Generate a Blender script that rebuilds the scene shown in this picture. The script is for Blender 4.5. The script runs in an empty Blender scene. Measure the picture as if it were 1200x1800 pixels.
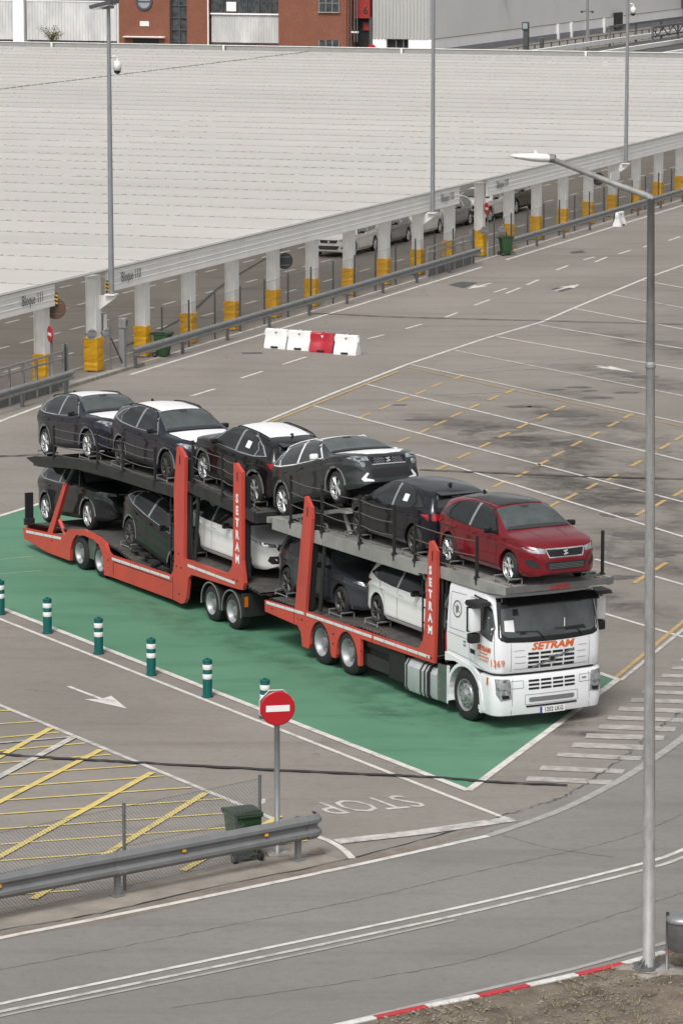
import bpy, bmesh, math, random
from mathutils import Vector, Matrix
from mathutils.bvhtree import BVHTree
from mathutils.geometry import tessellate_polygon
random.seed(7)
SC = bpy.context.scene
COL = SC.collection
PI = math.pi
rad = math.radians

# ---------------------------------------------------------------- camera
cam = bpy.data.cameras.new('camera')
cam.sensor_fit = 'VERTICAL'
cam.sensor_height = 36.0
cam.lens = 6600.0 / 1800.0 * 36.0
cam.clip_start = 1.0
cam.clip_end = 4000.0
cam_o = bpy.data.objects.new('camera', cam)
COL.objects.link(cam_o)
cam_o.location = (0, 0, 16.0)
cam_o.rotation_euler = (PI / 2 - math.atan(1120 / 6600), 0, 0)
SC.camera = cam_o
SC.render.resolution_x, SC.render.resolution_y = 682, 1024

# ---------------------------------------------------------------- overcast daylight
SUN_EL, SUN_AZ = rad(52), rad(197)          # azimuth clockwise from +Y
world = bpy.data.worlds.new('World')
SC.world = world
world.use_nodes = True
wn = world.node_tree
wn.nodes.clear()
sky = wn.nodes.new('ShaderNodeTexSky')
sky.sky_type = 'NISHITA'
sky.sun_disc = False
sky.sun_elevation = SUN_EL
sky.sun_rotation = SUN_AZ
sky.dust_density = 4.0
sky.air_density = 1.0
sky.ozone_density = 1.0
hs = wn.nodes.new('ShaderNodeHueSaturation')
hs.inputs['Saturation'].default_value = 0.12
bg = wn.nodes.new('ShaderNodeBackground')
bg.inputs['Strength'].default_value = 0.105
wo = wn.nodes.new('ShaderNodeOutputWorld')
wn.links.new(sky.outputs[0], hs.inputs['Color'])
# soft overcast cloud cover over the whole dome
wtc = wn.nodes.new('ShaderNodeTexCoord')
cl = wn.nodes.new('ShaderNodeTexNoise')
cl.inputs['Scale'].default_value = 2.6
cl.inputs['Detail'].default_value = 7
cl.inputs['Roughness'].default_value = 0.58
wn.links.new(wtc.outputs['Generated'], cl.inputs['Vector'])
cr = wn.nodes.new('ShaderNodeMapRange')
cr.inputs['From Min'].default_value = 0.33
cr.inputs['From Max'].default_value = 0.67
cr.inputs['To Min'].default_value = 0.45
cr.inputs['To Max'].default_value = 1.55
wn.links.new(cl.outputs['Fac'], cr.inputs['Value'])
cm = wn.nodes.new('ShaderNodeVectorMath')
cm.operation = 'MULTIPLY'
wn.links.new(hs.outputs[0], cm.inputs[0])
wn.links.new(cr.outputs[0], cm.inputs[1])
wn.links.new(cm.outputs[0], bg.inputs['Color'])
wn.links.new(bg.outputs[0], wo.inputs['Surface'])
sun = bpy.data.lights.new('sun', 'SUN')
sun.energy = 1.5
sun.angle = rad(20)
sun.color = (1.0, 0.97, 0.93)
sun_o = bpy.data.objects.new('sun', sun)
COL.objects.link(sun_o)
sd = Vector((math.sin(SUN_AZ) * math.cos(SUN_EL), math.cos(SUN_AZ) * math.cos(SUN_EL), math.sin(SUN_EL)))
sun_o.rotation_euler = sd.to_track_quat('Z', 'Y').to_euler()
sun_o.location = (0, 60, 60)
SC.view_settings.view_transform = 'Standard'
SC.view_settings.look = 'None'
SC.view_settings.gamma = 1.0
SC.view_settings.use_curve_mapping = False
SC.view_settings.exposure = 0.46

# ---------------------------------------------------------------- materials
def mat(name, col, rough=0.6, metal=0.0, coat=0.0, var=0.0, vscale=3.0, vcol=None, bump=0.0, bscale=40.0,
        spec=0.5, emit=0.0, transl=0.0, grime=0.0, stretch=None):
    m = bpy.data.materials.new(name)
    m.use_nodes = True
    nt = m.node_tree
    b = nt.nodes['Principled BSDF']
    c4 = (col[0], col[1], col[2], 1)
    b.inputs['Base Color'].default_value = c4
    b.inputs['Roughness'].default_value = rough
    b.inputs['Metallic'].default_value = metal
    b.inputs['Specular IOR Level'].default_value = spec
    if coat:
        b.inputs['Coat Weight'].default_value = coat
        b.inputs['Coat Roughness'].default_value = 0.04
    tc = nt.nodes.new('ShaderNodeTexCoord')
    src = tc.outputs['Object']
    if stretch:
        mp = nt.nodes.new('ShaderNodeMapping')
        mp.inputs['Scale'].default_value = stretch
        nt.links.new(src, mp.inputs['Vector'])
        src = mp.outputs[0]
    if var:
        n = nt.nodes.new('ShaderNodeTexNoise')
        n.inputs['Scale'].default_value = vscale
        n.inputs['Detail'].default_value = 6
        n.inputs['Roughness'].default_value = 0.65
        nt.links.new(src, n.inputs['Vector'])
        r = nt.nodes.new('ShaderNodeMapRange')
        r.inputs['From Min'].default_value = 0.35
        r.inputs['From Max'].default_value = 0.7
        nt.links.new(n.outputs['Fac'], r.inputs['Value'])
        mx = nt.nodes.new('ShaderNodeMix')
        mx.data_type = 'RGBA'
        mx.inputs['A'].default_value = c4
        vc = vcol if vcol else tuple(x * (1 - var) for x in col)
        mx.inputs['B'].default_value = (vc[0], vc[1], vc[2], 1)
        nt.links.new(r.outputs[0], mx.inputs['Factor'])
        nt.links.new(mx.outputs['Result'], b.inputs['Base Color'])
    if bump:
        n2 = nt.nodes.new('ShaderNodeTexNoise')
        n2.inputs['Scale'].default_value = bscale
        n2.inputs['Detail'].default_value = 4
        nt.links.new(src, n2.inputs['Vector'])
        bp = nt.nodes.new('ShaderNodeBump')
        bp.inputs['Strength'].default_value = bump
        bp.inputs['Distance'].default_value = 0.02
        nt.links.new(n2.outputs['Fac'], bp.inputs['Height'])
        nt.links.new(bp.outputs[0], b.inputs['Normal'])
    if transl:
        tr = nt.nodes.new('ShaderNodeBsdfTranslucent')
        tr.inputs['Color'].default_value = (0.97, 0.95, 0.92, 1)
        ms = nt.nodes.new('ShaderNodeMixShader')
        ms.inputs['Fac'].default_value = transl
        nt.links.new(b.outputs[0], ms.inputs[1])
        nt.links.new(tr.outputs[0], ms.inputs[2])
        nt.links.new(ms.outputs[0], nt.nodes['Material Output'].inputs['Surface'])
    return m

def N_(nt, t, **kw):
    n = nt.nodes.new(t)
    for k, v in kw.items():
        if k in n.inputs:
            n.inputs[k].default_value = v
        else:
            setattr(n, k, v)
    return n

def asphalt(name, base, patch, dark, stain_boxes=(), streak=0.5, sdir=0.0, crack=0.4):
    """weathered asphalt: large patches, tyre streaks, aggregate speckle, hairline cracks, local oil stains"""
    m = bpy.data.materials.new(name)
    m.use_nodes = True
    nt = m.node_tree
    L = nt.links.new
    b = nt.nodes['Principled BSDF']
    b.inputs['Roughness'].default_value = 0.88
    b.inputs['Specular IOR Level'].default_value = 0.25
    geo = N_(nt, 'ShaderNodeNewGeometry')
    P = geo.outputs['Position']
    def noise(scale, detail=5, vec=P, rough=0.6, dist=0.0):
        n = N_(nt, 'ShaderNodeTexNoise', Scale=scale, Detail=detail, Roughness=rough, Distortion=dist)
        L(vec, n.inputs['Vector'])
        return n.outputs['Fac']
    def rng(v, a, c, lo=0.0, hi=1.0):
        r = N_(nt, 'ShaderNodeMapRange')
        r.inputs['From Min'].default_value = a
        r.inputs['From Max'].default_value = c
        r.inputs['To Min'].default_value = lo
        r.inputs['To Max'].default_value = hi
        L(v, r.inputs['Value'])
        return r.outputs[0]
    def mul(a, c):
        x = N_(nt, 'ShaderNodeMath', operation='MULTIPLY')
        L(a, x.inputs[0])
        if isinstance(c, float): x.inputs[1].default_value = c
        else: L(c, x.inputs[1])
        return x.outputs[0]
    def mix(fac, a, c):
        x = N_(nt, 'ShaderNodeMix', data_type='RGBA')
        L(fac, x.inputs['Factor'])
        for s, v in (('A', a), ('B', c)):
            if isinstance(v, tuple): x.inputs[s].default_value = (v[0], v[1], v[2], 1)
            else: L(v, x.inputs[s])
        return x.outputs['Result']
    c = mix(rng(noise(0.11, 6), 0.38, 0.64), base, patch)
    mp = N_(nt, 'ShaderNodeMapping')
    mp.inputs['Rotation'].default_value = (0, 0, -sdir)
    mp.inputs['Scale'].default_value = (0.12, 1.3, 1)
    L(P, mp.inputs['Vector'])
    c = mix(mul(rng(noise(0.9, 6, mp.outputs[0]), 0.5, 0.78), streak), c, dark)
    c = mix(mul(rng(noise(1.1, 7, rough=0.75), 0.55, 0.8), 0.38), c, dark)
    c = mix(mul(rng(noise(5.5, 8, rough=0.8), 0.48, 0.72), 0.34), c, dark)
    c = mix(mul(rng(noise(0.45, 8, rough=0.8), 0.52, 0.72), 0.30), c, tuple(min(1, x * 1.3) for x in base))
    c = mix(mul(rng(noise(2.7, 4), 0.6, 0.8), 0.22), c, tuple(min(1, x * 1.35) for x in base))
    # oil stains
    if stain_boxes:
        sn = rng(noise(0.55, 7, rough=0.72, dist=0.6), 0.40, 0.58)
        sn2 = rng(noise(2.2, 5), 0.3, 0.6, 0.45, 1.0)
        for (sx, sy, rx, ry, ang, k) in stain_boxes:
            mp2 = N_(nt, 'ShaderNodeMapping', vector_type='TEXTURE')
            mp2.inputs['Location'].default_value = (sx, sy, 0)
            mp2.inputs['Rotation'].default_value = (0, 0, ang)
            mp2.inputs['Scale'].default_value = (rx, ry, 1)
            L(P, mp2.inputs['Vector'])
            ln = N_(nt, 'ShaderNodeVectorMath', operation='LENGTH')
            fl = N_(nt, 'ShaderNodeVectorMath', operation='MULTIPLY')
            fl.inputs[1].default_value = (1, 1, 0)
            L(mp2.outputs[0], fl.inputs[0])
            L(fl.outputs[0], ln.inputs[0])
            f = rng(ln.outputs['Value'], 1.0, 0.35)
            c = mix(mul(mul(mul(f, sn), sn2), float(k) * 0.85), c, (0.045, 0.041, 0.038))
    # aggregate speckle
    c = mix(mul(rng(noise(38, 3), 0.5, 0.72), 0.30), c, tuple(x * 0.45 for x in base))
    c = mix(mul(rng(noise(55, 2), 0.58, 0.75), 0.22), c, tuple(min(1, x * 1.8) for x in base))
    # hairline cracks
    dn = N_(nt, 'ShaderNodeTexNoise', Scale=0.8, Detail=4)
    L(P, dn.inputs['Vector'])
    ad = N_(nt, 'ShaderNodeVectorMath', operation='MULTIPLY_ADD')
    ad.inputs[1].default_value = (1.6, 1.6, 0)
    L(dn.outputs['Color'], ad.inputs[0]); L(P, ad.inputs[2])
    vo = N_(nt, 'ShaderNodeTexVoronoi', feature='DISTANCE_TO_EDGE', Scale=0.16)
    L(ad.outputs[0], vo.inputs['Vector'])
    ck = mul(rng(vo.outputs['Distance'], 0.0035, 0.0008), rng(noise(0.3, 3), 0.5, 0.6))
    c = mix(mul(ck, float(crack)), c, (0.03, 0.029, 0.028))
    L(c, b.inputs['Base Color'])
    bp = N_(nt, 'ShaderNodeBump', Strength=0.25, Distance=0.01)
    L(noise(60, 3), bp.inputs['Height'])
    L(bp.outputs[0], b.inputs['Normal'])
    return m

def worn_paint(name, col, under, wear=0.45, rough=0.7, scale=3.0):
    """road paint with the asphalt showing through where it is worn"""
    m = bpy.data.materials.new(name)
    m.use_nodes = True
    nt = m.node_tree
    L = nt.links.new
    b = nt.nodes['Principled BSDF']
    b.inputs['Roughness'].default_value = rough
    b.inputs['Specular IOR Level'].default_value = 0.3
    geo = N_(nt, 'ShaderNodeNewGeometry')
    fac = None
    for sc, lo, hi in ((scale, 0.62 - wear * 0.35, 0.72), (scale * 9, 0.66 - wear * 0.25, 0.78)):
        n = N_(nt, 'ShaderNodeTexNoise', Scale=sc, Detail=6, Roughness=0.7)
        L(geo.outputs['Position'], n.inputs['Vector'])
        r = N_(nt, 'ShaderNodeMapRange')
        r.inputs['From Min'].default_value = lo
        r.inputs['From Max'].default_value = hi
        L(n.outputs['Fac'], r.inputs['Value'])
        if fac is None:
            fac = r.outputs[0]
        else:
            mm = N_(nt, 'ShaderNodeMath', operation='MAXIMUM')
            L(fac, mm.inputs[0]); L(r.outputs[0], mm.inputs[1])
            fac = mm.outputs[0]
    k = N_(nt, 'ShaderNodeMath', operation='MULTIPLY')
    k.inputs[1].default_value = min(1.0, 0.35 + wear)
    L(fac, k.inputs[0])
    mx = N_(nt, 'ShaderNodeMix', data_type='RGBA')
    mx.inputs['A'].default_value = (*col, 1)
    mx.inputs['B'].default_value = (*under, 1)
    L(k.outputs[0], mx.inputs['Factor'])
    L(mx.outputs['Result'], b.inputs['Base Color'])
    return m

LOT = (0.215, 0.195, 0.174)
M = {}
M['white_line'] = worn_paint('white_line', (0.62, 0.60, 0.56), LOT, 0.40)
M['faded_line'] = worn_paint('faded_line', (0.58, 0.56, 0.53), LOT, 0.62)
M['zebra'] = worn_paint('zebra', (0.56, 0.54, 0.51), LOT, 1.15, scale=3.5)
M['grey_line'] = worn_paint('grey_line', (0.36, 0.35, 0.34), LOT, 0.5)
M['yellow_line'] = worn_paint('yellow_line', (0.62, 0.49, 0.16), LOT, 0.35)
M['ochre_line'] = worn_paint('ochre_line', (0.50, 0.33, 0.12), LOT, 0.5)
M['green_paint'] = None
M['crack'] = mat('crack', (0.085, 0.080, 0.075), 0.9)
M['tar'] = mat('tar', (0.035, 0.034, 0.033), 0.7, bump=0.3)
M['white_plastic'] = mat('white_plastic', (0.78, 0.78, 0.77), 0.45, var=0.12, vscale=4)
M['red_plastic'] = mat('red_plastic', (0.42, 0.018, 0.035), 0.4, var=0.2, vscale=4)
M['galv'] = mat('galvanised', (0.36, 0.37, 0.37), 0.45, 0.6, var=0.35, vscale=6)
M['galv_dark'] = mat('galvanised_dull', (0.20, 0.205, 0.21), 0.5, 0.5, var=0.35, vscale=6)
M['post_dark'] = mat('post_dark', (0.09, 0.095, 0.10), 0.5, 0.4)
M['pole_grey'] = mat('pole_grey', (0.27, 0.28, 0.29), 0.5, 0.35, var=0.2, vscale=3)
M['pole_zinc'] = mat('pole_zinc', (0.32, 0.32, 0.31), 0.55, 0.12, var=0.35, vscale=9, stretch=(1, 1, 0.35))
M['lamp_white'] = mat('lamp_white', (0.72, 0.72, 0.70), 0.4, var=0.1)
M['bin_green'] = mat('bin_green', (0.028, 0.080, 0.028), 0.45, var=0.3, vscale=6)
M['bin_lid'] = mat('bin_lid', (0.015, 0.035, 0.016), 0.5, var=0.2)
M['rubber'] = mat('rubber', (0.018, 0.018, 0.018), 0.75, var=0.3, vscale=5)
M['sign_red'] = mat('sign_red', (0.42, 0.008, 0.016), 0.35)
M['sign_white'] = mat('sign_white', (0.74, 0.74, 0.74), 0.4)
M['sign_back'] = mat('sign_back', (0.16, 0.165, 0.17), 0.5, 0.4)
M['bollard_green'] = mat('bollard_green', (0.0, 0.095, 0.085), 0.4, var=0.15)
M['reflective'] = mat('reflective', (0.72, 0.72, 0.70), 0.35)
M['black'] = mat('black', (0.012, 0.012, 0.013), 0.5)
M['black_gloss'] = mat('black_gloss', (0.010, 0.010, 0.011), 0.12)
M['lettering_dark'] = mat('lettering_dark', (0.11, 0.11, 0.11), 0.6)

# ---------------------------------------------------------------- object helpers
def link(name, me, material=None, parent=None):
    o = bpy.data.objects.new(name, me)
    COL.objects.link(o)
    if material is not None and me is not None and len(me.materials) == 0:
        me.materials.append(M[material] if isinstance(material, str) else material)
    if parent is not None:
        o.parent = parent
    return o

def obj(name, bm, material, parent=None, smooth=False, angle=None):
    me = bpy.data.meshes.new(name)
    bm.normal_update()
    bm.to_mesh(me)
    bm.free()
    if smooth or angle:
        me.polygons.foreach_set('use_smooth', [True] * len(me.polygons))
        if angle:
            me.set_sharp_from_angle(angle=rad(angle))
    return link(name, me, material, parent)

def tag(o, label, cat, group=None, kind=None):
    o['label'] = label
    o['category'] = cat
    if group: o['group'] = group
    if kind: o['kind'] = kind
    return o

def thing(name, label, cat, loc=(0, 0, 0), rotz=0.0, group=None):
    o = bpy.data.objects.new(name, None)
    o.empty_display_size = 0.2
    COL.objects.link(o)
    o.location = loc
    o.rotation_euler = (0, 0, rotz)
    return tag(o, label, cat, group)

def struct(o):
    o['kind'] = 'structure'
    return o

def dup(root, label=None, group=None, loc=None, rot=None):
    r = root.copy()
    COL.objects.link(r)
    if loc is not None: r.location = loc
    if rot is not None: r.rotation_euler = rot
    if label: r['label'] = label
    if group: r['group'] = group
    def rec(a, b):
        for ch in list(a.children):
            c = ch.copy()
            COL.objects.link(c)
            c.parent = b
            rec(ch, c)
    rec(root, r)
    return r

# ---------------------------------------------------------------- mesh helpers
def box(bm, c, s, rot=None, bev=0.0):
    c = Vector(c)
    vs = []
    for k in range(8):
        v = Vector(((k & 1) - 0.5, ((k >> 1) & 1) - 0.5, ((k >> 2) & 1) - 0.5))
        v = Vector((v.x * s[0], v.y * s[1], v.z * s[2]))
        if rot is not None: v = rot @ v
        vs.append(bm.verts.new(c + v))
    fs = [bm.faces.new([vs[i] for i in q]) for q in ((0, 2, 3, 1), (4, 5, 7, 6), (0, 1, 5, 4), (2, 6, 7, 3), (0, 4, 6, 2), (1, 3, 7, 5))]
    if bev:
        es = {e for f in fs for e in f.edges}
        bmesh.ops.bevel(bm, geom=list(es), offset=bev, segments=2, profile=0.6, affect='EDGES')

def bx(c, s, rot=None, bev=0.0):
    bm = bmesh.new()
    box(bm, c, s, rot, bev)
    return bm

def tube(bm, pts, r, seg=8, caps=True):
    pts = [Vector(p) for p in pts]
    rs = r if isinstance(r, (list, tuple)) else [r] * len(pts)
    rings = []
    up = None
    for i, p in enumerate(pts):
        d = (pts[min(i + 1, len(pts) - 1)] - pts[max(i - 1, 0)]).normalized()
        if up is None:
            up = Vector((0, 0, 1)) if abs(d.z) < 0.9 else Vector((1, 0, 0))
        a = d.cross(up).normalized()
        b = a.cross(d).normalized()
        up = b
        rings.append([bm.verts.new(p + (a * math.cos(2 * PI * k / seg) + b * math.sin(2 * PI * k / seg)) * rs[i]) for k in range(seg)])
    for i in range(len(rings) - 1):
        for k in range(seg):
            bm.faces.new((rings[i][k], rings[i][(k + 1) % seg], rings[i + 1][(k + 1) % seg], rings[i + 1][k]))
    if caps:
        bm.faces.new(rings[0])
        bm.faces.new(list(reversed(rings[-1])))
    return bm

def tb(pts, r, seg=8):
    return tube(bmesh.new(), pts, r, seg)

def lathe(bm, prof, seg=24, axis='z', center=(0, 0, 0), close=True):
    """prof: list of (radius, height) along the axis"""
    c = Vector(center)
    rings = []
    for (r, h) in prof:
        ring = []
        for k in range(seg):
            a = 2 * PI * k / seg
            if axis == 'z': v = Vector((r * math.cos(a), r * math.sin(a), h))
            elif axis == 'y': v = Vector((r * math.cos(a), h, r * math.sin(a)))
            else: v = Vector((h, r * math.cos(a), r * math.sin(a)))
            ring.append(bm.verts.new(c + v))
        rings.append(ring)
    for i in range(len(rings) - 1):
        for k in range(seg):
            bm.faces.new((rings[i][k], rings[i][(k + 1) % seg], rings[i + 1][(k + 1) % seg], rings[i + 1][k]))
    if close:
        for ring in (rings[0], rings[-1]):
            if (ring[0].co - ring[seg // 2].co).length > 1e-5:
                bm.faces.new(ring)
    return bm

def prism(bm, poly, a, b, plane='xz'):
    """extrude a 2-D polygon between a and b along the remaining axis"""
    def P(p, h):
        if plane == 'xz': return (p[0], h, p[1])
        if plane == 'xy': return (p[0], p[1], h)
        return (h, p[0], p[1])
    v0 = [bm.verts.new(P(p, a)) for p in poly]
    v1 = [bm.verts.new(P(p, b)) for p in poly]
    n = len(poly)
    for i in range(n):
        bm.faces.new((v0[i], v0[(i + 1) % n], v1[(i + 1) % n], v1[i]))
    tri = tessellate_polygon([[Vector((p[0], p[1], 0)) for p in poly]])
    for t in tri:
        bm.faces.new([v0[k] for k in t])
        bm.faces.new([v1[k] for k in reversed(t)])
    bmesh.ops.recalc_face_normals(bm, faces=bm.faces[:])
    return bm

def pr(poly, a, b, plane='xz'):
    return prism(bmesh.new(), poly, a, b, plane)

def flat(poly, z):
    """a flat sheet with its outline poly, facing up"""
    bm = bmesh.new()
    vs = [bm.verts.new((p[0], p[1], z)) for p in poly]
    for t in tessellate_polygon([[Vector((p[0], p[1], 0)) for p in poly]]):
        bm.faces.new([vs[k] for k in t])
    bm.normal_update()
    for f in bm.faces:
        if f.normal.z < 0: f.normal_flip()
    return bm

def ribbon(bm, pts, w, z, jitter=0.0, taper=0):
    pts = [Vector((p[0], p[1], 0)) for p in pts]
    L, R = [], []
    for i, p in enumerate(pts):
        d = (pts[min(i + 1, len(pts) - 1)] - pts[max(i - 1, 0)]).normalized()
        n = Vector((-d.y, d.x, 0))
        ww = w * (1 + random.uniform(-jitter, jitter))
        if taper and len(pts) - 1 - i < taper: ww *= (len(pts) - 1 - i + 0.3) / taper
        L.append(bm.verts.new((p + n * ww / 2).to_tuple()[:2] + (z,)))
        R.append(bm.verts.new((p - n * ww / 2).to_tuple()[:2] + (z,)))
    for i in range(len(pts) - 1):
        bm.faces.new((R[i], R[i + 1], L[i + 1], L[i]))
    return bm

def smooth_line(pts, n=6):
    """Catmull-Rom through ground points"""
    P = [Vector((p[0], p[1], 0)) for p in pts]
    P = [P[0] * 2 - P[1]] + P + [P[-1] * 2 - P[-2]]
    out = []
    for i in range(1, len(P) - 2):
        for k in range(n):
            t = k / n
            a, b, c, d = P[i - 1], P[i], P[i + 1], P[i + 2]
            out.append(0.5 * ((2 * b) + (c - a) * t + (2 * a - 5 * b + 4 * c - d) * t * t + (3 * b - a - 3 * c + d) * t ** 3))
    out.append(P[-2])
    return [(v.x, v.y) for v in out]

def text_mesh(s, size=1.0, depth=0.0, shear=0.0, align='CENTER', spacing=1.0, bold=0.0):
    cu = bpy.data.curves.new('lettering', 'FONT')
    cu.body = s
    cu.size = size
    cu.extrude = depth
    cu.shear = shear
    cu.align_x = align
    cu.align_y = 'CENTER'
    cu.space_character = spacing
    cu.offset = bold
    cu.resolution_u = 2
    o = bpy.data.objects.new('lettering', cu)
    COL.objects.link(o)
    dg = bpy.context.evaluated_depsgraph_get()
    me = bpy.data.meshes.new_from_object(o.evaluated_get(dg))
    bpy.data.objects.remove(o)
    bpy.data.curves.remove(cu)
    me.materials.clear()
    return me

def text(s, size, origin, xdir, ydir, material, parent=None, name='lettering', **kw):
    """lettering laid on a surface: xdir is the reading direction, ydir the up direction of the letters"""
    me = text_mesh(s, size, **kw)
    x = Vector(xdir); y = Vector(ydir)
    z = x.cross(y).normalized()
    mt = Matrix((( x.x, y.x, z.x, origin[0]), (x.y, y.y, z.y, origin[1]), (x.z, y.z, z.z, origin[2]), (0, 0, 0, 1)))
    me.transform(mt)
    return link(name, me, material, parent)

# ================================================================ GROUND
STAINS = [(*(5.86,104.85), 8.5, 2.3, rad(-63), 0.95), (*(6.97,111.05), 4.5, 1.6, rad(-63), 0.9), (*(4.97,108.14), 5.5, 1.7, rad(-63), 0.8),
          (*(6.98,98.82), 6.0, 1.8, rad(-63), 0.95), (*(5.46,98.82), 5.0, 1.4, rad(-63), 0.8), (*(7.68,94.29), 6.0, 1.6, rad(-63), 1.0),
          (*(7.00,87.44), 5.0, 1.2, rad(-62), 1.0), (*(6.21,82.16), 3.5, 1.0, rad(-62), 0.9), (*(7.84,89.35), 4.5, 1.3, rad(-62), 0.9),
          (*(8.80,120.04), 5.0, 1.6, rad(-62), 0.6), (*(11.34,128.18), 8.0, 2.0, rad(-62), 0.75), (*(10.21,119.35), 6.0, 1.3, rad(-62), 0.6),
          (*(6.87,116.67), 2.5, 1.0, rad(-62), 0.7), (*(2.72,111.05), 1.6, 0.6, rad(-50), 0.8), (*(4.06,115.37), 2.0, 0.7, rad(-40), 0.5),
          (*(4.68,69.23), 1.6, 0.35, rad(-8), 1.0), (*(3.91,69.95), 2.4, 0.7, rad(28), 0.9), (*(8.93,105.93), 7.0, 2.0, rad(-62), 0.7)]
M['lot_asphalt'] = asphalt('lot_asphalt', LOT, (0.270, 0.246, 0.219), (0.110, 0.100, 0.090), STAINS, 0.45, rad(-62))
M['road_asphalt'] = asphalt('road_asphalt', (0.200, 0.190, 0.178), (0.232, 0.221, 0.207), (0.105, 0.099, 0.092), (), 0.45, rad(38), 0.0)
M['gutter'] = mat('gutter', (0.24, 0.20, 0.165), 0.9, var=0.4, vscale=2.5, bump=0.4)
M['concrete'] = mat('concrete', (0.34, 0.315, 0.28), 0.9, var=0.4, vscale=5, bump=0.4)
M['earth'] = mat('earth', (0.085, 0.066, 0.050), 0.95, var=0.75, vscale=1.6, vcol=(0.21, 0.175, 0.135), bump=0.9, bscale=25)

ground = struct(obj('ground', flat([(-700, 30), (700, 30), (700, 1600), (-700, 1600)], 0.0), 'lot_asphalt'))

# the perimeter road in front, its joint to the lot, kerb and island
edge = smooth_line([(-7.29,54.05), (-5.24,55.79), (-4.24,56.43), (-3.45,57.04), (-2.10,58.25), (-0.02,59.94), (1.54,61.53), (3.00,63.21), (4.02,64.51), (4.93,66.70), (5.78,68.95), (6.85,71.80), (8.65,76.58), (11.78,84.90), (16.83,97.88)])
kerb_l = smooth_line([(-2.10,49.32), (0.32,51.07), (1.30,51.77), (2.48,52.57), (3.87,53.60), (4.59,54.22), (5.16,54.83), (6.14,56.01), (7.43,57.98), (10.23,62.53), (13.22,68.06)])
near = [(kerb_l[0][0] - 14, kerb_l[0][1] - 10.5)]
road = struct(obj('road', flat(edge + list(reversed(kerb_l)) + near, 0.004), 'road_asphalt'))
gl = [(x + 0.15, y - 0.2) for x, y in edge[:42]]
obj('gutter_strip', ribbon(bmesh.new(), gl, 0.42, 0.006, 0.1, 10), 'gutter', road)
obj('joint_crack', ribbon(bmesh.new(), [(x + random.uniform(-.03, .03), y + random.uniform(-.03, .03)) for x, y in edge[:40]], 0.035, 0.012, 0.6), 'tar', road)
obj('joint_crack', ribbon(bmesh.new(), [(x + random.uniform(-.07, .07), y + random.uniform(-.07, .07)) for x, y in smooth_line(edge[39:], 4)], 0.02, 0.0125, 0.9), 'crack', road)

LINE_N = 0
def line(name, pts, w, m, parent=None, z=0.008, smooth=False):
    global LINE_N
    LINE_N += 1
    p = smooth_line(pts) if smooth else pts
    return obj(name, ribbon(bmesh.new(), p, w, z + 0.0004 * (LINE_N % 9)), m, parent or ground)

# road lines
line('edge_line', [(-6.79,54.11), (-5.21,55.38), (-2.69,57.31), (0.00,59.47), (2.48,61.57)], 0.13, 'white_line', road, 0.012, True)
line('edge_line', [(2.48,61.57), (3.74,63.25), (4.82,65.19), (5.62,66.93), (6.42,68.90), (7.75,72.47), (10.49,79.90), (15.31,92.17)], 0.17, 'grey_line', road, 0.012, True)
line('centre_line', [(-6.03,51.07), (-4.90,51.99), (-2.53,53.78), (0.00,55.69), (2.34,57.51), (4.93,59.76), (5.79,60.82), (6.80,62.34), (8.82,65.96), (12.17,72.73)], 0.10, 'white_line', road, 0.012, True)
line('centre_line', [(-5.98,50.70), (-4.87,51.61), (-2.51,53.37), (0.00,55.26), (2.32,57.08), (4.89,59.33), (5.74,60.30), (6.73,61.65), (8.71,65.10), (11.98,71.54)], 0.10, 'faded_line', road, 0.012, True)
line('ghost_line', [(-5.96,50.49), (-4.85,51.39), (-2.50,53.11), (0.00,54.98), (1.77,56.39)], 0.08, 'grey_line', road, 0.012, True)
line('edge_line', [(-0.32,50.78), (0.81,51.71), (2.15,52.74), (3.37,53.69), (4.55,54.77), (5.31,55.54), (6.21,56.65), (7.86,59.19), (10.79,64.14)], 0.11, 'grey_line', road, 0.012, True)
for pts in ([(-5.53,53.40), (-3.44,54.83), (-1.50,56.26), (0.36,57.64), (2.41,59.44), (4.59,61.27), (5.89,63.05)], [(-2.44,51.82), (-0.33,52.86), (1.87,54.16), (3.59,55.95), (5.44,57.98)], [(2.51,61.88), (3.42,60.82), (4.51,60.16)]):
    p = [(x + random.uniform(-.02, .02), y + random.uniform(-.02, .02)) for x, y in smooth_line(pts, 26)]
    obj('seam_crack', ribbon(bmesh.new(), p, 0.012, 0.0075, 0.9), 'crack', road)

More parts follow.
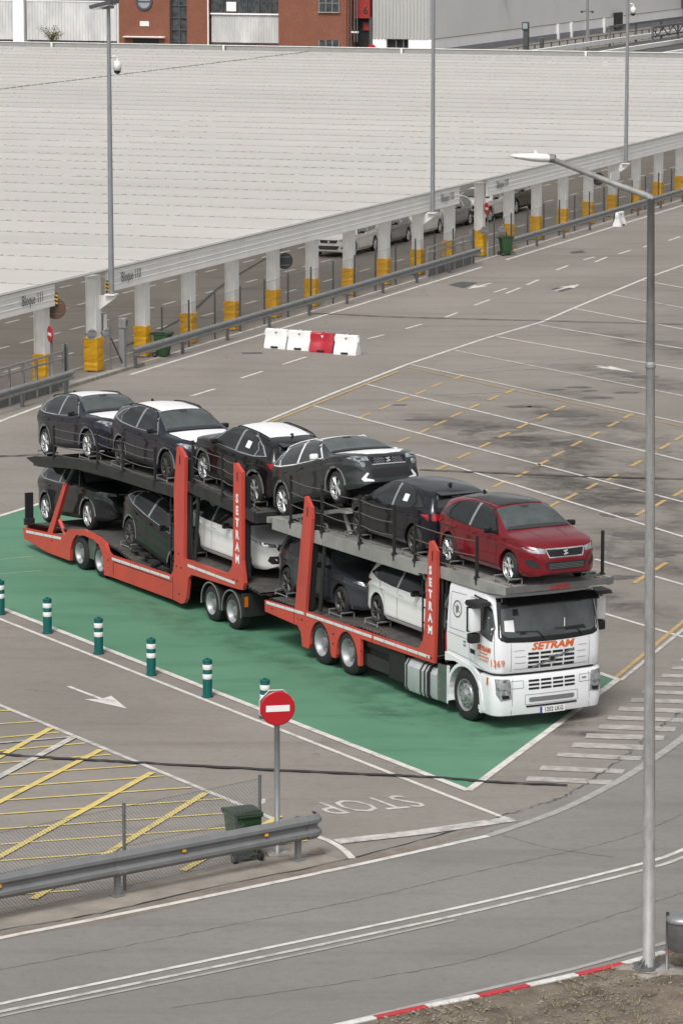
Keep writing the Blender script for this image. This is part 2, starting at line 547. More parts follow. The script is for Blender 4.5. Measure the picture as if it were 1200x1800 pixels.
# ---- green loading bay
def green():
    m = bpy.data.materials.new('green_paint')
    m.use_nodes = True
    nt = m.node_tree
    L = nt.links.new
    b = nt.nodes['Principled BSDF']
    b.inputs['Roughness'].default_value = 0.6
    b.inputs['Specular IOR Level'].default_value = 0.3
    geo = N_(nt, 'ShaderNodeNewGeometry')
    mp = N_(nt, 'ShaderNodeMapping')
    mp.inputs['Rotation'].default_value = (0, 0, rad(62))
    mp.inputs['Scale'].default_value = (0.25, 1.4, 1)
    L(geo.outputs['Position'], mp.inputs['Vector'])
    c = (0.088, 0.222, 0.137, 1)
    prev = None
    for vec, sc, lo, hi, col, k in ((geo.outputs['Position'], 0.3, 0.4, 0.7, (0.108, 0.250, 0.160), 1.0), (mp.outputs[0], 0.9, 0.5, 0.75, (0.052, 0.150, 0.090), 0.65),
                                    (geo.outputs['Position'], 1.6, 0.62, 0.85, (0.045, 0.11, 0.07), 0.5), (geo.outputs['Position'], 40, 0.5, 0.75, (0.05, 0.14, 0.085), 0.4),
                                    (mp.outputs[0], 2.6, 0.66, 0.8, (0.14, 0.24, 0.17), 0.6)):
        n = N_(nt, 'ShaderNodeTexNoise', Scale=sc, Detail=6, Roughness=0.65)
        L(vec, n.inputs['Vector'])
        r = N_(nt, 'ShaderNodeMapRange')
        r.inputs['From Min'].default_value = lo
        r.inputs['From Max'].default_value = hi
        r.inputs['To Max'].default_value = k
        L(n.outputs['Fac'], r.inputs['Value'])
        mx = N_(nt, 'ShaderNodeMix', data_type='RGBA')
        L(r.outputs[0], mx.inputs['Factor'])
        if prev is None: mx.inputs['A'].default_value = c
        else: L(prev, mx.inputs['A'])
        mx.inputs['B'].default_value = (*col, 1)
        prev = mx.outputs['Result']
    # dark tyre scuffs, plus soft shade along the truck's near side painted into the green
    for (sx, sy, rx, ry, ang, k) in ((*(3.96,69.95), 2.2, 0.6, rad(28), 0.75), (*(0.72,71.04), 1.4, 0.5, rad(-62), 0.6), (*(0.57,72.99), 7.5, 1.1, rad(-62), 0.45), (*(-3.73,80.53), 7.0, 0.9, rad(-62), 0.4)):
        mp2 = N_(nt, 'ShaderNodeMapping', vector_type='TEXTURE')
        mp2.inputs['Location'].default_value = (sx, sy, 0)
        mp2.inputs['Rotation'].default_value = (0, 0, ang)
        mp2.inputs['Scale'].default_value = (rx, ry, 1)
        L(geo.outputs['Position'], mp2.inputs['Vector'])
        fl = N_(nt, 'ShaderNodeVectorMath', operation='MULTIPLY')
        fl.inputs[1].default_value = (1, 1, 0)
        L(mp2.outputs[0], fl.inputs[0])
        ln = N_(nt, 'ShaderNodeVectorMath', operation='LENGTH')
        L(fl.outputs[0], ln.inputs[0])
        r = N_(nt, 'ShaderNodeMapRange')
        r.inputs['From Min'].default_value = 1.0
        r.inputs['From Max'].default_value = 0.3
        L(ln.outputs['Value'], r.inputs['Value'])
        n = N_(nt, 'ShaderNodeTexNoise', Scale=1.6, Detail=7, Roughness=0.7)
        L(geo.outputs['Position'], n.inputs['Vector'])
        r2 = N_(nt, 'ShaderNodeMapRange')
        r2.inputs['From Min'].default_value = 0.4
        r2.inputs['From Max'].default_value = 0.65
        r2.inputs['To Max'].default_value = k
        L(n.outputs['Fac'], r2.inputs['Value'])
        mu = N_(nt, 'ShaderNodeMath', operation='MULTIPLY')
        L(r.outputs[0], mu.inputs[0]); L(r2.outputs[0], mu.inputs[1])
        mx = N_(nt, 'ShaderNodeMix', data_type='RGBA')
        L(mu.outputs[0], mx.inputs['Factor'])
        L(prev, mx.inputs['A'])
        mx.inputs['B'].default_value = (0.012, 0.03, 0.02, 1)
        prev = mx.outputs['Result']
    L(prev, b.inputs['Base Color'])
    return m
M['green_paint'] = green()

# truck frame (x forward, y left): used for everything parked in the bay
TO, TA = Vector((4.084, 69.740, 0)), rad(-62)
TM = Matrix.Translation(TO) @ Matrix.Rotation(TA, 4, 'Z')
def tw(x, y, z=0.0):
    v = TM @ Vector((x, y, z))
    return (v.x, v.y) if z == 0.0 else (v.x, v.y, v.z)
G = [tw(3.54, -3.97), tw(-3.12, 3.33), tw(-29.6, 3.3), tw(-23.3, -4.98)]
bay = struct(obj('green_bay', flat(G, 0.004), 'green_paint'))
for a, b in ((0, 1), (1, 2), (2, 3), (3, 0)):
    line('bay_border', [G[a], G[b]], 0.15, 'white_line', bay, 0.009 + 0.001 * a)
line('lane_line', [tw(-23.3, -5.55), tw(4.2, -4.45), tw(5.75, -4.38)], 0.10, 'white_line')
for a, b in (((-8.22,87.44), (-7.32,87.97)), ((-8.05,85.61), (-6.97,86.12))):
    line('scrape', [a, b], 0.03, 'faded_line', bay, 0.008)

# ---- lane with arrow, STOP lettering, stop bar
def arrow(tail, tip, w=0.10, head=0.75, hw=0.24, m='white_line', parent=None):
    t, p = Vector((*tail, 0)), Vector((*tip, 0))
    d = (p - t).normalized(); n = Vector((-d.y, d.x, 0))
    q = p - d * head
    poly = [t + n * w / 2, q + n * w / 2, q - d * 0.12 + n * hw, p, q - d * 0.12 - n * hw, q - n * w / 2, t - n * w / 2]
    return obj('lane_arrow', flat([(v.x, v.y) for v in poly], 0.008), m, parent or ground)
arrow((-5.45,73.42), (-4.17,71.39), 0.09, 1.05, 0.30)
line('lane_line', [(-7.46,72.99), (-6.67,71.70), (-1.84,63.85), (-0.53,61.65)], 0.11, 'faded_line')
line('lane_line', [(-0.53,61.65), (-0.19,61.19), (0.05,60.60), (0.18,60.08)], 0.12, 'white_line', None, 0.010, True)
line('stop_line', [(-0.08,61.15), (1.35,61.80), (2.93,62.69)], 0.32, 'faded_line', None, 0.014)
obj('paint_patch', flat([(-0.52,60.67), (-0.36,60.82), (-0.26,60.45), (-0.41,60.30), (-0.57,60.37)], 0.009), 'gutter', ground)
tx = Vector((-1.443, -0.529, 0)); ty = Vector((0.52, -0.80, 0))
sc_ = Vector((*(0.42,63.77), 0))
text('STOP', 1.0, (sc_.x, sc_.y, 0.008), tx.normalized() * 0.76, ty.normalized() * 1.36, 'faded_line', ground, 'stop_lettering')

# ---- yellow hatched area behind the fence
for a, b in [((-7.07,71.19), (-6.41,71.19)), ((-6.94,69.91), (-5.86,70.25)), ((-6.83,68.71), (-5.33,69.33)), ((-6.73,67.65), (-4.78,68.43)), ((-6.64,66.70), (-4.25,67.51)), ((-6.55,65.78), (-3.73,66.62)),
             ((-6.46,64.85), (-3.18,65.83)), ((-6.37,63.89), (-2.65,64.97)), ((-6.28,62.93), (-2.10,64.14)), ((-6.18,61.91), (-2.02,63.09)), ((-6.08,60.89), (-1.97,62.11)), ((-5.98,59.83), (-1.62,61.12)), ((-3.44,59.58), (-0.57,61.27)), ((-5.77,57.67), (-4.18,58.15))]:
    line('hatch_line', [a, b], 0.075, 'yellow_line', None, 0.012)
for a, b in [((-6.60,66.31), (-5.51,69.66)), ((-6.29,63.05), (-4.45,67.88)), ((-5.94,59.37), (-3.41,66.09)), ((-4.88,57.57), (-2.39,64.55)), ((-2.58,59.29), (-1.06,62.89))]:
    line('hatch_bar', [a, b], 0.135, 'yellow_line', None, 0.018)
line('hatch_bar', [(-6.46,64.85), (-5.02,68.90)], 0.155, 'faded_line', None, 0.024)
line('hatch_line', [(-6.78,68.25), (-5.09,68.90)], 0.075, 'faded_line', None, 0.024)

# ---- zebra crossing
for k, (a, b) in enumerate([((3.32,65.66), (4.81,65.36)), ((3.61,66.48), (5.10,66.18)), ((3.97,67.51), (5.49,67.20)), ((4.30,68.29), (5.66,68.06)), ((4.60,69.04), (6.05,68.85)), ((4.90,69.81), (6.33,69.57)),
                            ((5.12,70.59), (6.55,70.35)), ((5.39,71.39), (6.78,71.14)), ((5.68,72.16), (7.08,71.95)), ((5.98,72.94), (7.38,72.68)), ((6.24,73.68), (7.63,73.47)), ((6.48,74.44), (7.93,74.23)), ((6.76,75.22), (8.13,75.00)), ((7.01,76.01), (8.33,75.78))]):
    line('crossing_stripe', [a, b], 0.36 + random.uniform(-.05, .05), 'zebra', None, 0.009)

# ---- tar seams
for pts in ([(-7.16,67.79), (-6.29,67.51), (-5.11,67.15), (-3.74,66.84), (-1.65,66.35), (0.21,65.96), (1.64,65.70), (2.64,65.36), (4.01,65.10)], [(-1.26,138.19), (2.09,136.93), (5.19,136.21), (8.47,135.50), (14.31,134.11)],
            [(2.11,101.05), (4.01,100.56), (6.14,99.97), (10.66,99.20)], [(-10.15,103.48), (-9.52,103.48), (-8.04,103.90)]):
    p = [(x, y + random.uniform(-.03, .03)) for x, y in smooth_line(pts, 10)]
    obj('tar_seam', ribbon(bmesh.new(), p, 0.11, 0.030, 0.4), 'tar', ground)

# ---- stall lines of the lot on the right
line('lot_line', [(-2.56,109.40), (-0.23,116.54), (2.17,123.46), (4.97,130.42), (7.27,135.50), (8.74,140.05), (10.36,144.89), (12.10,150.09), (14.19,155.65), (18.66,168.37)], 0.13, 'white_line')
line('lot_line', [(-2.42,109.17), (-0.18,115.76), (1.86,121.73)], 0.10, 'ochre_line', None, 0.011)
for a, b in [((3.88,127.24), (12.14,113.35)), ((5.46,131.08), (12.81,119.77)), ((7.10,134.63), (13.36,125.10)), ((8.65,139.86), (13.89,130.10)), ((10.33,144.69), (14.56,136.57)), ((12.00,149.66), (15.27,143.31)),
             ((0.73,118.67), (10.78,100.36)), ((-0.90,113.73), (10.06,93.51)), ((2.07,103.90), (9.51,88.20)), ((6.00,87.59), (8.90,82.36)), ((5.77,80.92), (8.29,76.58))]:
    line('stall_line', [a, b], 0.10, 'white_line' if random.random() < .7 else 'faded_line')
line('stall_line', [(2.30,123.46), (11.53,107.58)], 0.08, 'white_line')
line('stall_line', [(2.17,122.74), (11.45,106.80)], 0.07, 'ochre_line', None, 0.010)
for a, b in [((3.14,121.02), (7.84,125.25)), ((2.48,115.76), (5.45,116.93)), ((4.08,121.45), (6.73,122.45))]:
    line('faint_line', [a, b], 0.06, 'grey_line', None, 0.007)
line('lot_line', [(5.51,74.17), (7.50,80.28), (9.63,86.85)], 0.10, 'ochre_line')
line('lot_line', [(5.61,73.95), (7.42,79.40), (9.50,85.61)], 0.09, 'faded_line', None, 0.010)
dirR = Vector((0.34, 0.94, 0))
for (px, n) in (( [(3.79,120.32), (3.02,118.40), (2.48,116.67), (1.90,115.12), (1.34,113.35), (0.68,111.52)], 0), ([(5.29,116.93), (4.71,115.37), (4.04,113.48), (3.45,111.76), (2.91,109.98), (2.39,108.37), (1.80,106.69)], 0),
                ([(6.63,113.11), (6.02,111.40), (5.33,109.40), (4.71,107.58), (4.06,105.60), (3.42,103.69), (2.77,101.65)], 0), ([(8.60,111.52), (8.01,109.75), (7.32,107.69), (6.70,105.93), (6.07,104.00), (5.54,102.35), (4.88,100.36), (4.20,98.72), (3.66,97.32)], 0),
                ([(9.75,107.13), (9.16,105.39), (8.11,102.25), (7.27,99.78), (6.64,98.35), (5.98,96.68), (5.43,95.34)], 0), ([(8.84,97.23), (8.20,95.60), (7.65,94.29), (7.47,86.63), (6.88,85.04)], 0)):
    for p in px:
        c = Vector((*p, 0))
        line('bay_dash', [tuple((c - dirR * 0.55)[:2]), tuple((c + dirR * 0.55)[:2])], 0.12, 'ochre_line')
# dashes and arrows of the far lane
for a, b in [((-4.69,115.76), (-3.99,117.46)), ((-3.23,120.04), (-2.57,121.73)), ((-1.94,123.46), (-1.19,125.40)), ((0.91,130.42), (1.50,131.58)), ((2.30,133.43), (2.90,134.81)), ((3.80,136.93), (4.28,138.38)), ((5.00,140.80), (5.65,142.72)), ((6.37,144.89), (7.02,146.93)), ((7.32,147.97), (7.89,149.87)),
             ((8.80,153.60), (9.40,155.42)), ((10.19,157.76), (10.72,158.95)), ((11.82,160.16), (12.49,161.89)), ((13.13,163.15), (13.77,164.94)), ((14.49,166.24), (15.16,168.10)), ((5.93,145.30), (6.47,146.72)), ((10.60,156.82), (11.25,158.95))]:
    line('lane_dash', [a, b], 0.12, 'white_line')
arrow((5.92,148.60), (4.95,146.52), 0.14, 1.2, 0.32); arrow((8.33,145.90), (9.42,148.18), 0.16, 1.3, 0.34); arrow((8.42,123.17), (9.57,121.45), 0.12, 1.6, 0.3)
M['patch_dark'] = mat('patch_dark', (0.085, 0.083, 0.082), 0.9, var=0.3, vscale=3, bump=0.3)
for q in ([(4.19,147.97), (4.81,149.23), (5.43,148.81), (4.80,146.72)], [(8.20,146.52), (8.95,147.76), (9.21,146.93), (8.52,145.50)], [(9.79,161.15), (10.38,161.89), (10.51,160.90), (9.87,160.41)], [(-3.40,126.62), (-2.71,126.77), (-2.66,126.31), (-3.35,126.31)]):
    obj('tar_patch', flat(q, 0.005), 'patch_dark', ground)
# edge line along the crash barrier
line('edge_line', [(-10.87,107.58), (-10.13,110.33), (-8.84,114.73)], 0.14, 'white_line')
line('edge_line', [(-6.85,120.88), (5.79,154.74)], 0.14, 'white_line')
line('edge_line', [(6.93,157.76), (16.76,184.27), (20.65,194.81)], 0.14, 'white_line')

# ---- kerb of the island, stones painted red and white in turn
M['kerb_white'] = mat('kerb_white', (0.70, 0.69, 0.66), 0.6, var=0.3, vscale=8)
M['kerb_red'] = mat('kerb_red', (0.50, 0.035, 0.045), 0.55, var=0.25, vscale=8)
kb = thing('kerb', 'red and white painted kerb along the dirt island', 'kerb', (1.5, 51.0, 0))
dense = []
kk = smooth_line([(-2.10,49.32), (0.32,51.07), (1.30,51.77), (2.48,52.57), (3.87,53.60), (4.59,54.22), (5.16,54.83), (6.14,56.01), (7.43,57.98), (10.23,62.53), (13.22,68.06)], 40)
acc = [0.0]
for i in range(1, len(kk)): acc.append(acc[-1] + math.dist(kk[i], kk[i - 1]))
def at_len(s):
    for i in range(1, len(kk)):
        if acc[i] >= s:
            t = (s - acc[i - 1]) / (acc[i] - acc[i - 1])
            return Vector((kk[i - 1][0] + t * (kk[i][0] - kk[i - 1][0]), kk[i - 1][1] + t * (kk[i][1] - kk[i - 1][1]), 0))
    return Vector((*kk[-1], 0))
start = min(range(len(kk)), key=lambda i: math.dist(kk[i], (1.16,51.66)))
LEN = 0.91
s0 = acc[start] % (2 * LEN) - 2 * LEN
k = 0
while s0 + k * LEN < acc[-1] - LEN:
    a, b = s0 + k * LEN, s0 + (k + 1) * LEN
    if a > 0:
        p, q = at_len(a + 0.006), at_len(b - 0.006)
        d = (q - p).normalized(); n = Vector((d.y, -d.x, 0))
        bm = bmesh.new()
        h0 = 0.11 + random.uniform(-.006, .006)
        prof = [(0.0, -0.05), (0.012, h0 - 0.02), (0.03, h0), (0.14, h0), (0.15, h0 - 0.01), (0.15, -0.05)]
        v0 = [bm.verts.new((p + n * u - kb.location).to_tuple()[:2] + (w,)) for u, w in prof]
        v1 = [bm.verts.new((q + n * u - kb.location).to_tuple()[:2] + (w,)) for u, w in prof]
        for i in range(5): bm.faces.new((v0[i], v1[i], v1[i + 1], v0[i + 1]))
        bm.faces.new(v0); bm.faces.new(list(reversed(v1)))
        bmesh.ops.recalc_face_normals(bm, faces=bm.faces[:])
        obj('kerb_stone', bm, 'kerb_white' if k % 2 == 0 else 'kerb_red', kb)
    k += 1
# island of bare earth with a gravelly, uneven surface
isl_edge = []
for i in range(0, len(kk), 5):
    a = Vector((*kk[max(i - 1, 0)], 0)); b = Vector((*kk[min(i + 1, len(kk) - 1)], 0))
    d = (b - a).normalized(); n = Vector((d.y, -d.x, 0))
    isl_edge.append(Vector((*kk[i], 0)) + n * 0.151)
bm = bmesh.new()
rows = []
for j in range(34):
    row = []
    for v in isl_edge:
        off = 0.16 * j + (0.09 if j else 0) * random.uniform(-.5, .5)
        x, y = v.x + off * 0.55, v.y - off * 0.83
        z = 0.085 if j == 0 else 0.10 + 0.05 * random.uniform(-1, 1) + 0.02 * math.sin(x * 3)
        row.append(bm.verts.new((x, y, z)))
    rows.append(row)
for j in range(33):
    for i in range(len(isl_edge) - 1):
        bm.faces.new((rows[j][i], rows[j + 1][i], rows[j + 1][i + 1], rows[j][i + 1]))
bmesh.ops.recalc_face_normals(bm, faces=bm.faces[:])
bm.normal_update()
if sum(f.normal.z for f in bm.faces) < 0:
    bmesh.ops.reverse_faces(bm, faces=bm.faces[:])
isl = struct(obj('earth_island', bm, 'earth', smooth=True))
M['pebble'] = mat('pebble', (0.30, 0.26, 0.21), 0.9, var=0.6, vscale=6, vcol=(0.10, 0.082, 0.065))
M['dry_grass'] = mat('dry_grass', (0.30, 0.24, 0.13), 0.9, var=0.6, vscale=3, vcol=(0.12, 0.13, 0.06))
bmp, bmg = bmesh.new(), bmesh.new()
for _ in range(12000):
    v = random.choice(isl_edge); off = random.uniform(0.04, 4.6)
    p = Vector((v.x + off * 0.55 + random.uniform(-.3, .3), v.y - off * 0.83 + random.uniform(-.1, .1), 0.11))
    if off < 0.35: p.x, p.y = v.x + off * 0.55, v.y - off * 0.83
    if random.random() < 0.8:
        r = random.uniform(0.008, 0.028) * (1.6 if random.random() < .06 else 1)
        q = [bmp.verts.new(p + Vector((math.cos(a) * r, math.sin(a) * r * .8, random.uniform(-.3, .2) * r))) for a in (0.3, 1.7, 3.2, 4.8)]
        t = bmp.verts.new(p + Vector((0, 0, r * .7)))
        for i in range(4): bmp.faces.new((q[i], q[(i + 1) % 4], t))
    else:
        for _b in range(3):
            a = random.uniform(0, 2 * PI); ln = random.uniform(0.05, 0.16)
            d = Vector((math.cos(a), math.sin(a), random.uniform(.15, .9))).normalized() * ln
            s = Vector((-math.sin(a), math.cos(a), 0)) * 0.006
            bmg.faces.new([bmg.verts.new(p - s), bmg.verts.new(p + s), bmg.verts.new(p + d)])
o = obj('gravel', bmp, 'pebble'); tag(o, 'loose gravel on the dirt island', 'gravel', kind='stuff')
o = obj('dry_grass', bmg, 'dry_grass'); tag(o, 'dry grass litter on the dirt island', 'grass', kind='stuff')
# dusty strip under the near crash barrier
struct(obj('dusty_verge', flat([(-6.45,54.83), (-5.25,55.88), (-4.25,56.52), (-3.45,57.14), (-2.11,58.35), (-1.11,59.15), (-0.02,60.05), (-0.38,60.48), (-0.95,60.56), (-1.34,60.12), (-1.87,59.72), (-2.76,58.98), (-3.47,58.32), (-4.51,57.71), (-5.37,57.18), (-6.61,56.33)], 0.002), mat('dust', (0.30, 0.265, 0.225), 0.95, var=0.5, vscale=1.6, vcol=(0.20, 0.178, 0.155), bump=0.5)))

M['oil'] = mat('oil', (0.075, 0.070, 0.066), 0.75, var=0.5, vscale=4, vcol=(0.13, 0.12, 0.11))
for (x, y), r in (((2.29,110.69), .42), ((5.43,113.48), .36), ((5.94,113.48), .30), ((6.72,117.33), .34), ((7.49,117.86), .42), ((7.82,117.07), .30), ((3.37,109.63), .28), ((3.85,108.48), .30), ((7.96,115.50), .4), ((9.67,120.32), .5), ((6.92,111.64), .7), ((1.74,113.85), .25), ((8.92,116.67), .4), ((7.00,93.85), .5), ((7.14,90.94), .6), ((7.47,88.20), .5), ((6.44,85.25), .4)):
    n = 14
    obj('oil_stain', flat([(x + r * 1.1 * math.cos(2 * PI * k / n) * random.uniform(.6, 1.25), y + r * .8 * math.sin(2 * PI * k / n) * random.uniform(.6, 1.25)) for k in range(n)], 0.0035), 'oil', ground)

# ================================================================ CAR PARK CANOPY (x along the lane, y into the lot)
M['canopy_white'] = mat('canopy_white', (0.82, 0.82, 0.80), 0.55, var=0.10, vscale=1.2)
M['canopy_roof'] = mat('canopy_roof', (0.91, 0.885, 0.85), 0.65, var=0.06, vscale=0.5, transl=0.50, stretch=(1, 0.25, 1))
M['canopy_edge'] = mat('canopy_edge', (0.33, 0.33, 0.31), 0.6, var=0.15)
M['wrap_yellow'] = mat('wrap_yellow', (0.78, 0.41, 0.012), 0.5, var=0.18, vscale=4, bump=1.0, bscale=6)
M['column_white'] = mat('column_white', (0.82, 0.82, 0.80), 0.6, var=0.22, vscale=2.5, stretch=(1, 1, .4))
CA, CB = rad(69.6), Vector((-8.077, 121.873, 0))
CM = Matrix.Translation(CB) @ Matrix.Rotation(CA, 4, 'Z')
def cw(r, n, z=0.0):
    v = CM @ Vector((r, n, z))
    return (v.x, v.y, v.z)
can = thing('canopy', 'long low car park canopy with pale roof, white columns and yellow column wraps', 'canopy', CB, CA)
# column: H-section shaft, head plate, wrinkled yellow padding round the foot
def column_mesh():
    bm = bmesh.new()
    box(bm, (0, -0.17, 1.28), (0.42, 0.03, 2.56)); box(bm, (0, 0.17, 1.28), (0.42, 0.03, 2.56)); box(bm, (0, 0, 1.28), (0.34, 0.31, 2.55))
    box(bm, (0, 0, 2.57), (0.5, 0.5, 0.03))
    me = bpy.data.meshes.new('column'); bm.to_mesh(me); bm.free(); me.materials.append(M['column_white']); return me
def wrap_mesh(seed):
    rnd = random.Random(seed)
    bm = bmesh.new()
    rings = []
    for j in range(13):
        z = 0.04 + 1.0 * j / 12
        ring = []
        for (x, y) in [(-.25, -.22), (-.1, -.235), (.08, -.23), (.25, -.22), (.26, 0), (.25, .22), (0, .23), (-.25, .22), (-.26, 0)]:
            k = 1 + rnd.uniform(-.05, .05) - (0.05 if j in (3, 8) else 0)
            ring.append(bm.verts.new((x * k, y * k, z + rnd.uniform(-.015, .015))))
        rings.append(ring)
    for j in range(12):
        for i in range(9): bm.faces.new((rings[j][i], rings[j][(i + 1) % 9], rings[j + 1][(i + 1) % 9], rings[j + 1][i]))
    bm.faces.new(rings[-1])
    me = bpy.data.meshes.new('yellow_wrap'); bm.to_mesh(me); bm.free(); me.materials.append(M['wrap_yellow']); return me
cme = column_mesh()
wms = [wrap_mesh(s) for s in range(4)]
for i, r in enumerate(range(-12, 92, 4)):
    c = link('column', cme, None, can); c.location = (r, 0, 0)
    w = link('yellow_wrap', wms[i % 4], None, c)
    if r in (0, 40): c.scale = (1, 1, 1.215); w.scale = (1.08, 1.08, 1.06 / 1.215)
for r in range(-12, 92, 4):                       # inner row
    for n in (16.0, 32.0, 48.0):
        c = link('column', cme, None, can); c.location = (r, n, 0)
# fascia: ribbed profile, one panel every 8 m, with its block name at the ends
prof = []
zz = [2.55, 2.57, 2.60, 2.74, 2.76, 2.78, 2.92, 2.94, 2.96, 3.10, 3.12, 3.14, 3.22, 3.25]
for i, z in enumerate(zz):
    prof.append((-0.34 + (0.03 if i in (3, 5, 6, 8, 9, 11) else 0.0) * (0.6), z))
prof = [(-0.26, 2.55)] + prof + [(-0.26, 3.27)]
def fascia(r0, r1):
    bm = bmesh.new()
    a = [bm.verts.new((r0, y, z)) for y, z in prof]; b = [bm.verts.new((r1, y, z)) for y, z in prof]
    for i in range(len(prof) - 1): bm.faces.new((a[i], a[i + 1], b[i + 1], b[i]))
    bm.faces.new((a[-1], a[0], b[0], b[-1])); bm.faces.new(a); bm.faces.new(list(reversed(b)))
    bmesh.ops.recalc_face_normals(bm, faces=bm.faces[:])
    return obj('fascia_panel', bm, 'canopy_white', can)
blocks = [(-14.0, -3.7), (0.35, 36.3), (40.0, 92.0)]
for a, b in blocks:
    r = a
    while r < b - 0.1:
        e = min(r + 6.0, b)
        f = fascia(r + 0.006, e - 0.006)
        r = e
for s, r in (('Bloque 111', -5.4), ('Bloque 110', 2.25), ('Bloque 110', 34.7), ('Bloque 109', 42.0)):
    text(s, 0.47, (r, -0.372, 2.93), (0.74, 0, 0), (0, 0, 1.0), 'lettering_dark', can, 'block_lettering', bold=0.004)
# top flashing and roof sheets bay by bay
obj('ridge_flashing', bx((39, -0.24, 3.275), (106, 0.24, 0.03)), 'canopy_edge', can)
rnd = random.Random(3)
ROOFS = [mat('canopy_roof', tuple(k * v for v in (0.95, 0.925, 0.89)), 0.65, var=0.13, vscale=0.35, transl=0.50, stretch=(1, 0.3, 1)) for k in (1.0, .975, 1.02, .95)]
NB = 118.0
for i, r in enumerate(range(-16, 148, 4)):
    bm = bmesh.new()
    z0, z1 = 3.245 , 3.232
    ns = [-0.13, 24.5, 48.9, 49.1, 80, NB]
    zo = [0, -.03, -.06, -.05, -.02, 0]
    sub = 4
    lay = []
    for k in range(sub + 1):
        t = k / sub
        sag = -0.015 * math.sin(PI * t)
        lay.append([bm.verts.new((r + 4.03 * t, n, z0 + (z1 - z0) * t + sag + zo[q])) for q, n in enumerate(ns)])
    for k in range(sub):
        for q in range(len(ns) - 1): bm.faces.new((lay[k][q], lay[k + 1][q], lay[k + 1][q + 1], lay[k][q + 1]))
    # the lapped edge folds down at both ends
    bmesh.ops.recalc_face_normals(bm, faces=bm.faces[:])
    bm.normal_update()
    if sum(f.normal.z for f in bm.faces) < 0: bmesh.ops.reverse_faces(bm, faces=bm.faces[:])
    obj('roof_panel', bm, ROOFS[rnd.randrange(4)], can, smooth=True)
bmf = bmesh.new()
for i, r in enumerate(range(-16, 148, 4)):         # fixing clips along every lap
    n = 0.0
    while n < 110:
        if rnd.random() < (0.88 if r < 56 else 0.5):
            ln = rnd.uniform(.12, .22)
            box(bmf, (r + 0.02 + rnd.uniform(-.02, .02), n, 3.248), (0.03, ln, 0.022))
        n += rnd.uniform(0.40, 0.48)
o = obj('fixing_clip', bmf, mat('clip_grey', (0.31, 0.305, 0.29), 0.6), can); o['kind'] = 'stuff'
bmj = bmesh.new()
for r in range(84, 148, 1):
    box(bmj, (r + .5, 49.0, 3.2), (0.8, 0.05, 0.06))
obj('roof_joint', bmj, 'canopy_edge', can)
# upstand at the far end of the roof
for a in range(-14, 126, 14):
    obj('end_fascia', bx((149.0, a + 7.0, 3.27), (0.25, 13.75, 0.42)), 'canopy_edge', can)
    obj('end_post', bx((148.8, a + 0.02, 3.28), (0.3, 0.14, 0.46)), 'canopy_white', can)
obj('end_capping', bx((149.0, 55, 3.505), (0.36, 140, 0.04)), 'canopy_white', can)
# painted rows under the canopy
bmd = None
for n, w in ((2.6, 0.15), (5.4, 0.15), (8.4, 0.15), (11.5, 0.15), (15.0, 0.15), (19.0, 0.15), (23.0, 0.15), (28.0, 0.15)):
    for r in range(-26, 92):
        rr = r * 2.1 + n * 0.3
        if -30 < rr < 92 and (n < 12 or rr > 20):
            a, b = cw(rr, n), cw(rr + 1.2, n)
            line('stall_dash', [a[:2], b[:2]], w, 'white_line')
for n in (0.75, -0.62):
    line('stall_line', [cw(-14, n)[:2], cw(92, n)[:2]], 0.12, 'faded_line')
for pts in ([cw(6, 1.6), cw(15, 3.1), cw(26, 6.0), cw(40, 9)], ):
    obj('tar_seam', ribbon(bmesh.new(), smooth_line([p[:2] for p in pts], 8), 0.12, 0.014, 0.2), 'tar', ground)

# ---------------------------------------------------------------- floodlight masts on brackets
def mast(r, ztop, label, camera_z=None, flood=False):
    p = cw(r + 0.05, -0.62, 2.5)
    t = thing('light_mast', label, 'light pole', p, CA, 'tall masts along the canopy')
    bm = tb([(0, 0, 0.05), (0, 0, ztop - 2.5)], [0.095, 0.06], 14)
    obj('pole', bm, 'pole_grey', t, angle=40)
    obj('base_plate', bx((0, 0, 0.03), (0.36, 0.36, 0.035)), 'canopy_white', t)
    obj('bracket', pr([(0.45, -0.5), (0.45, 0.0), (-0.17, 0.0), (-0.17, -0.06)], -0.02, 0.02, 'yz'), 'canopy_white', t)
    if flood:
        for s in (-1, 1):
            h = obj('floodlight', bx((s * 0.2, 0.25 - 0.1, ztop - 2.45), (0.36, 0.75, 0.12), Matrix.Rotation(rad(-14), 3, 'X'), 0.015), 'post_dark', t)
            obj('lens', bx((s * 0.2, 0.25 - 0.1 + .02, ztop - 2.53), (0.30, 0.6, 0.05), Matrix.Rotation(rad(-14), 3, 'X')), 'lamp_white', h)
        obj('cross_arm', bx((0, 0.05, ztop - 2.56), (0.95, 0.08, 0.08)), 'pole_grey', t)
    if camera_z:
        z = camera_z - 2.5
        k = obj('camera_arm', tb([(0, 0, z), (0.12, -0.12, z + .03), (0.2, -0.2, z), (0.2, -0.2, z - 0.15)], 0.04, 8), 'lamp_white', t, smooth=True)
        bm = lathe(bmesh.new(), [(0.03, 0.02), (0.11, -0.02), (0.14, -0.12), (0.135, -0.3)], 14, center=(0.2, -0.2, z - 0.12))
        obj('camera_housing', bm, 'lamp_white', t, smooth=True)
        bm = bmesh.new(); bmesh.ops.create_uvsphere(bm, u_segments=12, v_segments=8, radius=0.115, matrix=Matrix.Translation((0.2, -0.2, z - 0.43)))
        obj('camera_dome', bm, 'black_gloss', t, smooth=True)
    return t
mast(0, 11.85, 'tall grey mast with floodlights and a white dome camera, beside the left gate', 10.2, True)
mast(32, 14.5, 'tall grey mast rising out of the picture in the middle of the canopy edge')
mast(60, 14.2, 'tall grey mast at far right of canopy with white camera near its top', 10.0)

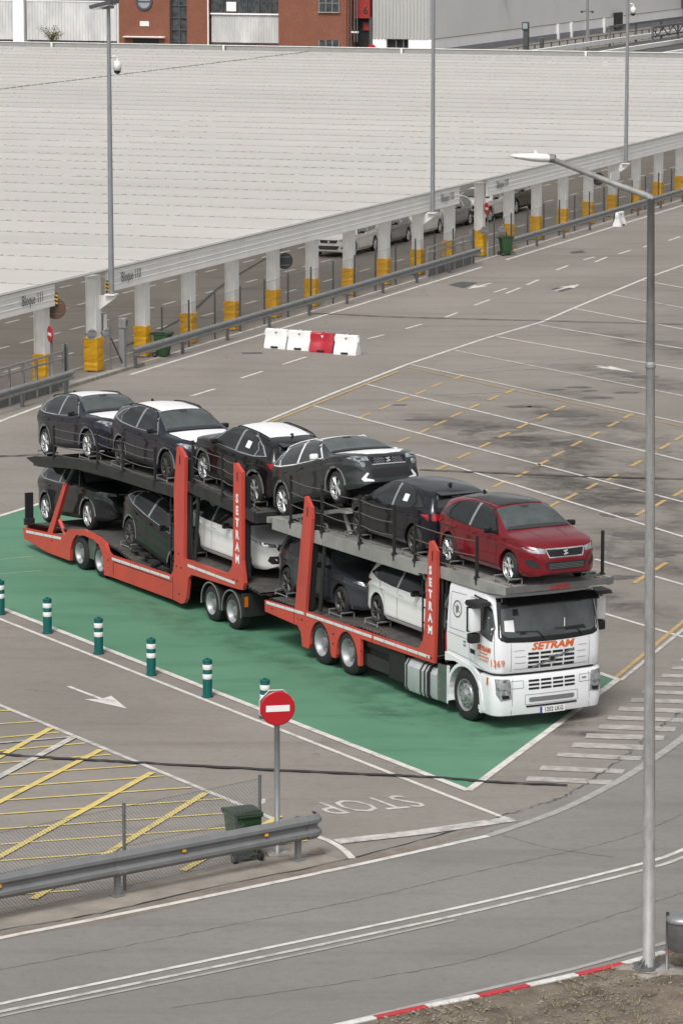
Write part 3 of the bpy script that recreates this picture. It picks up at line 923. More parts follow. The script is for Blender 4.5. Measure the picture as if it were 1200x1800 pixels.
# ---------------------------------------------------------------- crash barriers
def wbeam(bm, pts, z=0.60, flip=1.0, off=0.0):
    """W-profile rail swept along plan points; profile bulges to the side -n*flip"""
    pf = [(0.0, -0.155), (0.03, -0.145), (0.08, -0.10), (0.08, -0.06), (0.015, -0.015), (0.015, 0.015), (0.08, 0.06), (0.08, 0.10), (0.03, 0.145), (0.0, 0.155)]
    pf = pf + [(u - 0.006, w) for u, w in reversed(pf)]
    P = [Vector((p[0], p[1], p[2] if len(p) > 2 else 0)) for p in pts]
    rings = []
    for i, p in enumerate(P):
        d = (P[min(i + 1, len(P) - 1)] - P[max(i - 1, 0)]); d.z = 0; d.normalize()
        n = Vector((d.y, -d.x, 0)) * flip
        rings.append([bm.verts.new(p + n * (u + off) + Vector((0, 0, z + w))) for u, w in pf])
    m = len(pf)
    for i in range(len(rings) - 1):
        for k in range(m): bm.faces.new((rings[i][k], rings[i][(k + 1) % m], rings[i + 1][(k + 1) % m], rings[i + 1][k]))
    bm.faces.new(rings[0]); bm.faces.new(list(reversed(rings[-1])))
    bmesh.ops.recalc_face_normals(bm, faces=bm.faces[:])
    return bm
def barrier(label, r0, r1, n, post_step=4.0):
    t = thing('crash_barrier', label, 'guardrail', cw(r0, n), CA, 'crash barriers along the canopy')
    L = r1 - r0
    r = 0.0
    while r < L - 0.05:
        e = min(r + 4.0, L)
        obj('rail', wbeam(bmesh.new(), [(r + .003, 0, 0), (e + (0.12 if e < L else 0), -0.004 if int(r / 4) % 2 else 0.004, 0)], 0.56), 'galv', t, angle=35)
        r = e
    x = 0.35
    while x < L:
        bm = bmesh.new(); box(bm, (x, 0.06, 0.33), (0.10, 0.09, 0.68)); box(bm, (x, 0.03, 0.56), (0.09, 0.05, 0.2))
        obj('post', bm, 'galv_dark', t)
        x += post_step
    return t
barrier('short galvanised crash barrier at left edge of the photo below the gate', -12, -4.9, -1.45, 3.2)
barrier('long galvanised crash barrier running behind the red and white plastic blocks', 0.75, 36.9, -1.05)
barrier('galvanised crash barrier on the right behind the tall lamp post', 40.6, 92, -1.05)

# ---------------------------------------------------------------- fence posts with thin wire mesh behind the crash barriers
M['wire'] = mat('wire', (0.16, 0.165, 0.17), 0.5, 0.5)
def far_fence(label, r0, r1, n):
    t = thing('wire_fence', label, 'fence', cw(r0, n), CA, 'wire fences along the canopy')
    L = r1 - r0
    x = 0.0
    while x <= L:
        obj('post', tb([(x, 0, 0), (x, 0, 1.62)], 0.035, 8), 'post_dark', t)
        x += 2.35
    bm = bmesh.new()
    x = 0.0
    while x < L:                                  # diamond mesh, two families of wires
        for s in (1, -1):
            a = (x, 0, 0.06 if s > 0 else 1.5); b = (min(x + 1.44, L), 0, 1.5 if s > 0 else 0.06)
            v = [bm.verts.new(q) for q in ((a[0] - .004, 0, a[2]), (a[0] + .004, 0, a[2]), (b[0] + .004, 0, b[2]), (b[0] - .004, 0, b[2]))]
            bm.faces.new(v)
        x += 0.10
    o = obj('wire_mesh', bm, 'wire', t); o['kind'] = 'stuff'
    for z in (1.5, 0.8): obj('line_wire', tb([(0, 0, z), (L, 0, z)], 0.005, 4), 'wire', t)
    return t
far_fence('wire mesh fence on slim posts behind the long middle crash barrier', 4.6, 35.5, -0.45)
far_fence('wire mesh fence on slim posts behind the right crash barrier', 40.6, 92, -0.45)

# ================================================================ CARS
M['glass'] = mat('car_glass', (0.016, 0.019, 0.020), 0.04, spec=0.9)
M['glass_light'] = mat('windscreen_glass', (0.080, 0.094, 0.094), 0.04, spec=0.9, var=0.6, vscale=1.3)
M['film_white'] = mat('protective_film', (0.80, 0.80, 0.81), 0.35, var=0.05, vscale=3)
M['chrome'] = mat('chrome', (0.62, 0.63, 0.64), 0.22, 0.8)
M['trim_grey'] = mat('trim_grey', (0.20, 0.205, 0.21), 0.45, 0.3)
M['alloy'] = mat('alloy', (0.60, 0.61, 0.62), 0.3, 0.6)
M['alloy_dark'] = mat('alloy_dark', (0.09, 0.085, 0.08), 0.35, 0.6)
M['lamp_glass'] = mat('headlamp', (0.55, 0.58, 0.60), 0.08, 0.5, var=0.7, vscale=14, vcol=(0.08, 0.085, 0.09))
M['tail_red'] = mat('tail_lamp', (0.30, 0.006, 0.012), 0.15, coat=0.6)
M['seam'] = mat('seam', (0.006, 0.006, 0.006), 0.8)
M['cladding'] = mat('cladding', (0.025, 0.025, 0.027), 0.6)
M['badge'] = mat('badge', (0.65, 0.66, 0.67), 0.25, 0.7)
M['sticker'] = mat('sticker', (0.78, 0.78, 0.78), 0.6)
M['seat_dark'] = mat('interior', (0.03, 0.03, 0.032), 0.8)
def paint(name, col, metal=0.25, rough=0.32):
    return mat(name, col, rough, metal, coat=0.7, spec=0.3)
PAINT = {'navy': paint('paint_navy', (0.014, 0.014, 0.026)), 'black': paint('paint_black', (0.006, 0.006, 0.007)), 'olive': paint('paint_grey_green', (0.026, 0.031, 0.031)),
         'red': paint('paint_red', (0.20, 0.006, 0.014), 0.35), 'white': paint('paint_white', (0.74, 0.74, 0.73), 0.0), 'grey': paint('paint_grey', (0.042, 0.046, 0.056)),
         'dark': paint('paint_dark_green', (0.010, 0.013, 0.014)), 'silver': paint('paint_silver', (0.34, 0.35, 0.37), 0.5), 'midnight': paint('paint_midnight', (0.007, 0.0065, 0.012))}

def interp(tab, x):
    if x <= tab[0][0]: return tab[0][1]
    if x >= tab[-1][0]: return tab[-1][1]
    for i in range(len(tab) - 1):
        if tab[i][0] <= x <= tab[i + 1][0]:
            x0, y0 = tab[i]; x1, y1 = tab[i + 1]
            h = x1 - x0
            def slope(j):
                if j <= 0 or j >= len(tab) - 1: 
                    a, b = (0, 1) if j <= 0 else (-2, -1)
                    return (tab[b][1] - tab[a][1]) / (tab[b][0] - tab[a][0])
                a = (tab[j][1] - tab[j - 1][1]) / (tab[j][0] - tab[j - 1][0]); b = (tab[j + 1][1] - tab[j][1]) / (tab[j + 1][0] - tab[j][0])
                return 0.0 if a * b <= 0 else 2 * a * b / (a + b)
            t = (x - x0) / h
            m0, m1 = slope(i) * h, slope(i + 1) * h
            return (2 * t**3 - 3 * t * t + 1) * y0 + (t**3 - 2 * t * t + t) * m0 + (-2 * t**3 + 3 * t * t) * y1 + (t**3 - t * t) * m1

# side-view tables (x forward from mid wheelbase): top line, belt line, half width at the belt
HATCH = dict(wb=2.60, r=0.315, arch=0.375, sill=0.20,
    top=[(-2.00, .62), (-1.985, .80), (-1.95, .95), (-1.90, 1.03), (-1.72, 1.305), (-1.66, 1.345), (-1.2, 1.425), (-.7, 1.455), (-.25, 1.455), (.14, 1.435), (.36, 1.375), (1.02, 1.03), (1.12, 1.00), (1.5, .955), (1.82, .885), (1.98, .825), (2.07, .74), (2.115, .62), (2.13, .50)],
    belt=[(-2.00, .55), (-1.95, .85), (-1.84, .96), (-1.4, .98), (-.6, .94), (.2, .91), (.9, .90), (1.3, .88), (1.75, .81), (1.98, .74), (2.08, .62), (2.13, .46)],
    half=[(-2.00, .60), (-1.96, .68), (-1.85, .78), (-1.6, .84), (-1.2, .875), (-.5, .885), (.5, .885), (1.2, .875), (1.6, .845), (1.85, .77), (2.0, .66), (2.08, .55), (2.13, .42)],
    bot=[(-2.00, .34), (-1.9, .26), (-1.7, .21), (1.8, .19), (2.0, .21), (2.13, .28)])
SUVT = dict(wb=2.68, r=0.345, arch=0.405, sill=0.24,
    top=[(-2.13, .70), (-2.11, .86), (-2.09, 1.02), (-2.03, 1.10), (-1.82, 1.38), (-1.75, 1.42), (-1.2, 1.50), (-.7, 1.53), (-.2, 1.525), (.14, 1.505), (.36, 1.455), (1.06, 1.12), (1.16, 1.09), (1.6, 1.045), (1.92, .97), (2.08, .90), (2.165, .80), (2.205, .68), (2.22, .55)],
    belt=[(-2.13, .62), (-2.08, .93), (-1.95, 1.04), (-1.4, 1.05), (-.6, 1.01), (.2, .98), (.95, .985), (1.35, .965), (1.85, .89), (2.08, .81), (2.17, .69), (2.22, .52)],
    half=[(-2.13, .62), (-2.09, .70), (-1.97, .81), (-1.7, .87), (-1.2, .91), (-.5, .915), (.5, .915), (1.25, .91), (1.7, .88), (1.95, .80), (2.1, .69), (2.17, .57), (2.22, .43)],
    bot=[(-2.13, .40), (-2.0, .30), (-1.8, .25), (1.9, .22), (2.1, .25), (2.22, .32)])

def car_section(T, x):
    zt, zb, hw = interp(T['top'], x), interp(T['belt'], x), interp(T['half'], x)
    zb = min(zb, zt - 0.03)
    zs = max(T['sill'], interp(T['bot'], x))
    for s in (-1, 1):
        dx = x - s * T['wb'] / 2
        if abs(dx) < T['arch']:
            zs = max(zs, T['r'] + math.sqrt(max(0, T['arch'] ** 2 - dx * dx)))
    zs = min(zs, zb - 0.05)
    pts = [(0, zs), (hw * 0.55, zs)]
    for k in range(15):
        z = zs + (zb - zs) * k / 14
        u = (z - 0.15) / max(0.2, zb - 0.15)
        y = hw + 0.022 * math.sin(PI * min(1, max(0, u))) - 0.012
        if z < 0.34: y -= 0.07 * ((0.34 - z) / 0.16) ** 2
        # a crease below the belt
        y += 0.016 * math.exp(-((u - 0.82) / 0.045) ** 2) - 0.012 * math.exp(-((u - 0.62) / 0.12) ** 2) + 0.012 * math.exp(-((u - 0.22) / 0.07) ** 2)
        pts.append((y, z))
    rise = zt - zb
    wr = hw - 0.012 - rise * 0.46 - 0.015
    crown = 0.035 + 0.03 * min(1, rise / 0.4)
    crown = min(crown, rise * 0.6)
    e = (wr, zt - crown)
    k1 = (pts[-1][0] + (e[0] - pts[-1][0]) * 0.84, zb + (e[1] - zb) * 0.84)
    for k in range(1, 6):
        t = k / 5
        pts.append((pts[16][0] + (k1[0] - pts[16][0]) * t + 0.012 * math.sin(PI * t) * min(1, rise / .3), zb + (k1[1] - zb) * t))
    q = 0.86
    k2 = (wr * q, zt - crown * q * q)
    for k in range(1, 5):
        t = k / 4
        pts.append(((1 - t) ** 2 * k1[0] + 2 * t * (1 - t) * e[0] + t * t * k2[0], (1 - t) ** 2 * k1[1] + 2 * t * (1 - t) * e[1] + t * t * k2[1]))
    for k in range(1, 7):
        y = wr * q * (1 - k / 6)
        pts.append((y, zt - crown * (y / wr) ** 2 if wr > 0 else zt))
    return pts

def car_body(T):
    x0, x1 = T['top'][0][0], T['top'][-1][0]
    xs = {round(x0 + (x1 - x0) * i / 56, 4) for i in range(57)}
    for s in (-1, 1):
        for k in range(0, 17):
            xs.add(round(s * T['wb'] / 2 + T['arch'] * math.cos(PI * k / 16), 4))
        xs.add(round(s * T['wb'] / 2 + T['arch'] + 0.004, 4)); xs.add(round(s * T['wb'] / 2 - T['arch'] - 0.004, 4))
    for t in T['top']: xs.add(t[0])
    xs = sorted(xs)
    xs = [x for i, x in enumerate(xs) if i == 0 or x - xs[i - 1] > 0.003]
    bm = bmesh.new()
    rings = []
    for x in xs:
        s = car_section(T, x)
        full = s + [(-y, z) for y, z in reversed(s[1:-1])]
        rings.append([bm.verts.new((x, y, z)) for y, z in full])
    n = len(rings[0])
    for i in range(len(rings) - 1):
        for k in range(n): bm.faces.new((rings[i][k], rings[i + 1][k], rings[i + 1][(k + 1) % n], rings[i][(k + 1) % n]))
    bm.faces.new(rings[0]); bm.faces.new(list(reversed(rings[-1])))
    bmesh.ops.recalc_face_normals(bm, faces=bm.faces[:])
    return bm

def mesh_of(name, bm, m, angle=None, smooth=False):
    me = bpy.data.meshes.new(name)
    bm.normal_update(); bm.to_mesh(me); bm.free()
    if smooth or angle:
        me.polygons.foreach_set('use_smooth', [True] * len(me.polygons))
        if angle: me.set_sharp_from_angle(angle=rad(angle))
    me.materials.append(M[m] if isinstance(m, str) else m)
    return me

def patch(bvh, poly, view, off=0.006, step=0.12, bm=None):
    """a panel with the outline poly (drawn in side, front, rear or top view) laid on the body surface"""
    out = bm if bm is not None else bmesh.new()
    t = bmesh.new()
    vs = [t.verts.new((p[0], p[1], 0)) for p in poly]
    t.faces.new(vs)
    for ax in (0, 1):
        lo, hi = min(p[ax] for p in poly), max(p[ax] for p in poly)
        k = math.floor(lo / step) * step + step
        while k < hi:
            co = [0, 0, 0]; co[ax] = k; no = [0, 0, 0]; no[ax] = 1
            bmesh.ops.bisect_plane(t, geom=t.verts[:] + t.edges[:] + t.faces[:], plane_co=co, plane_no=no)
            k += step
    bmesh.ops.triangulate(t, faces=[f for f in t.faces if len(f.verts) > 4])
    new = {}
    for v in t.verts:
        u, w = v.co.x, v.co.y
        if view == 'side_r': o, d = Vector((u, -3, w)), Vector((0, 1, 0))
        elif view == 'side_l': o, d = Vector((u, 3, w)), Vector((0, -1, 0))
        elif view == 'front': o, d = Vector((5, u, w)), Vector((-1, 0, 0))
        elif view == 'rear': o, d = Vector((-5, u, w)), Vector((1, 0, 0))
        else: o, d = Vector((u, w, 6)), Vector((0, 0, -1))
        loc, nor, idx, dist = bvh.ray_cast(o, d)
        if loc is None:
            loc, nor, idx, dist = bvh.find_nearest(o + d * (3 if 'side' in view else 3))
        if nor.dot(d) > 0: nor = -nor
        new[v] = out.verts.new(loc + nor * off)
    fs = []
    for f in t.faces:
        fs.append(out.faces.new([new[v] for v in f.verts]))
    want = {'side_r': Vector((0, -1, 0)), 'side_l': Vector((0, 1, 0)), 'front': Vector((1, 0, 0)), 'rear': Vector((-1, 0, 0)), 'top': Vector((0, 0, 1))}[view]
    for f in fs:
        f.normal_update()
        if f.normal.dot(want) < 0: f.normal_flip()
    t.free()
    return out

def strip_poly(pts, w):
    L, R = [], []
    for i, p in enumerate(pts):
        a, b = pts[max(i - 1, 0)], pts[min(i + 1, len(pts) - 1)]
        d = Vector((b[0] - a[0], b[1] - a[1])).normalized()
        L.append((p[0] - d.y * w / 2, p[1] + d.x * w / 2)); R.append((p[0] + d.y * w / 2, p[1] - d.x * w / 2))
    return L + list(reversed(R))

def wheel_meshes(R, w=0.215, spokes=5, twin=True, rim='alloy', rk=0.70):
    """tyre and rim, axis along y, outer face at -y"""
    rr = R * rk
    prof = [(rr - .02, -w / 2 + .02), (rr, -w / 2 + .004), (R - .05, -w / 2), (R - .012, -w / 2 + .03), (R, -w / 2 + .06), (R, w / 2 - .06), (R - .012, w / 2 - .03), (R - .05, w / 2), (rr, w / 2 - .004), (rr - .02, w / 2 - .02)]
    tyre = mesh_of('tyre', lathe(bmesh.new(), prof, 32, 'y', close=False), 'rubber', 50)
    bm = bmesh.new()
    lathe(bm, [(rr - .035, -w / 2 + .05), (rr - .005, -w / 2 + .008), (rr + .004, -w / 2 - .002), (rr + .004, w / 2)], 32, 'y', close=False)
    lathe(bm, [(0.0001, -w / 2 + .01), (0.05, -w / 2 + .012), (0.07, -w / 2 + .03), (0.07, -w / 2 + .08)], 16, 'y', close=False)
    for k in range(spokes):
        for s in ((-.16, .16) if twin else (0,)):
            a0, a1 = 2 * PI * k / spokes + s * 0.35, 2 * PI * k / spokes + s
            h0, h1 = (0.020, 0.024) if twin else (0.036, 0.030)
            p0, p1 = Vector((math.cos(a0) * .05, 0, math.sin(a0) * .05)), Vector((math.cos(a1) * rr * .985, 0, math.sin(a1) * rr * .985))
            d = (p1 - p0).normalized(); n = Vector((-d.z, 0, d.x))
            for (q0, q1) in ((-w / 2 + .012, -w / 2 + .006),):
                v = [bm.verts.new(p0 + n * h0 + Vector((0, q0 + .02, 0))), bm.verts.new(p0 + Vector((0, q0, 0))), bm.verts.new(p0 - n * h0 + Vector((0, q0 + .02, 0))),
                     bm.verts.new(p1 - n * h1 + Vector((0, q1 + .03, 0))), bm.verts.new(p1 + Vector((0, q1, 0))), bm.verts.new(p1 + n * h1 + Vector((0, q1 + .03, 0)))]
                bm.faces.new((v[0], v[1], v[4], v[5])); bm.faces.new((v[1], v[2], v[3], v[4]))
    rim_me = mesh_of('rim', bm, rim, 40)
    hub = mesh_of('brake_disc', lathe(bmesh.new(), [(0.0001, -w / 2 + .085), (rr * 0.99, -w / 2 + .09)], 24, 'y', close=False), 'black')
    return tyre, rim_me, hub

def make_proto(T, kind):
    """dictionary of shared meshes for one body shape: list of (name, mesh, parent index or None)"""
    body = car_body(T)
    bvh = BVHTree.FromBMesh(body)
    parts = [('body', mesh_of('body', body, PAINT['white'], 32), None)]
    hatch = kind in ('hatch', 'ibiza')
    dz = 0.0 if hatch else 0.095
    sx = 1.0 if hatch else 1.035
    def S(poly): return [(x * sx, z + dz) for x, z in poly]
    def both(name, poly, m, off=0.006, ang=None):
        for v in ('side_r', 'side_l'):
            parts.append((name, mesh_of(name, patch(bvh, poly, v, off), m, 40), None))
    # glasshouse
    fr = S([(-.30, .945), (.80, .935), (.74, .985), (.40, 1.245), (.22, 1.33), (-.02, 1.365), (-.26, 1.375)])
    rd = S([(-1.20, .995), (-.40, .948), (-.36, 1.375), (-.78, 1.365), (-1.06, 1.31), (-1.28, 1.13)])
    qt = S([(-1.62, 1.055), (-1.27, 1.005), (-1.33, 1.13), (-1.14, 1.285), (-1.38, 1.21)])
    surround = S([(-1.70, 1.05), (-1.25, .975), (-.6, .935), (.87, .915), (.78, .995), (.43, 1.272), (.24, 1.352), (0, 1.385), (-.4, 1.40), (-.8, 1.385), (-1.10, 1.325), (-1.42, 1.225)])
    trim = 'chrome' if kind == 'suv' else ('film_white' if kind == 'arona' else 'black_gloss')
    both('window_surround', surround, trim, 0.004)
    both('side_window', fr, 'glass', 0.010); both('side_window', rd, 'glass', 0.010); both('quarter_window', qt, 'glass', 0.010)
    both('pillar_film', S([(-.385, .945), (-.305, .942), (-.265, 1.378), (-.355, 1.378)]), 'chrome' if kind != 'arona' else 'film_white', 0.014)
    wtop, wbase = (.30, .98) if hatch else (.30, 1.03)
    parts.append(('windscreen', mesh_of('windscreen', patch(bvh, [(wbase - .01, -.745), (wbase + .05, -.38), (wbase + .065, 0), (wbase + .05, .38), (wbase - .01, .745), (wtop, .60), (wtop + .03, 0), (wtop, -.60)], 'top', 0.006, 0.1), 'glass_light', 40), None))
    bm = bmesh.new()
    patch(bvh, [(wbase - .0, -.72), (wbase + .05, -.38), (wbase + .06, 0), (wbase + .05, .38), (wbase, .72), (wbase - .09, .69), (wbase - .06, 0), (wbase - .09, -.69)], 'top', 0.011, .12, bm)
    parts.append(('dashboard', mesh_of('dashboard', bm, 'seat_dark'), None))
    bm = bmesh.new()
    patch(bvh, [(wtop + .05, -.10), (wtop + .05, .10), (wtop + .12, .08), (wtop + .12, -.08)], 'top', 0.011, .12, bm)
    parts.append(('rear_view_mirror', mesh_of('rear_view_mirror', bm, 'seat_dark'), None))
    rz0, rz1 = (1.03, 1.285) if hatch else (1.11, 1.345)
    parts.append(('rear_window', mesh_of('rear_window', patch(bvh, [(-.60, rz0 + .02), (0, rz0), (.60, rz0 + .02), (.53, rz1), (-.53, rz1)], 'rear', 0.006, 0.1), 'glass', 40), None))
    # spoiler
    xs_, zs_ = (-1.70, 1.34) if hatch else (-1.80, 1.405)
    parts.append(('spoiler', mesh_of('spoiler', pr([(-.15, 0.0), (-.14, .016), (.1, .05), (.12, .0)], -.50, .50), 'black_gloss' if kind != 'x' else 'black', 40), None, (xs_, 0, zs_ - .045)))
    # doors: shut lines and handles
    for v in ('side_r', 'side_l'):
        bm = bmesh.new()
        zl = T['sill'] + .10
        for ln in (S([(.72, .90), (.80, .75)]) + [(.80 * sx, zl)], S([(-.345, .94), (-.36, .7)]) + [(-.34 * sx, zl)], S([(-1.16, .98), (-1.10, .82), (-.98, .66)]) + [(-.86 * sx, zl + .03), (-.80 * sx, zl)], [(-.80 * sx, zl), (.80 * sx, zl)]):
            patch(bvh, strip_poly(ln, 0.012), v, 0.003, 0.12, bm)
        patch(bvh, strip_poly([(1.0 * sx, T['belt'][6][1] - .02), (1.4, T['belt'][7][1] + .01), (1.8, interp(T['belt'], 1.8) + .0)], 0.010), v, 0.003, 0.12, bm)
        parts.append(('door_seam', mesh_of('door_seam', bm, 'seam'), None))
        s = -1 if v == 'side_r' else 1
        for hx in (-.18, -1.0):
            hb = bx((hx * sx, s * (interp(T['half'], hx) + .012), .83 + dz), (.19, .03, .028), None, .01)
            parts.append(('door_handle', mesh_of('door_handle', hb, PAINT['white'], 40), None))
    # front
    if kind == 'hatch':
        both_f = [('headlamp', [(.40, .675), (.62, .70), (.80, .785), (.74, .805), (.44, .745)], 'lamp_glass')]
        centre = [('grille', [(-.36, .575), (.36, .575), (.42, .65), (.36, .715), (-.36, .715), (-.42, .65)], 'black_gloss'), ('lower_intake', [(-.54, .33), (.54, .33), (.62, .40), (.58, .50), (-.58, .50), (-.62, .40)], 'black')]
    elif kind == 'ibiza':
        both_f = [('headlamp', [(.46, .665), (.72, .69), (.81, .775), (.72, .80), (.44, .75)], 'lamp_glass'), ('side_intake', [(.55, .36), (.76, .42), (.78, .54), (.68, .55), (.56, .44)], 'black')]
        centre = [('grille', [(-.35, .60), (.35, .60), (.41, .735), (-.41, .735)], 'black_gloss'), ('lower_intake', [(-.40, .34), (.40, .34), (.48, .50), (-.48, .50)], 'black')]
    elif kind == 'suv':
        both_f = [('headlamp', [(.44, .80), (.68, .825), (.84, .905), (.76, .925), (.46, .865)], 'lamp_glass'), ('side_intake', [(.52, .38), (.74, .42), (.74, .62), (.64, .60), (.52, .46)], 'black_gloss')]
        centre = [('grille', [(-.36, .665), (.36, .665), (.42, .75), (.36, .825), (-.36, .825), (-.42, .75)], 'black_gloss'), ('lower_intake', [(-.44, .40), (.44, .40), (.48, .58), (-.48, .58)], 'black')]
    else:
        both_f = [('headlamp', [(.45, .78), (.70, .80), (.83, .89), (.72, .915), (.45, .87)], 'lamp_glass'), ('side_intake', [(.46, .36), (.74, .40), (.72, .58), (.52, .52)], 'cladding')]
        centre = [('grille', [(-.38, .70), (.38, .70), (.43, .845), (-.43, .845)], 'black_gloss'), ('lower_intake', [(-.44, .41), (.44, .41), (.46, .60), (-.46, .60)], 'black')]
    for nm, poly, m in both_f:
        for s in (1, -1):
            parts.append((nm, mesh_of(nm, patch(bvh, [(y * s, z) for y, z in poly], 'front', 0.008, 0.08), m, 40), None))
    gi = None
    for nm, poly, m in centre:
        parts.append((nm, mesh_of(nm, patch(bvh, poly, 'front', 0.007, 0.08), m, 40), None))
        if nm == 'grille': gi = len(parts) - 1
    gz = {'hatch': .65, 'ibiza': .67, 'suv': .745, 'arona': .775}[kind]
    ring = {'ibiza': [(-.38, .59), (.38, .59), (.44, .745), (-.44, .745), (-.38, .59)], 'arona': [(-.40, .692), (.40, .692)], 'hatch': [(-.38, .727), (.38, .727)], 'suv': [(-.40, .838), (.40, .838)]}[kind]
    bm = bmesh.new()
    for i in range(len(ring) - 1): patch(bvh, strip_poly(ring[i:i + 2], 0.022), 'front', 0.011, 0.08, bm)
    parts.append(('grille_trim', mesh_of('grille_trim', bm, 'chrome'), gi))
    bm = bmesh.new()                                   # badge: two slanted bars of an S inside the grille
    for pl in ([(-.055, gz + .035), (.05, gz + .05), (.05, gz + .025), (-.02, gz + .015)], [(-.055, gz + .03), (-.03, gz + .025), (.05, gz - .01), (.05, gz - .035), (.02, gz - .03)], [(-.05, gz - .05), (.055, gz - .035), (.02, gz - .015), (-.05, gz - .025)]):
        patch(bvh, pl, 'front', 0.016, 0.1, bm)
    parts.append(('badge', mesh_of('badge', bm, 'badge'), gi))
    if kind == 'arona':
        bm = bmesh.new()
        for z in (.72, .745, .77, .795, .82):
            for k in range(-5, 6):
                y = k * .072 + (.036 if int(z * 40) % 2 else 0)
                if abs(y) < .36 and abs(y) > .075: patch(bvh, [(y - .022, z - .006), (y + .022, z - .006), (y + .022, z + .006), (y - .022, z + .006)], 'front', 0.012, 0.2, bm)
        parts.append(('grille_mesh', mesh_of('grille_mesh', bm, 'trim_grey'), gi))
        for s in (1, -1):
            c = bvh.ray_cast(Vector((5, .60 * s, .71)), Vector((-1, 0, 0)))[0]
            parts.append(('fog_lamp', mesh_of('fog_lamp', lathe(bmesh.new(), [(.0001, .02), (.05, .016), (.062, .0), (.062, -.05)], 16, 'x', center=c), 'lamp_glass', 40), None))
            parts.append(('skid_trim', mesh_of('skid_trim', patch(bvh, [(y * s, z) for y, z in ((.40, .34), (.62, .36), (.66, .42), (.54, .54), (.50, .52), (.57, .42), (.42, .38))], 'front', 0.010, 0.08), 'film_white'), None))
    else:
        bm = bmesh.new()
        for k in range(4):
            z = centre[1][1][0][1] + .03 + k * .03
            patch(bvh, strip_poly([(-.40, z), (.40, z)], .008), 'front', .011, .1, bm)
        parts.append(('intake_slats', mesh_of('intake_slats', bm, 'trim_grey'), len(parts) - (2 if kind != 'zz' else 1) if False else gi + 1))
    # rear
    tz = .86 if hatch else .96
    for s in (1, -1):
        parts.append(('tail_lamp', mesh_of('tail_lamp', patch(bvh, [(y * s, z) for y, z in ((.42, tz - .05), (.80, tz - .07), (.84, tz + .05), (.70, tz + .08), (.42, tz + .03))], 'rear', 0.010, 0.08), 'tail_red', 40), None))
    if kind in ('suv', 'hatch'):
        parts.append(('light_bar', mesh_of('light_bar', patch(bvh, [(-.42, tz - .035), (.42, tz - .035), (.42, tz + .005), (-.42, tz + .005)], 'rear', 0.009, 0.1), 'tail_red', 40), None))
    parts.append(('rear_diffuser', mesh_of('rear_diffuser', patch(bvh, [(-.58, .36 + dz * .6), (.58, .36 + dz * .6), (.64, .50 + dz * .6), (-.64, .50 + dz * .6)], 'rear', 0.007, 0.1), 'cladding', 40), None))
    bm = bmesh.new(); patch(bvh, strip_poly([(-.62, tz - .14), (.62, tz - .14)], .012), 'rear', .004, .1, bm)
    parts.append(('tailgate_seam', mesh_of('tailgate_seam', bm, 'seam'), None))
    # mirrors
    for s in (-1, 1):
        bm = bmesh.new()
        box(bm, (.60 * sx, s * .975, .985 + dz), (.12, .17, .12), None, .035)
        tube(bm, [(.60 * sx, s * .84, .94 + dz), (.60 * sx, s * .93, .95 + dz)], .025, 6)
        parts.append(('mirror', mesh_of('mirror', bm, 'black_gloss' if kind != 'arona' else 'film_white', 40), None))
    # aerial fin
    ax = -1.28 if hatch else -1.34
    za = bvh.ray_cast(Vector((ax, 0, 5)), Vector((0, 0, -1)))[0].z
    parts.append(('aerial', mesh_of('aerial', pr([(-.09, -.01), (.08, -.01), (-.05, .06), (-.08, .06)], -.018, .018), 'black'), None, (ax, 0, za)))
    # wheel arch cladding and sill for the tall cars
    if not hatch:
        for v in ('side_r', 'side_l'):
            for s in (-1, 1):
                cx, cz = s * T['wb'] / 2, T['r']
                arc = [(cx + (T['arch'] + .028) * math.cos(a), cz + (T['arch'] + .028) * math.sin(a)) for a in [PI * k / 14 for k in range(15)]]
                parts.append(('arch_trim', mesh_of('arch_trim', patch(bvh, strip_poly(arc, .055), v, .010, .3), 'trim_grey', 40), None))
            parts.append(('sill_trim', mesh_of('sill_trim', patch(bvh, strip_poly([(-.90, T['sill'] + .055), (.90, T['sill'] + .055)], .10), v, .008, .3), 'cladding', 40), None))
        for s in (-1, 1):                              # roof rails
            pts = []
            for k in range(13):
                x = -1.42 + 1.62 * k / 12
                h = bvh.ray_cast(Vector((x, s * .575, 5)), Vector((0, 0, -1)))[0]
                pts.append((x, s * .575, h.z + (.0 if k in (0, 12) else .035)))
            parts.append(('roof_rail', mesh_of('roof_rail', tb(pts, .016, 6), 'black_gloss' if kind == 'suv' else 'film_white', smooth=True), None))
    for s in (-1, 1):                                  # dark wheel-arch liners
        for e in (-1, 1):
            bm = bmesh.new(); ra = T['arch'] - .006; hw = interp(T['half'], e * T['wb'] / 2) - .045
            arcp = [(e * T['wb'] / 2 + ra * math.cos(a), T['r'] + ra * math.sin(a)) for a in [rad(-18 + 216 * k / 20) for k in range(21)]]
            va = [bm.verts.new((x, s * hw, z)) for x, z in arcp]; vb = [bm.verts.new((x, s * .40, z)) for x, z in arcp]
            for k in range(20): bm.faces.new((va[k], va[k + 1], vb[k + 1], vb[k]))
            parts.append(('wheel_liner', mesh_of('wheel_liner', bm, 'seam', smooth=True), None))
    films = {}
    rf = [(wtop - .06, -.50), (wtop - .03, 0), (wtop - .06, .50), (-1.30, .50), (-1.42, 0), (-1.30, -.50)]
    films['roof_film'] = mesh_of('roof_film', patch(bvh, rf, 'top', 0.006, 0.12), 'film_white', 40)
    hx = wbase + .10
    nose = 1.98 if hatch else 2.06
    films['bonnet_film'] = mesh_of('bonnet_film', patch(bvh, [(hx, -.72), (hx + .03, 0), (hx, .72), (nose - .35, .66), (nose - .06, .40), (nose, 0), (nose - .06, -.40), (nose - .35, -.66)], 'top', 0.006, 0.12), 'film_white', 40)
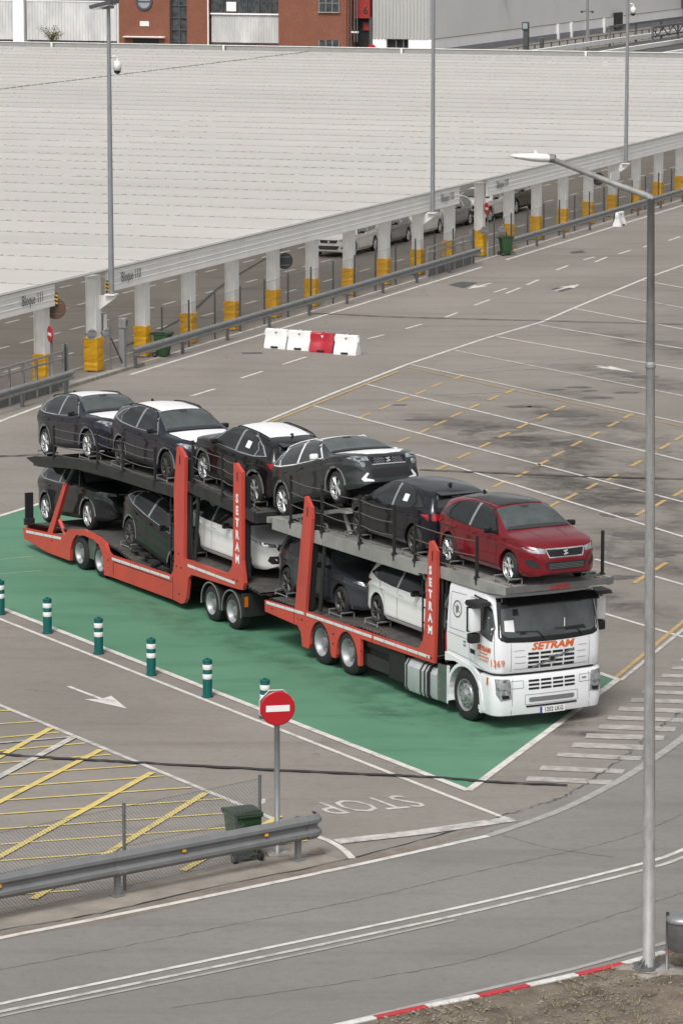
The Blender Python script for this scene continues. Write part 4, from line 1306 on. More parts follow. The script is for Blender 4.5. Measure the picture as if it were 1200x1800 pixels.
    films['roof_glass'] = mesh_of('roof_glass', patch(bvh, rf, 'top', 0.006, 0.12), 'black_gloss', 40)
    bmx = patch(bvh, S([(-.92, 1.08), (-.70, 1.08), (-.69, 1.22), (-.90, 1.22)]), 'side_r', 0.014, .3)
    patch(bvh, S([(-.92, 1.08), (-.70, 1.08), (-.69, 1.22), (-.90, 1.22)]), 'side_l', 0.014, .3, bmx)
    films['window_sticker'] = mesh_of('window_sticker', bmx, 'sticker')
    films['lower_seam'] = None
    bms = bmesh.new()
    for s in (-1, 1): patch(bvh, strip_poly([(hx + .05, s * .34), (nose - .3, s * .27)], .008), 'top', .004, .1, bms)
    films['bonnet_crease'] = mesh_of('bonnet_crease', bms, 'seam')
    return dict(parts=parts, films=films, T=T)

PROTO = {'hatch': make_proto(HATCH, 'hatch'), 'ibiza': make_proto(HATCH, 'ibiza'), 'suv': make_proto(SUVT, 'suv'), 'arona': make_proto(SUVT, 'arona')}
WHEELS = {('hatch', 'alloy'): wheel_meshes(.315), ('hatch', 'alloy_dark'): wheel_meshes(.315, rim='alloy_dark'), ('suv', 'alloy'): wheel_meshes(.345), ('suv', 'alloy_dark'): wheel_meshes(.345, rim='alloy_dark', twin=False, spokes=10)}
under = mesh_of('underbody', bx((0, 0, .32), (3.4, 1.3, .22)), 'black')

def car(kind, colour, label, M4, rim='alloy', films=(), group='cars carried on the transporter', steer=0.0, scale=None):
    P = PROTO[kind]; T = P['T']
    t = thing('car', label, 'car', group=group)
    if scale is None: scale = (0.885, 0.95, 0.95) if kind == 'ibiza' else (0.925, 0.96, 0.985)
    t.matrix_world = M4 @ Matrix.Diagonal((*scale, 1))
    made = []
    for p in P['parts']:
        o = link(p[0], p[1], None, t if p[2] is None else made[p[2]])
        if len(p) > 3: o.location = p[3]
        if p[0] in ('body', 'door_handle'):
            o.material_slots[0].link = 'OBJECT'
            o.material_slots[0].material = PAINT[colour]
        if p[0] == 'grille_mesh': o['kind'] = 'stuff'
        made.append(o)
    for f in films:
        link(f, P['films'][f], None, t)
    link('underbody', under, None, t)
    ws = WHEELS[('hatch' if kind in ('hatch', 'ibiza') else 'suv', rim)]
    half = interp(T['half'], 0) - .012
    for sx_ in (-1, 1):
        for sy in (-1, 1):
            w = bpy.data.objects.new('wheel', None); COL.objects.link(w); w.parent = t
            w.location = (sx_ * T['wb'] / 2, sy * (half - .105), T['r'])
            w.rotation_euler = (0, random.uniform(0, 1.2), (PI if sy > 0 else 0) + (steer if sx_ > 0 else 0))
            for nm, me in zip(('tyre', 'rim', 'brake_disc'), ws): link(nm, me, None, w)
    return t
def on_truck(x0, z0, x1, z1, back=False, y=0.0, yaw=0.0):
    """pose of a car whose wheels stand at (x0,z0) and (x1,z1) in the truck frame"""
    p = math.atan2(z1 - z0, x1 - x0)
    if back: p = -p
    return TM @ Matrix.Translation(((x0 + x1) / 2, y, (z0 + z1) / 2)) @ Matrix.Rotation((PI if back else 0) + yaw, 4, 'Z') @ Matrix.Rotation(-p, 4, 'Y')
W = ('roof_film', 'bonnet_film')
car('suv', 'navy', 'dark navy crossover with white roof and bonnet film, rearmost on upper deck', on_truck(-22.13, 2.27, -19.67, 2.53), 'alloy', W)
car('suv', 'navy', 'dark navy crossover with white film, dark wheels, second from rear on upper deck', on_truck(-17.88, 2.60, -15.42, 2.62), 'alloy_dark', W)
car('suv', 'black', 'black crossover facing backwards with white roof film on upper deck', on_truck(-13.53, 2.86, -11.09, 2.72, True), 'alloy', ('roof_film', 'window_sticker'))
car('arona', 'olive', 'grey-green small crossover with white bonnet film, nose raised on upper deck', on_truck(-9.58, 2.70, -7.30, 3.30), 'alloy', W)
car('ibiza', 'midnight', 'black hatchback facing backwards on the upper deck behind the red car', on_truck(-6.46, 2.72, -4.08, 2.74, True), 'alloy_dark', ('window_sticker', 'bonnet_crease'))
car('ibiza', 'red', 'metallic red hatchback with black roof above the truck cab', on_truck(-2.76, 2.79, -0.42, 2.80), 'alloy', ('roof_glass', 'bonnet_crease'))
car('suv', 'dark', 'dark crossover at the rear end of the lower deck', on_truck(-22.19, .66, -19.69, .86), 'alloy', ('bonnet_crease',))
car('suv', 'black', 'black crossover tilted nose down on the lower trailer deck', on_truck(-17.40, .80, -15.05, .40), 'alloy_dark', ('bonnet_crease',))
car('hatch', 'white', 'white hatchback on the lower trailer deck between two red pillars', on_truck(-14.05, 1.14, -11.60, 1.12), 'alloy_dark', ('bonnet_crease',))
car('hatch', 'grey', 'dark grey hatchback on the lower deck right behind a leaning red pillar', on_truck(-9.60, .99, -7.17, .99), 'alloy_dark', ('bonnet_crease',))
car('hatch', 'white', 'white hatchback on the lower deck just behind the truck cab', on_truck(-5.62, 1.07, -3.22, 1.05), 'alloy_dark', ('bonnet_crease',))
# cars parked under the canopy, noses towards the camera
def parked(r, n): return Matrix.Translation(cw(r, n)) @ Matrix.Rotation(CA + PI, 4, 'Z')
GP = 'cars parked under the canopy'
for kind, colr, r, n, lab, rim in (('ibiza', 'white', 39.3, 5.8, 'white hatchback parked under the canopy, nearest of its row', 'alloy'), ('ibiza', 'silver', 43.6, 5.8, 'silver grey hatchback under canopy parked behind the nearest white one', 'alloy'),
                             ('hatch', 'white', 47.9, 5.8, 'white hatchback third in the row under the canopy', 'alloy'), ('hatch', 'silver', 52.2, 5.8, 'pale silver hatchback fourth in the row under the canopy', 'alloy'),
                             ('suv', 'white', 56.5, 5.4, 'white crossover under the canopy just left of the right gate column', 'alloy'), ('suv', 'black', 61.1, 5.6, 'black crossover under canopy just right of the gate column', 'alloy')):
    car(kind, colr, lab, parked(r, n), rim, ('bonnet_crease',), GP, scale=(1, 1, 1))

# ================================================================ THE TRANSPORTER (truck frame: x forward, y left)
M['truck_red'] = mat('truck_red', (0.56, 0.062, 0.042), 0.42, coat=0.25, var=0.3, vscale=1.4, vcol=(0.42, 0.055, 0.042), stretch=(1, 1, .5))
M['truck_white'] = mat('truck_white', (0.76, 0.77, 0.79), 0.3, coat=0.5, var=0.05, vscale=2)
M['steel_dark'] = mat('steel_dark', (0.045, 0.045, 0.045), 0.6, 0.3, var=0.4, vscale=4)
M['deck_dark'] = mat('deck_dark', (0.105, 0.10, 0.093), 0.6, 0.3, var=0.5, vscale=3)
M['deck_grey'] = mat('deck_grey', (0.30, 0.295, 0.28), 0.6, 0.25, var=0.4, vscale=2.5)
M['deck_beam_grey'] = mat('deck_beam_grey', (0.33, 0.33, 0.31), 0.6, 0.15, var=0.35, vscale=2)
M['deck_nose'] = mat('deck_nose', (0.15, 0.15, 0.145), 0.6, 0.2, var=0.3)
M['frame_black'] = mat('frame_black', (0.016, 0.016, 0.016), 0.65, var=0.3)
M['rim_steel'] = mat('rim_steel', (0.40, 0.41, 0.42), 0.42, 0.45, var=0.35, vscale=7)
M['tank_alu'] = mat('tank_alu', (0.58, 0.60, 0.61), 0.38, 0.35, var=0.2, vscale=3)
M['box_green'] = mat('side_panel', (0.16, 0.20, 0.17), 0.4, 0.5, var=0.2)
M['stripe'] = mat('reflective_stripe', (0.60, 0.66, 0.66), 0.4)
M['orange'] = mat('orange_lettering', (0.60, 0.11, 0.012), 0.5)
M['amber'] = mat('amber', (0.45, 0.12, 0.01), 0.3)
M['plate_blue'] = mat('plate_blue', (0.01, 0.03, 0.25), 0.4)
M['hose_red'] = mat('hose_red', (0.42, 0.012, 0.02), 0.4)
M['strap'] = mat('strap', (0.15, 0.07, 0.03), 0.8)
M['cab_glass'] = mat('cab_glass', (0.085, 0.095, 0.098), 0.05, spec=0.9, var=0.7, vscale=1.0, vcol=(0.018, 0.02, 0.02))
M['rope'] = mat('rope', (0.10, 0.095, 0.085), 0.7)

def rig(xo, name, label):
    t = thing(name, label, 'truck' if 'truck' in name else 'trailer', (*tw(xo, 0.0)[:2], 0), TA)
    def add(nm, bm, m, parent=None, **kw):
        if parent is None or parent is t:
            bmesh.ops.translate(bm, verts=bm.verts[:], vec=(-xo, 0, 0))
            return obj(nm, bm, m, t, **kw)
        bmesh.ops.translate(bm, verts=bm.verts[:], vec=(-xo, 0, 0))
        return obj(nm, bm, m, parent, **kw)
    return t, add, xo
def heavy_wheel(R, w, front):
    rr = R * 0.60
    prof = [(rr - .01, -w / 2 + .03), (rr + .01, -w / 2 + .005), (R - .10, -w / 2), (R - .03, -w / 2 + .02), (R, -w / 2 + .05), (R, w / 2 - .05), (R - .03, w / 2 - .02), (R - .1, w / 2), (rr, w / 2)]
    ty = mesh_of('tyre', lathe(bmesh.new(), prof, 40, 'y', close=False), 'rubber', 40)
    if front: rp = [(.0001, -w / 2 - .05), (.09, -w / 2 - .05), (.10, -w / 2 - .01), (.135, -w / 2 + .005), (.155, -w / 2 - .005), (rr * .72, -w / 2 + .01), (rr * .80, -w / 2 + .06), (rr * .93, -w / 2 + .05), (rr - .01, -w / 2 + .005), (rr + .012, -w / 2 - .004), (rr + .014, w / 2)]
    else: rp = [(.0001, -w / 2 + .06), (.10, -w / 2 + .06), (.115, -w / 2 + .15), (rr * .62, -w / 2 + .17), (rr * .80, -w / 2 + .15), (rr * .90, -w / 2 + .04), (rr - .005, -w / 2 + .008), (rr + .012, -w / 2 - .002), (rr + .014, w / 2)]
    rm = mesh_of('rim', lathe(bmesh.new(), rp, 36, 'y', close=False), 'rim_steel', 35)
    bm = bmesh.new()
    for k in range(10):
        a = 2 * PI * k / 10
        if front: lathe(bm, [(.0001, -w / 2 - .012), (.012, -w / 2 - .012), (.012, -w / 2 + .02)], 6, 'y', center=(math.cos(a) * rr * .60, 0, math.sin(a) * rr * .60), close=False)
        else: lathe(bm, [(.0001, -w / 2 + .13), (.014, -w / 2 + .13), (.014, -w / 2 + .18)], 6, 'y', center=(math.cos(a) * rr * .48, 0, math.sin(a) * rr * .48), close=False)
    if front:
        for k in range(10):
            a = 2 * PI * (k + .5) / 10
            lathe(bm, [(.0001, -w / 2 + .032), (.024, -w / 2 + .031)], 8, 'y', center=(math.cos(a) * rr * .80, 0, math.sin(a) * rr * .80), close=False)
    hb = mesh_of('wheel_bolts', bm, 'frame_black')
    return ty, rm, hb
HW = {'front': heavy_wheel(.50, .30, True), 'drive': heavy_wheel(.465, .32, False), 'trail': heavy_wheel(.395, .30, False)}
def axle(t, xo, x, kind, R, yo=1.10):
    for s in (-1, 1):
        w = bpy.data.objects.new('wheel', None); COL.objects.link(w); w.parent = t
        w.location = (x - xo, s * yo, R); w.rotation_euler = (0, random.uniform(0, 3), PI if s > 0 else 0)
        for nm, me in zip(('tyre', 'rim', 'wheel_bolts'), HW[kind]): link(nm, me, None, w)
def deck(add, pts, name, m, y0=-1.16, y1=1.16, pitch=0.14, amp=0.022, thick=0.03):
    """ribbed plate following (x,z) points"""
    bm = bmesh.new()
    prof = []
    for (xa, za), (xb, zb_) in zip(pts[:-1], pts[1:]):
        n = max(1, int(round((xb - xa) / pitch)))
        for k in range(n):
            for u, h in ((0, 0), (.3, 0), (.5, -amp), (.8, -amp)):
                t = (k + u) / n
                prof.append((xa + (xb - xa) * t, za + (zb_ - za) * t + h))
    prof.append(pts[-1])
    a = [bm.verts.new((x, y0, z)) for x, z in prof]; b = [bm.verts.new((x, y1, z)) for x, z in prof]
    a2 = [bm.verts.new((x, y0, z - thick - amp)) for x, z in pts]; b2 = [bm.verts.new((x, y1, z - thick - amp)) for x, z in pts]
    for i in range(len(prof) - 1): bm.faces.new((a[i], a[i + 1], b[i + 1], b[i]))
    for i in range(len(pts) - 1): bm.faces.new((a2[i], b2[i], b2[i + 1], a2[i + 1]))
    return add(name, bm, m)
def beam(add, pts, name, m, y0, y1, up=0.03, down=0.20):
    poly = [(x, z + up) for x, z in pts] + [(x, z - down) for x, z in reversed(pts)]
    return add(name, pr(poly, y0, y1), m)
def rail_posts(add, xs, deckpts, h=0.95, y=-1.20, ropes=4, m='frame_black'):
    def zd(x):
        for (xa, za), (xb, zb_) in zip(deckpts[:-1], deckpts[1:]):
            if xa <= x <= xb: return za + (zb_ - za) * (x - xa) / (xb - xa)
        return deckpts[-1][1]
    for x in xs:
        bm = bmesh.new(); box(bm, (x, y, zd(x) + h / 2 - .05), (.05, .05, h + .1)); box(bm, (x, y, zd(x) + .03), (.11, .07, .06))
        add('rail_post', bm, m)
    for a, b in zip(xs[:-1], xs[1:]):
        for k in range(ropes):
            u = (k + .6) / ropes * h
            pts = [(a + (b - a) * t / 6, y, zd(a) + (zd(b) - zd(a)) * t / 6 + u - .035 * math.sin(PI * t / 6)) for t in range(7)]
            add('guard_rope', tb(pts, .011, 5), 'rope')
def stacked(word, x, z0, dz, parent, xo, size=.25, y=-1.276):
    for k, ch in enumerate(word):
        text(ch, size, (x - xo, y, z0 - k * dz), (1.0, 0, 0), (0, 0, 1.0), 'sign_white', parent, 'letter', bold=.013)

# ---------------------------------------------------------------- trailer
tr, add, xo = rig(-16.5, 'car_trailer', 'orange-red two-deck car transporter trailer hitched behind the truck')
side_poly = [(-22.63, .49), (-20.21, .66), (-20.08, .76), (-19.95, .87), (-19.05, 1.0), (-18.34, .95), (-17.88, .87), (-17.74, .68), (-17.60, .63), (-14.36, .69), (-14.24, .80), (-14.17, 1.05), (-14.17, 2.65), (-14.0, 3.63), (-13.90, 3.64), (-13.60, 3.44),
             (-13.64, 2.70), (-13.70, 1.17), (-11.72, 1.19), (-11.45, 1.24), (-11.30, 1.40), (-11.25, 1.7), (-11.20, 3.65), (-11.10, 3.66), (-10.82, 3.50), (-10.83, 1.6), (-10.72, 1.12), (-10.80, .96), (-11.05, .94), (-13.30, .88), (-13.47, .78), (-13.58, .30), (-13.68, .18), (-13.84, .14),
             (-14.26, .16), (-17.49, .13), (-17.94, .11), (-17.97, .45), (-18.06, .62), (-18.22, .77), (-18.5, .84), (-19.1, .86), (-19.5, .80), (-19.72, .62), (-19.83, .40), (-19.88, .13), (-21.17, .12), (-22.59, .24)]
add('side_frame', pr(side_poly, -1.27, -1.19), 'truck_red')
add('side_frame', pr(side_poly, 1.19, 1.27), 'truck_red')
for s in (-1, 1):                              # pillar flanges give the posts their depth
    for (a, b, z0, z1) in ((-14.15, -13.66, 1.15, 3.38), (-11.20, -10.84, 1.2, 3.38)):
        add('pillar_core', bx(((a + b) / 2, s * 1.11, (z0 + z1) / 2), (b - a - .06, .16, z1 - z0)), 'frame_black')
    for st, en in (((-22.45, .43), (-20.35, .585)), ((-17.50, .565), (-14.4, .625)), ((-13.5, 1.06), (-11.15, 1.05))):
        n = max(1, round((en[0] - st[0]) / .5))
        for k in range(n):
            u0, u1 = (k + .03) / n, (k + .97) / n
            x0_, x1_ = st[0] + (en[0] - st[0]) * u0, st[0] + (en[0] - st[0]) * u1
            z0_, z1_ = st[1] + (en[1] - st[1]) * u0, st[1] + (en[1] - st[1]) * u1
            add('reflective_stripe', pr([(x0_, z0_ - .03), (x1_, z1_ - .03), (x1_, z1_ + .03), (x0_, z0_ + .03)], s * 1.271, s * 1.276), 'stripe')
    # hinged strut at the tail
    add('tail_strut', pr([(-21.38, .56), (-21.10, .56), (-20.20, 1.92), (-20.36, 1.92)], s * 1.18, s * 1.09), 'truck_red')
    add('tail_ram', tb([(-20.34, s * 1.13, 1.84), (-19.75, s * 1.13, 2.42)], .055, 10), 'frame_black')
    add('tail_brace', tb([(-20.75, s * 1.13, .95), (-20.35, s * 1.13, .60)], .05, 8), 'truck_red')
    for (px_, pz_) in ((-22.1, .35), (-21.3, .30), (-20.6, .33), (-17.7, .36), (-14.9, .40), (-12.4, 1.0)):
        add('marker_lamp', lathe(bmesh.new(), [(.0001, s * 1.285), (.016, s * 1.283), (.018, s * 1.27)], 10, 'y', center=(px_, 0, pz_), close=False), 'amber')
    # panel line of the side locker
    add('locker_seam', pr([(-17.42, .20), (-17.40, .20), (-17.40, .50), (-14.3, .545), (-14.3, .56), (-17.42, .515)], s * 1.271, s * 1.273), 'seam')
low = [(-22.6, .55), (-22.19, .66), (-20.9, .76), (-19.69, .86), (-18.6, .90), (-17.9, .84), (-17.40, .80), (-15.05, .40), (-14.25, .42)]
deck(add, low, 'lower_deck', 'deck_dark', -1.17, 1.17)
low2 = [(-14.1, 1.14), (-12.8, 1.13), (-11.6, 1.12), (-10.9, 1.08), (-10.15, 1.0)]
deck(add, low2, 'lower_deck', 'deck_dark', -1.17, 1.17)
add('deck_step', bx((-14.17, 0, .78), (.06, 2.3, .70)), 'frame_black')
upA = [(-22.62, 2.20), (-22.13, 2.27), (-19.67, 2.53), (-17.88, 2.60), (-15.42, 2.62), (-14.2, 2.64)]
upB = [(-14.05, 2.90), (-13.53, 2.86), (-11.09, 2.72), (-10.42, 2.66)]
deck(add, upA, 'upper_deck', 'deck_dark', -1.13, 1.13)
deck(add, upB, 'upper_deck', 'deck_dark', -1.13, 1.13)
for s in (-1, 1):
    beam(add, upA[1:], 'deck_beam', 'steel_dark', s * 1.13, s * 1.19)
    add('deck_tail', pr([(-22.60, 2.20), (-22.13, 2.29), (-21.0, 2.42), (-21.0, 2.16), (-21.9, 2.08)], s * 1.131, s * 1.185), 'steel_dark')
    beam(add, upB, 'deck_beam', 'steel_dark', s * 1.13, s * 1.19)
    beam(add, [(-22.0, 2.28), (-14.2, 2.64)], 'inner_beam', 'frame_black', s * .55, s * .62, -.06, .26)
    beam(add, upB, 'inner_beam', 'frame_black', s * .55, s * .62, -.06, .26)
add('deck_end', bx((-10.45, 0, 2.55), (.10, 2.3, .2)), 'steel_dark')
rail_posts(add, [-20.95, -18.45, -17.05, -15.35], upA, .80, -1.165)
rail_posts(add, [-13.40, -11.95, -11.3], upB, .98, -1.165)
rail_posts(add, [-20.95, -18.45, -17.05, -15.35], upA, .80, 1.165, 3)
rail_posts(add, [-13.40, -11.95, -11.3], upB, .98, 1.165, 3)
add('chassis', bx((-15.6, 0, .42), (8.4, 1.1, .32)), 'frame_black')
add('front_chassis', bx((-12.0, 0, .72), (3.0, 1.2, .34)), 'frame_black')
axle(tr, xo, -19.36, 'trail', .395, 1.09); axle(tr, xo, -18.22, 'trail', .395, 1.09)
axle(tr, xo, -12.38, 'trail', .40, 1.09); axle(tr, xo, -11.36, 'trail', .40, 1.09)
add('axle_beam', tb([(-19.36, -1, .39), (-19.36, 1, .39)], .07, 8), 'frame_black'); add('axle_beam', tb([(-18.22, -1, .39), (-18.22, 1, .39)], .07, 8), 'frame_black')
add('axle_beam', tb([(-12.38, -1, .4), (-12.38, 1, .4)], .07, 8), 'frame_black'); add('axle_beam', tb([(-11.36, -1, .4), (-11.36, 1, .4)], .07, 8), 'frame_black')
add('wheel_guard', bx((-18.79, -1.02, .56), (.44, .30, .46)), 'box_green')
for x in (-12.38, -11.36):
    for s in (-1, 1):
        arc = [(x + .465 * math.cos(a), .40 + .465 * math.sin(a)) for a in [rad(-8 + 196 * k / 14) for k in range(15)]]
        poly = arc + [(x + .44 * math.cos(a), .40 + .44 * math.sin(a)) for a in [rad(188 - 196 * k / 14) for k in range(15)]]
        g_ = add('mudguard', pr(poly, s * .93, s * 1.255), 'frame_black')
        edge_ = [(x + .475 * math.cos(a), .40 + .475 * math.sin(a)) for a in [rad(-8 + 196 * k / 14) for k in range(15)]] + [(x + .445 * math.cos(a), .40 + .445 * math.sin(a)) for a in [rad(188 - 196 * k / 14) for k in range(15)]]
        add('guard_edge', pr(edge_, s * 1.256, s * 1.268), 'galv', g_)
for s in (-1, 1):
    add('front_guard', bx((-10.82, s * 1.0, .62), (.10, .52, .5)), 'frame_black')
    add('corner_lamp', bx((-10.78, s * 1.20, .70), (.07, .08, .22)), 'amber')
    add('red_bar', bx((-10.55, s * .85, .90), (.55, .06, .05)), 'truck_red')
add('drawbar', pr([(-11.0, .50), (-8.6, .50), (-8.6, .66), (-11.0, .78)], -.16, .16), 'frame_black')
add('coupling', bx((-9.5, -.35, .60), (.45, .22, .20), None, .03), 'truck_red')
add('tail_board', bx((-22.50, -1.16, 1.05), (.06, .20, .62)), 'black')
add('tail_board_foot', bx((-22.50, -1.16, .66), (.10, .26, .16), None, .02), 'frame_black')
add('tail_bumper', bx((-22.6, 0, .42), (.10, 2.36, .26)), 'truck_red')
def ladder(add, x, z0, z1, y=-1.13, w=.34):
    bm = bmesh.new()
    for dx in (0, w): tube(bm, [(x + dx, y, z0), (x + dx, y, z1)], .022, 6)
    z = z0 + .2
    while z < z1: tube(bm, [(x, y, z), (x + w, y, z)], .016, 6); z += .3
    add('ladder', bm, 'black')
ladder(add, -14.62, .72, 2.5)
stacked('SETRAM', -11.03, 2.90, .262, tr, xo)
bm = bmesh.new()
for k in range(4): tube(bm, [(-15.9 - .3 * k, -.9, .62 + .05 * k), (-15.4 - .3 * k, -.2, .60 + .05 * k)], .03, 6)
for k in range(6): box(bm, (-14.4 - .5 * k, -.95, .47 + .085 * k), (.32, .16, .05))
add('wheel_chocks', bm, 'steel_dark')

# ---------------------------------------------------------------- truck
tk, add, xo = rig(-3.5, 'transporter_truck', 'white truck cab with orange-red two-deck car transporter body')
wheel_arch = lambda cx, hw, top, z0: [(cx + hw * math.cos(a), z0 + (top - z0) * math.sin(a)) for a in [PI * k / 12 for k in range(13)]]
sp = [(-9.76, .92), (-8.40, .97), (-8.37, 1.0), (-7.92, 3.40), (-7.86, 3.42), (-7.63, 3.22), (-7.60, 3.0), (-7.90, 1.0), (-3.36, 1.06), (-3.08, 1.12), (-2.94, 1.30), (-2.88, 1.6), (-2.70, 3.29), (-2.62, 3.31), (-2.41, 3.14), (-2.42, 2.4), (-2.50, .91), (-5.50, .86), (-5.52, .29), (-5.60, .29)]
sp += [(x, z) for x, z in wheel_arch(-6.08, .46, .90, .34)] + [(-6.58, .26), (-6.74, .26)] + [(x, z) for x, z in wheel_arch(-7.25, .46, .90, .34)] + [(-7.76, .24), (-8.05, .24), (-8.10, .52), (-8.25, .64), (-9.74, .68)]
add('side_frame', pr(sp, -1.27, -1.20), 'truck_red'); add('side_frame', pr(sp, 1.20, 1.27), 'truck_red')
for s in (-1, 1):
    add('pillar_core', pr([(-8.30, 1.0), (-7.93, 1.0), (-7.63, 3.12), (-7.86, 3.2)], s * 1.04, s * 1.198), 'frame_black')
    add('pillar_core', pr([(-2.86, 1.0), (-2.54, 1.0), (-2.45, 3.02), (-2.66, 3.1)], s * 1.04, s * 1.198), 'frame_black')
    for st, en in (((-9.68, .885), (-7.95, .945)), ((-7.85, .95), (-5.0, .985)), ((-4.95, .985), (-2.65, 1.005))):
        n = max(1, round((en[0] - st[0]) / .42))
        for k in range(n):
            u0, u1 = (k + .03) / n, (k + .97) / n
            x0_, x1_ = st[0] + (en[0] - st[0]) * u0, st[0] + (en[0] - st[0]) * u1
            z0_, z1_ = st[1] + (en[1] - st[1]) * u0, st[1] + (en[1] - st[1]) * u1
            add('reflective_stripe', pr([(x0_, z0_ - .03), (x1_, z1_ - .03), (x1_, z1_ + .03), (x0_, z0_ + .03)], s * 1.271, s * 1.276), 'stripe')
    for (px_, pz_) in ((-8.9, .78), (-8.2, .80), (-7.75, .72), (-5.3, .90), (-3.0, .95)):
        add('marker_lamp', lathe(bmesh.new(), [(.0001, s * 1.285), (.016, s * 1.283), (.018, s * 1.27)], 10, 'y', center=(px_, 0, pz_), close=False), 'amber')
tl_ = [(-9.75, .94), (-9.60, .99), (-7.17, .99), (-6.2, 1.02), (-5.62, 1.07), (-3.22, 1.05), (-2.45, 1.05)]
deck(add, tl_, 'lower_deck', 'deck_dark', -1.18, 1.18)
tu = [(-9.75, 2.68), (-9.58, 2.70), (-8.3, 2.70), (-6.46, 2.72), (-4.08, 2.74), (-3.3, 2.75), (-2.76, 2.79), (-.42, 2.80), (.06, 2.80)]
deck(add, tu, 'upper_deck', 'deck_grey', -1.10, 1.10)
for s in (-1, 1):
    beam(add, tu[1:6], 'deck_beam', 'deck_beam_grey', s * 1.10, s * 1.18, .02, .24)
    beam(add, [(-3.3, 2.75), (-2.76, 2.79), (-.6, 2.80)], 'cab_deck_beam', 'deck_beam_grey', s * 1.10, s * 1.175, .03, .19)
    add('deck_corner', pr([(-.6, 2.83), (.05, 2.83), (.05, 2.68), (-.6, 2.61)], s * 1.10, s * 1.172), 'deck_beam_grey')
    beam(add, [(-9.6, 2.70), (-3.3, 2.75)], 'inner_beam', 'steel_dark', s * .5, s * .58, -.06, .22)
    # raised ramp under the tilted car
    add('lift_ramp', pr([(-9.55, 2.72), (-7.0, 3.26), (-6.75, 3.26), (-6.70, 3.20), (-7.0, 3.18), (-9.4, 2.66)], s * .52, s * .96), 'deck_grey')
    add('ramp_leg', tb([(-7.2, s * .74, 3.2), (-6.9, s * .74, 2.72)], .05, 8), 'deck_grey')
add('deck_nose', pr([(.051, 2.70), (.11, 2.71), (.11, 2.83), (.051, 2.83)], -1.17, 1.17), 'deck_nose')
add('deck_tail', bx((-9.80, 0, 2.62), (.10, 2.34, .12)), 'deck_beam_grey')
text('LOHR', .12, (.113 - xo, -.02, 2.755), (0, 1.3, 0), (0, 0, 1), 'hose_red', tk, 'deck_lettering', bold=.006)
for x in (-8.6, -7.9):
    bm = bmesh.new()
    tube(bm, [(x, -1.0, 2.71), (x, -1.0, 2.83), (x + .06, -1.0, 2.87), (x + .42, -1.0, 2.87), (x + .48, -1.0, 2.83), (x + .48, -1.0, 2.71)], .02, 6)
    add('wheel_stop', bm, 'galv')
rail_posts(add, [-8.75, -7.35, -5.72, -4.30], tu, 1.02, -1.16)
rail_posts(add, [-3.45, -1.05], tu, .85, -1.16, 3)
rail_posts(add, [-8.75, -7.35, -5.72, -4.30, -3.45], tu, .95, 1.16, 3)
rail_posts(add, [-.25], tu, .88, 1.14)
ladder(add, -3.25, 1.08, 2.42, -1.10)
stacked('SETRAM', -2.64, 2.72, .235, tk, xo, .22)
add('chassis', bx((-5.6, 0, .62), (8.2, .9, .40)), 'frame_black')
axle(tk, xo, -7.25, 'drive', .465, 1.08); axle(tk, xo, -6.08, 'drive', .465, 1.08); axle(tk, xo, -1.37, 'front', .50, 1.06)
add('axle_beam', tb([(-7.25, -1, .46), (-7.25, 1, .46)], .09, 8), 'frame_black'); add('axle_beam', tb([(-6.08, -1, .46), (-6.08, 1, .46)], .09, 8), 'frame_black'); add('axle_beam', tb([(-1.37, -1, .5), (-1.37, 1, .5)], .09, 8), 'frame_black')
for x in (-7.25, -6.08):
    add('wheel_well', pr([(a, b) for a, b in wheel_arch(x, .53, .93, .3)] + [(a, b) for a, b in reversed(wheel_arch(x, .50, .90, .3))], -1.19, -.9), 'frame_black')
add('side_guard', bx((-4.96, -1.12, .42), (.98, .05, .26)), 'steel_dark')
add('side_guard', bx((-4.96, -1.12, .76), (.98, .05, .12)), 'steel_dark')
add('side_guard', bx((-4.96, -1.06, .58), (.98, .04, .62)), 'frame_black')
add('battery_box', bx((-4.10, -1.0, .55), (.66, .42, .60), None, .03), 'frame_black')
tkp = [(-.30, .17), (-.34, .25), (-.34, .68), (-.26, .80), (.0, .84), (.18, .84), (.26, .76), (.26, .28), (.18, .17)]
add('fuel_tank', pr([(y - .93, z) for y, z in tkp], -3.70, -2.72, 'yz'), 'tank_alu', None, angle=30)
for x in (-3.68, -3.58, -3.02, -2.86, -2.74):
    add('tank_strap', pr([(y * 1.03 - .93, (z - .5) * 1.03 + .5) for y, z in tkp], x - .022, x + .022, 'yz'), 'frame_black')
add('filler_cap', lathe(bmesh.new(), [(.05, .83), (.05, .90), (.0001, .905)], 12, 'z', center=(-2.80, -1.06, 0), close=False), 'plate_blue')
add('adblue_tank', pr([(y * .9 - .93, (z - .5) * .96 + .5) for y, z in tkp], -2.70, -2.46, 'yz'), 'tank_alu', None, angle=30)
add('riveted_panel', bx((-2.25, -1.20, .56), (.36, .04, .72)), 'box_green')
bm = bmesh.new()
for x in (-2.38, -2.12):
    for k in range(5): box(bm, (x, -1.225, .28 + .14 * k), (.02, .012, .02))
add('rivets', bm, 'chrome')
add('mud_flap', bx((-2.02, -1.05, .42), (.04, .36, .6)), 'frame_black')
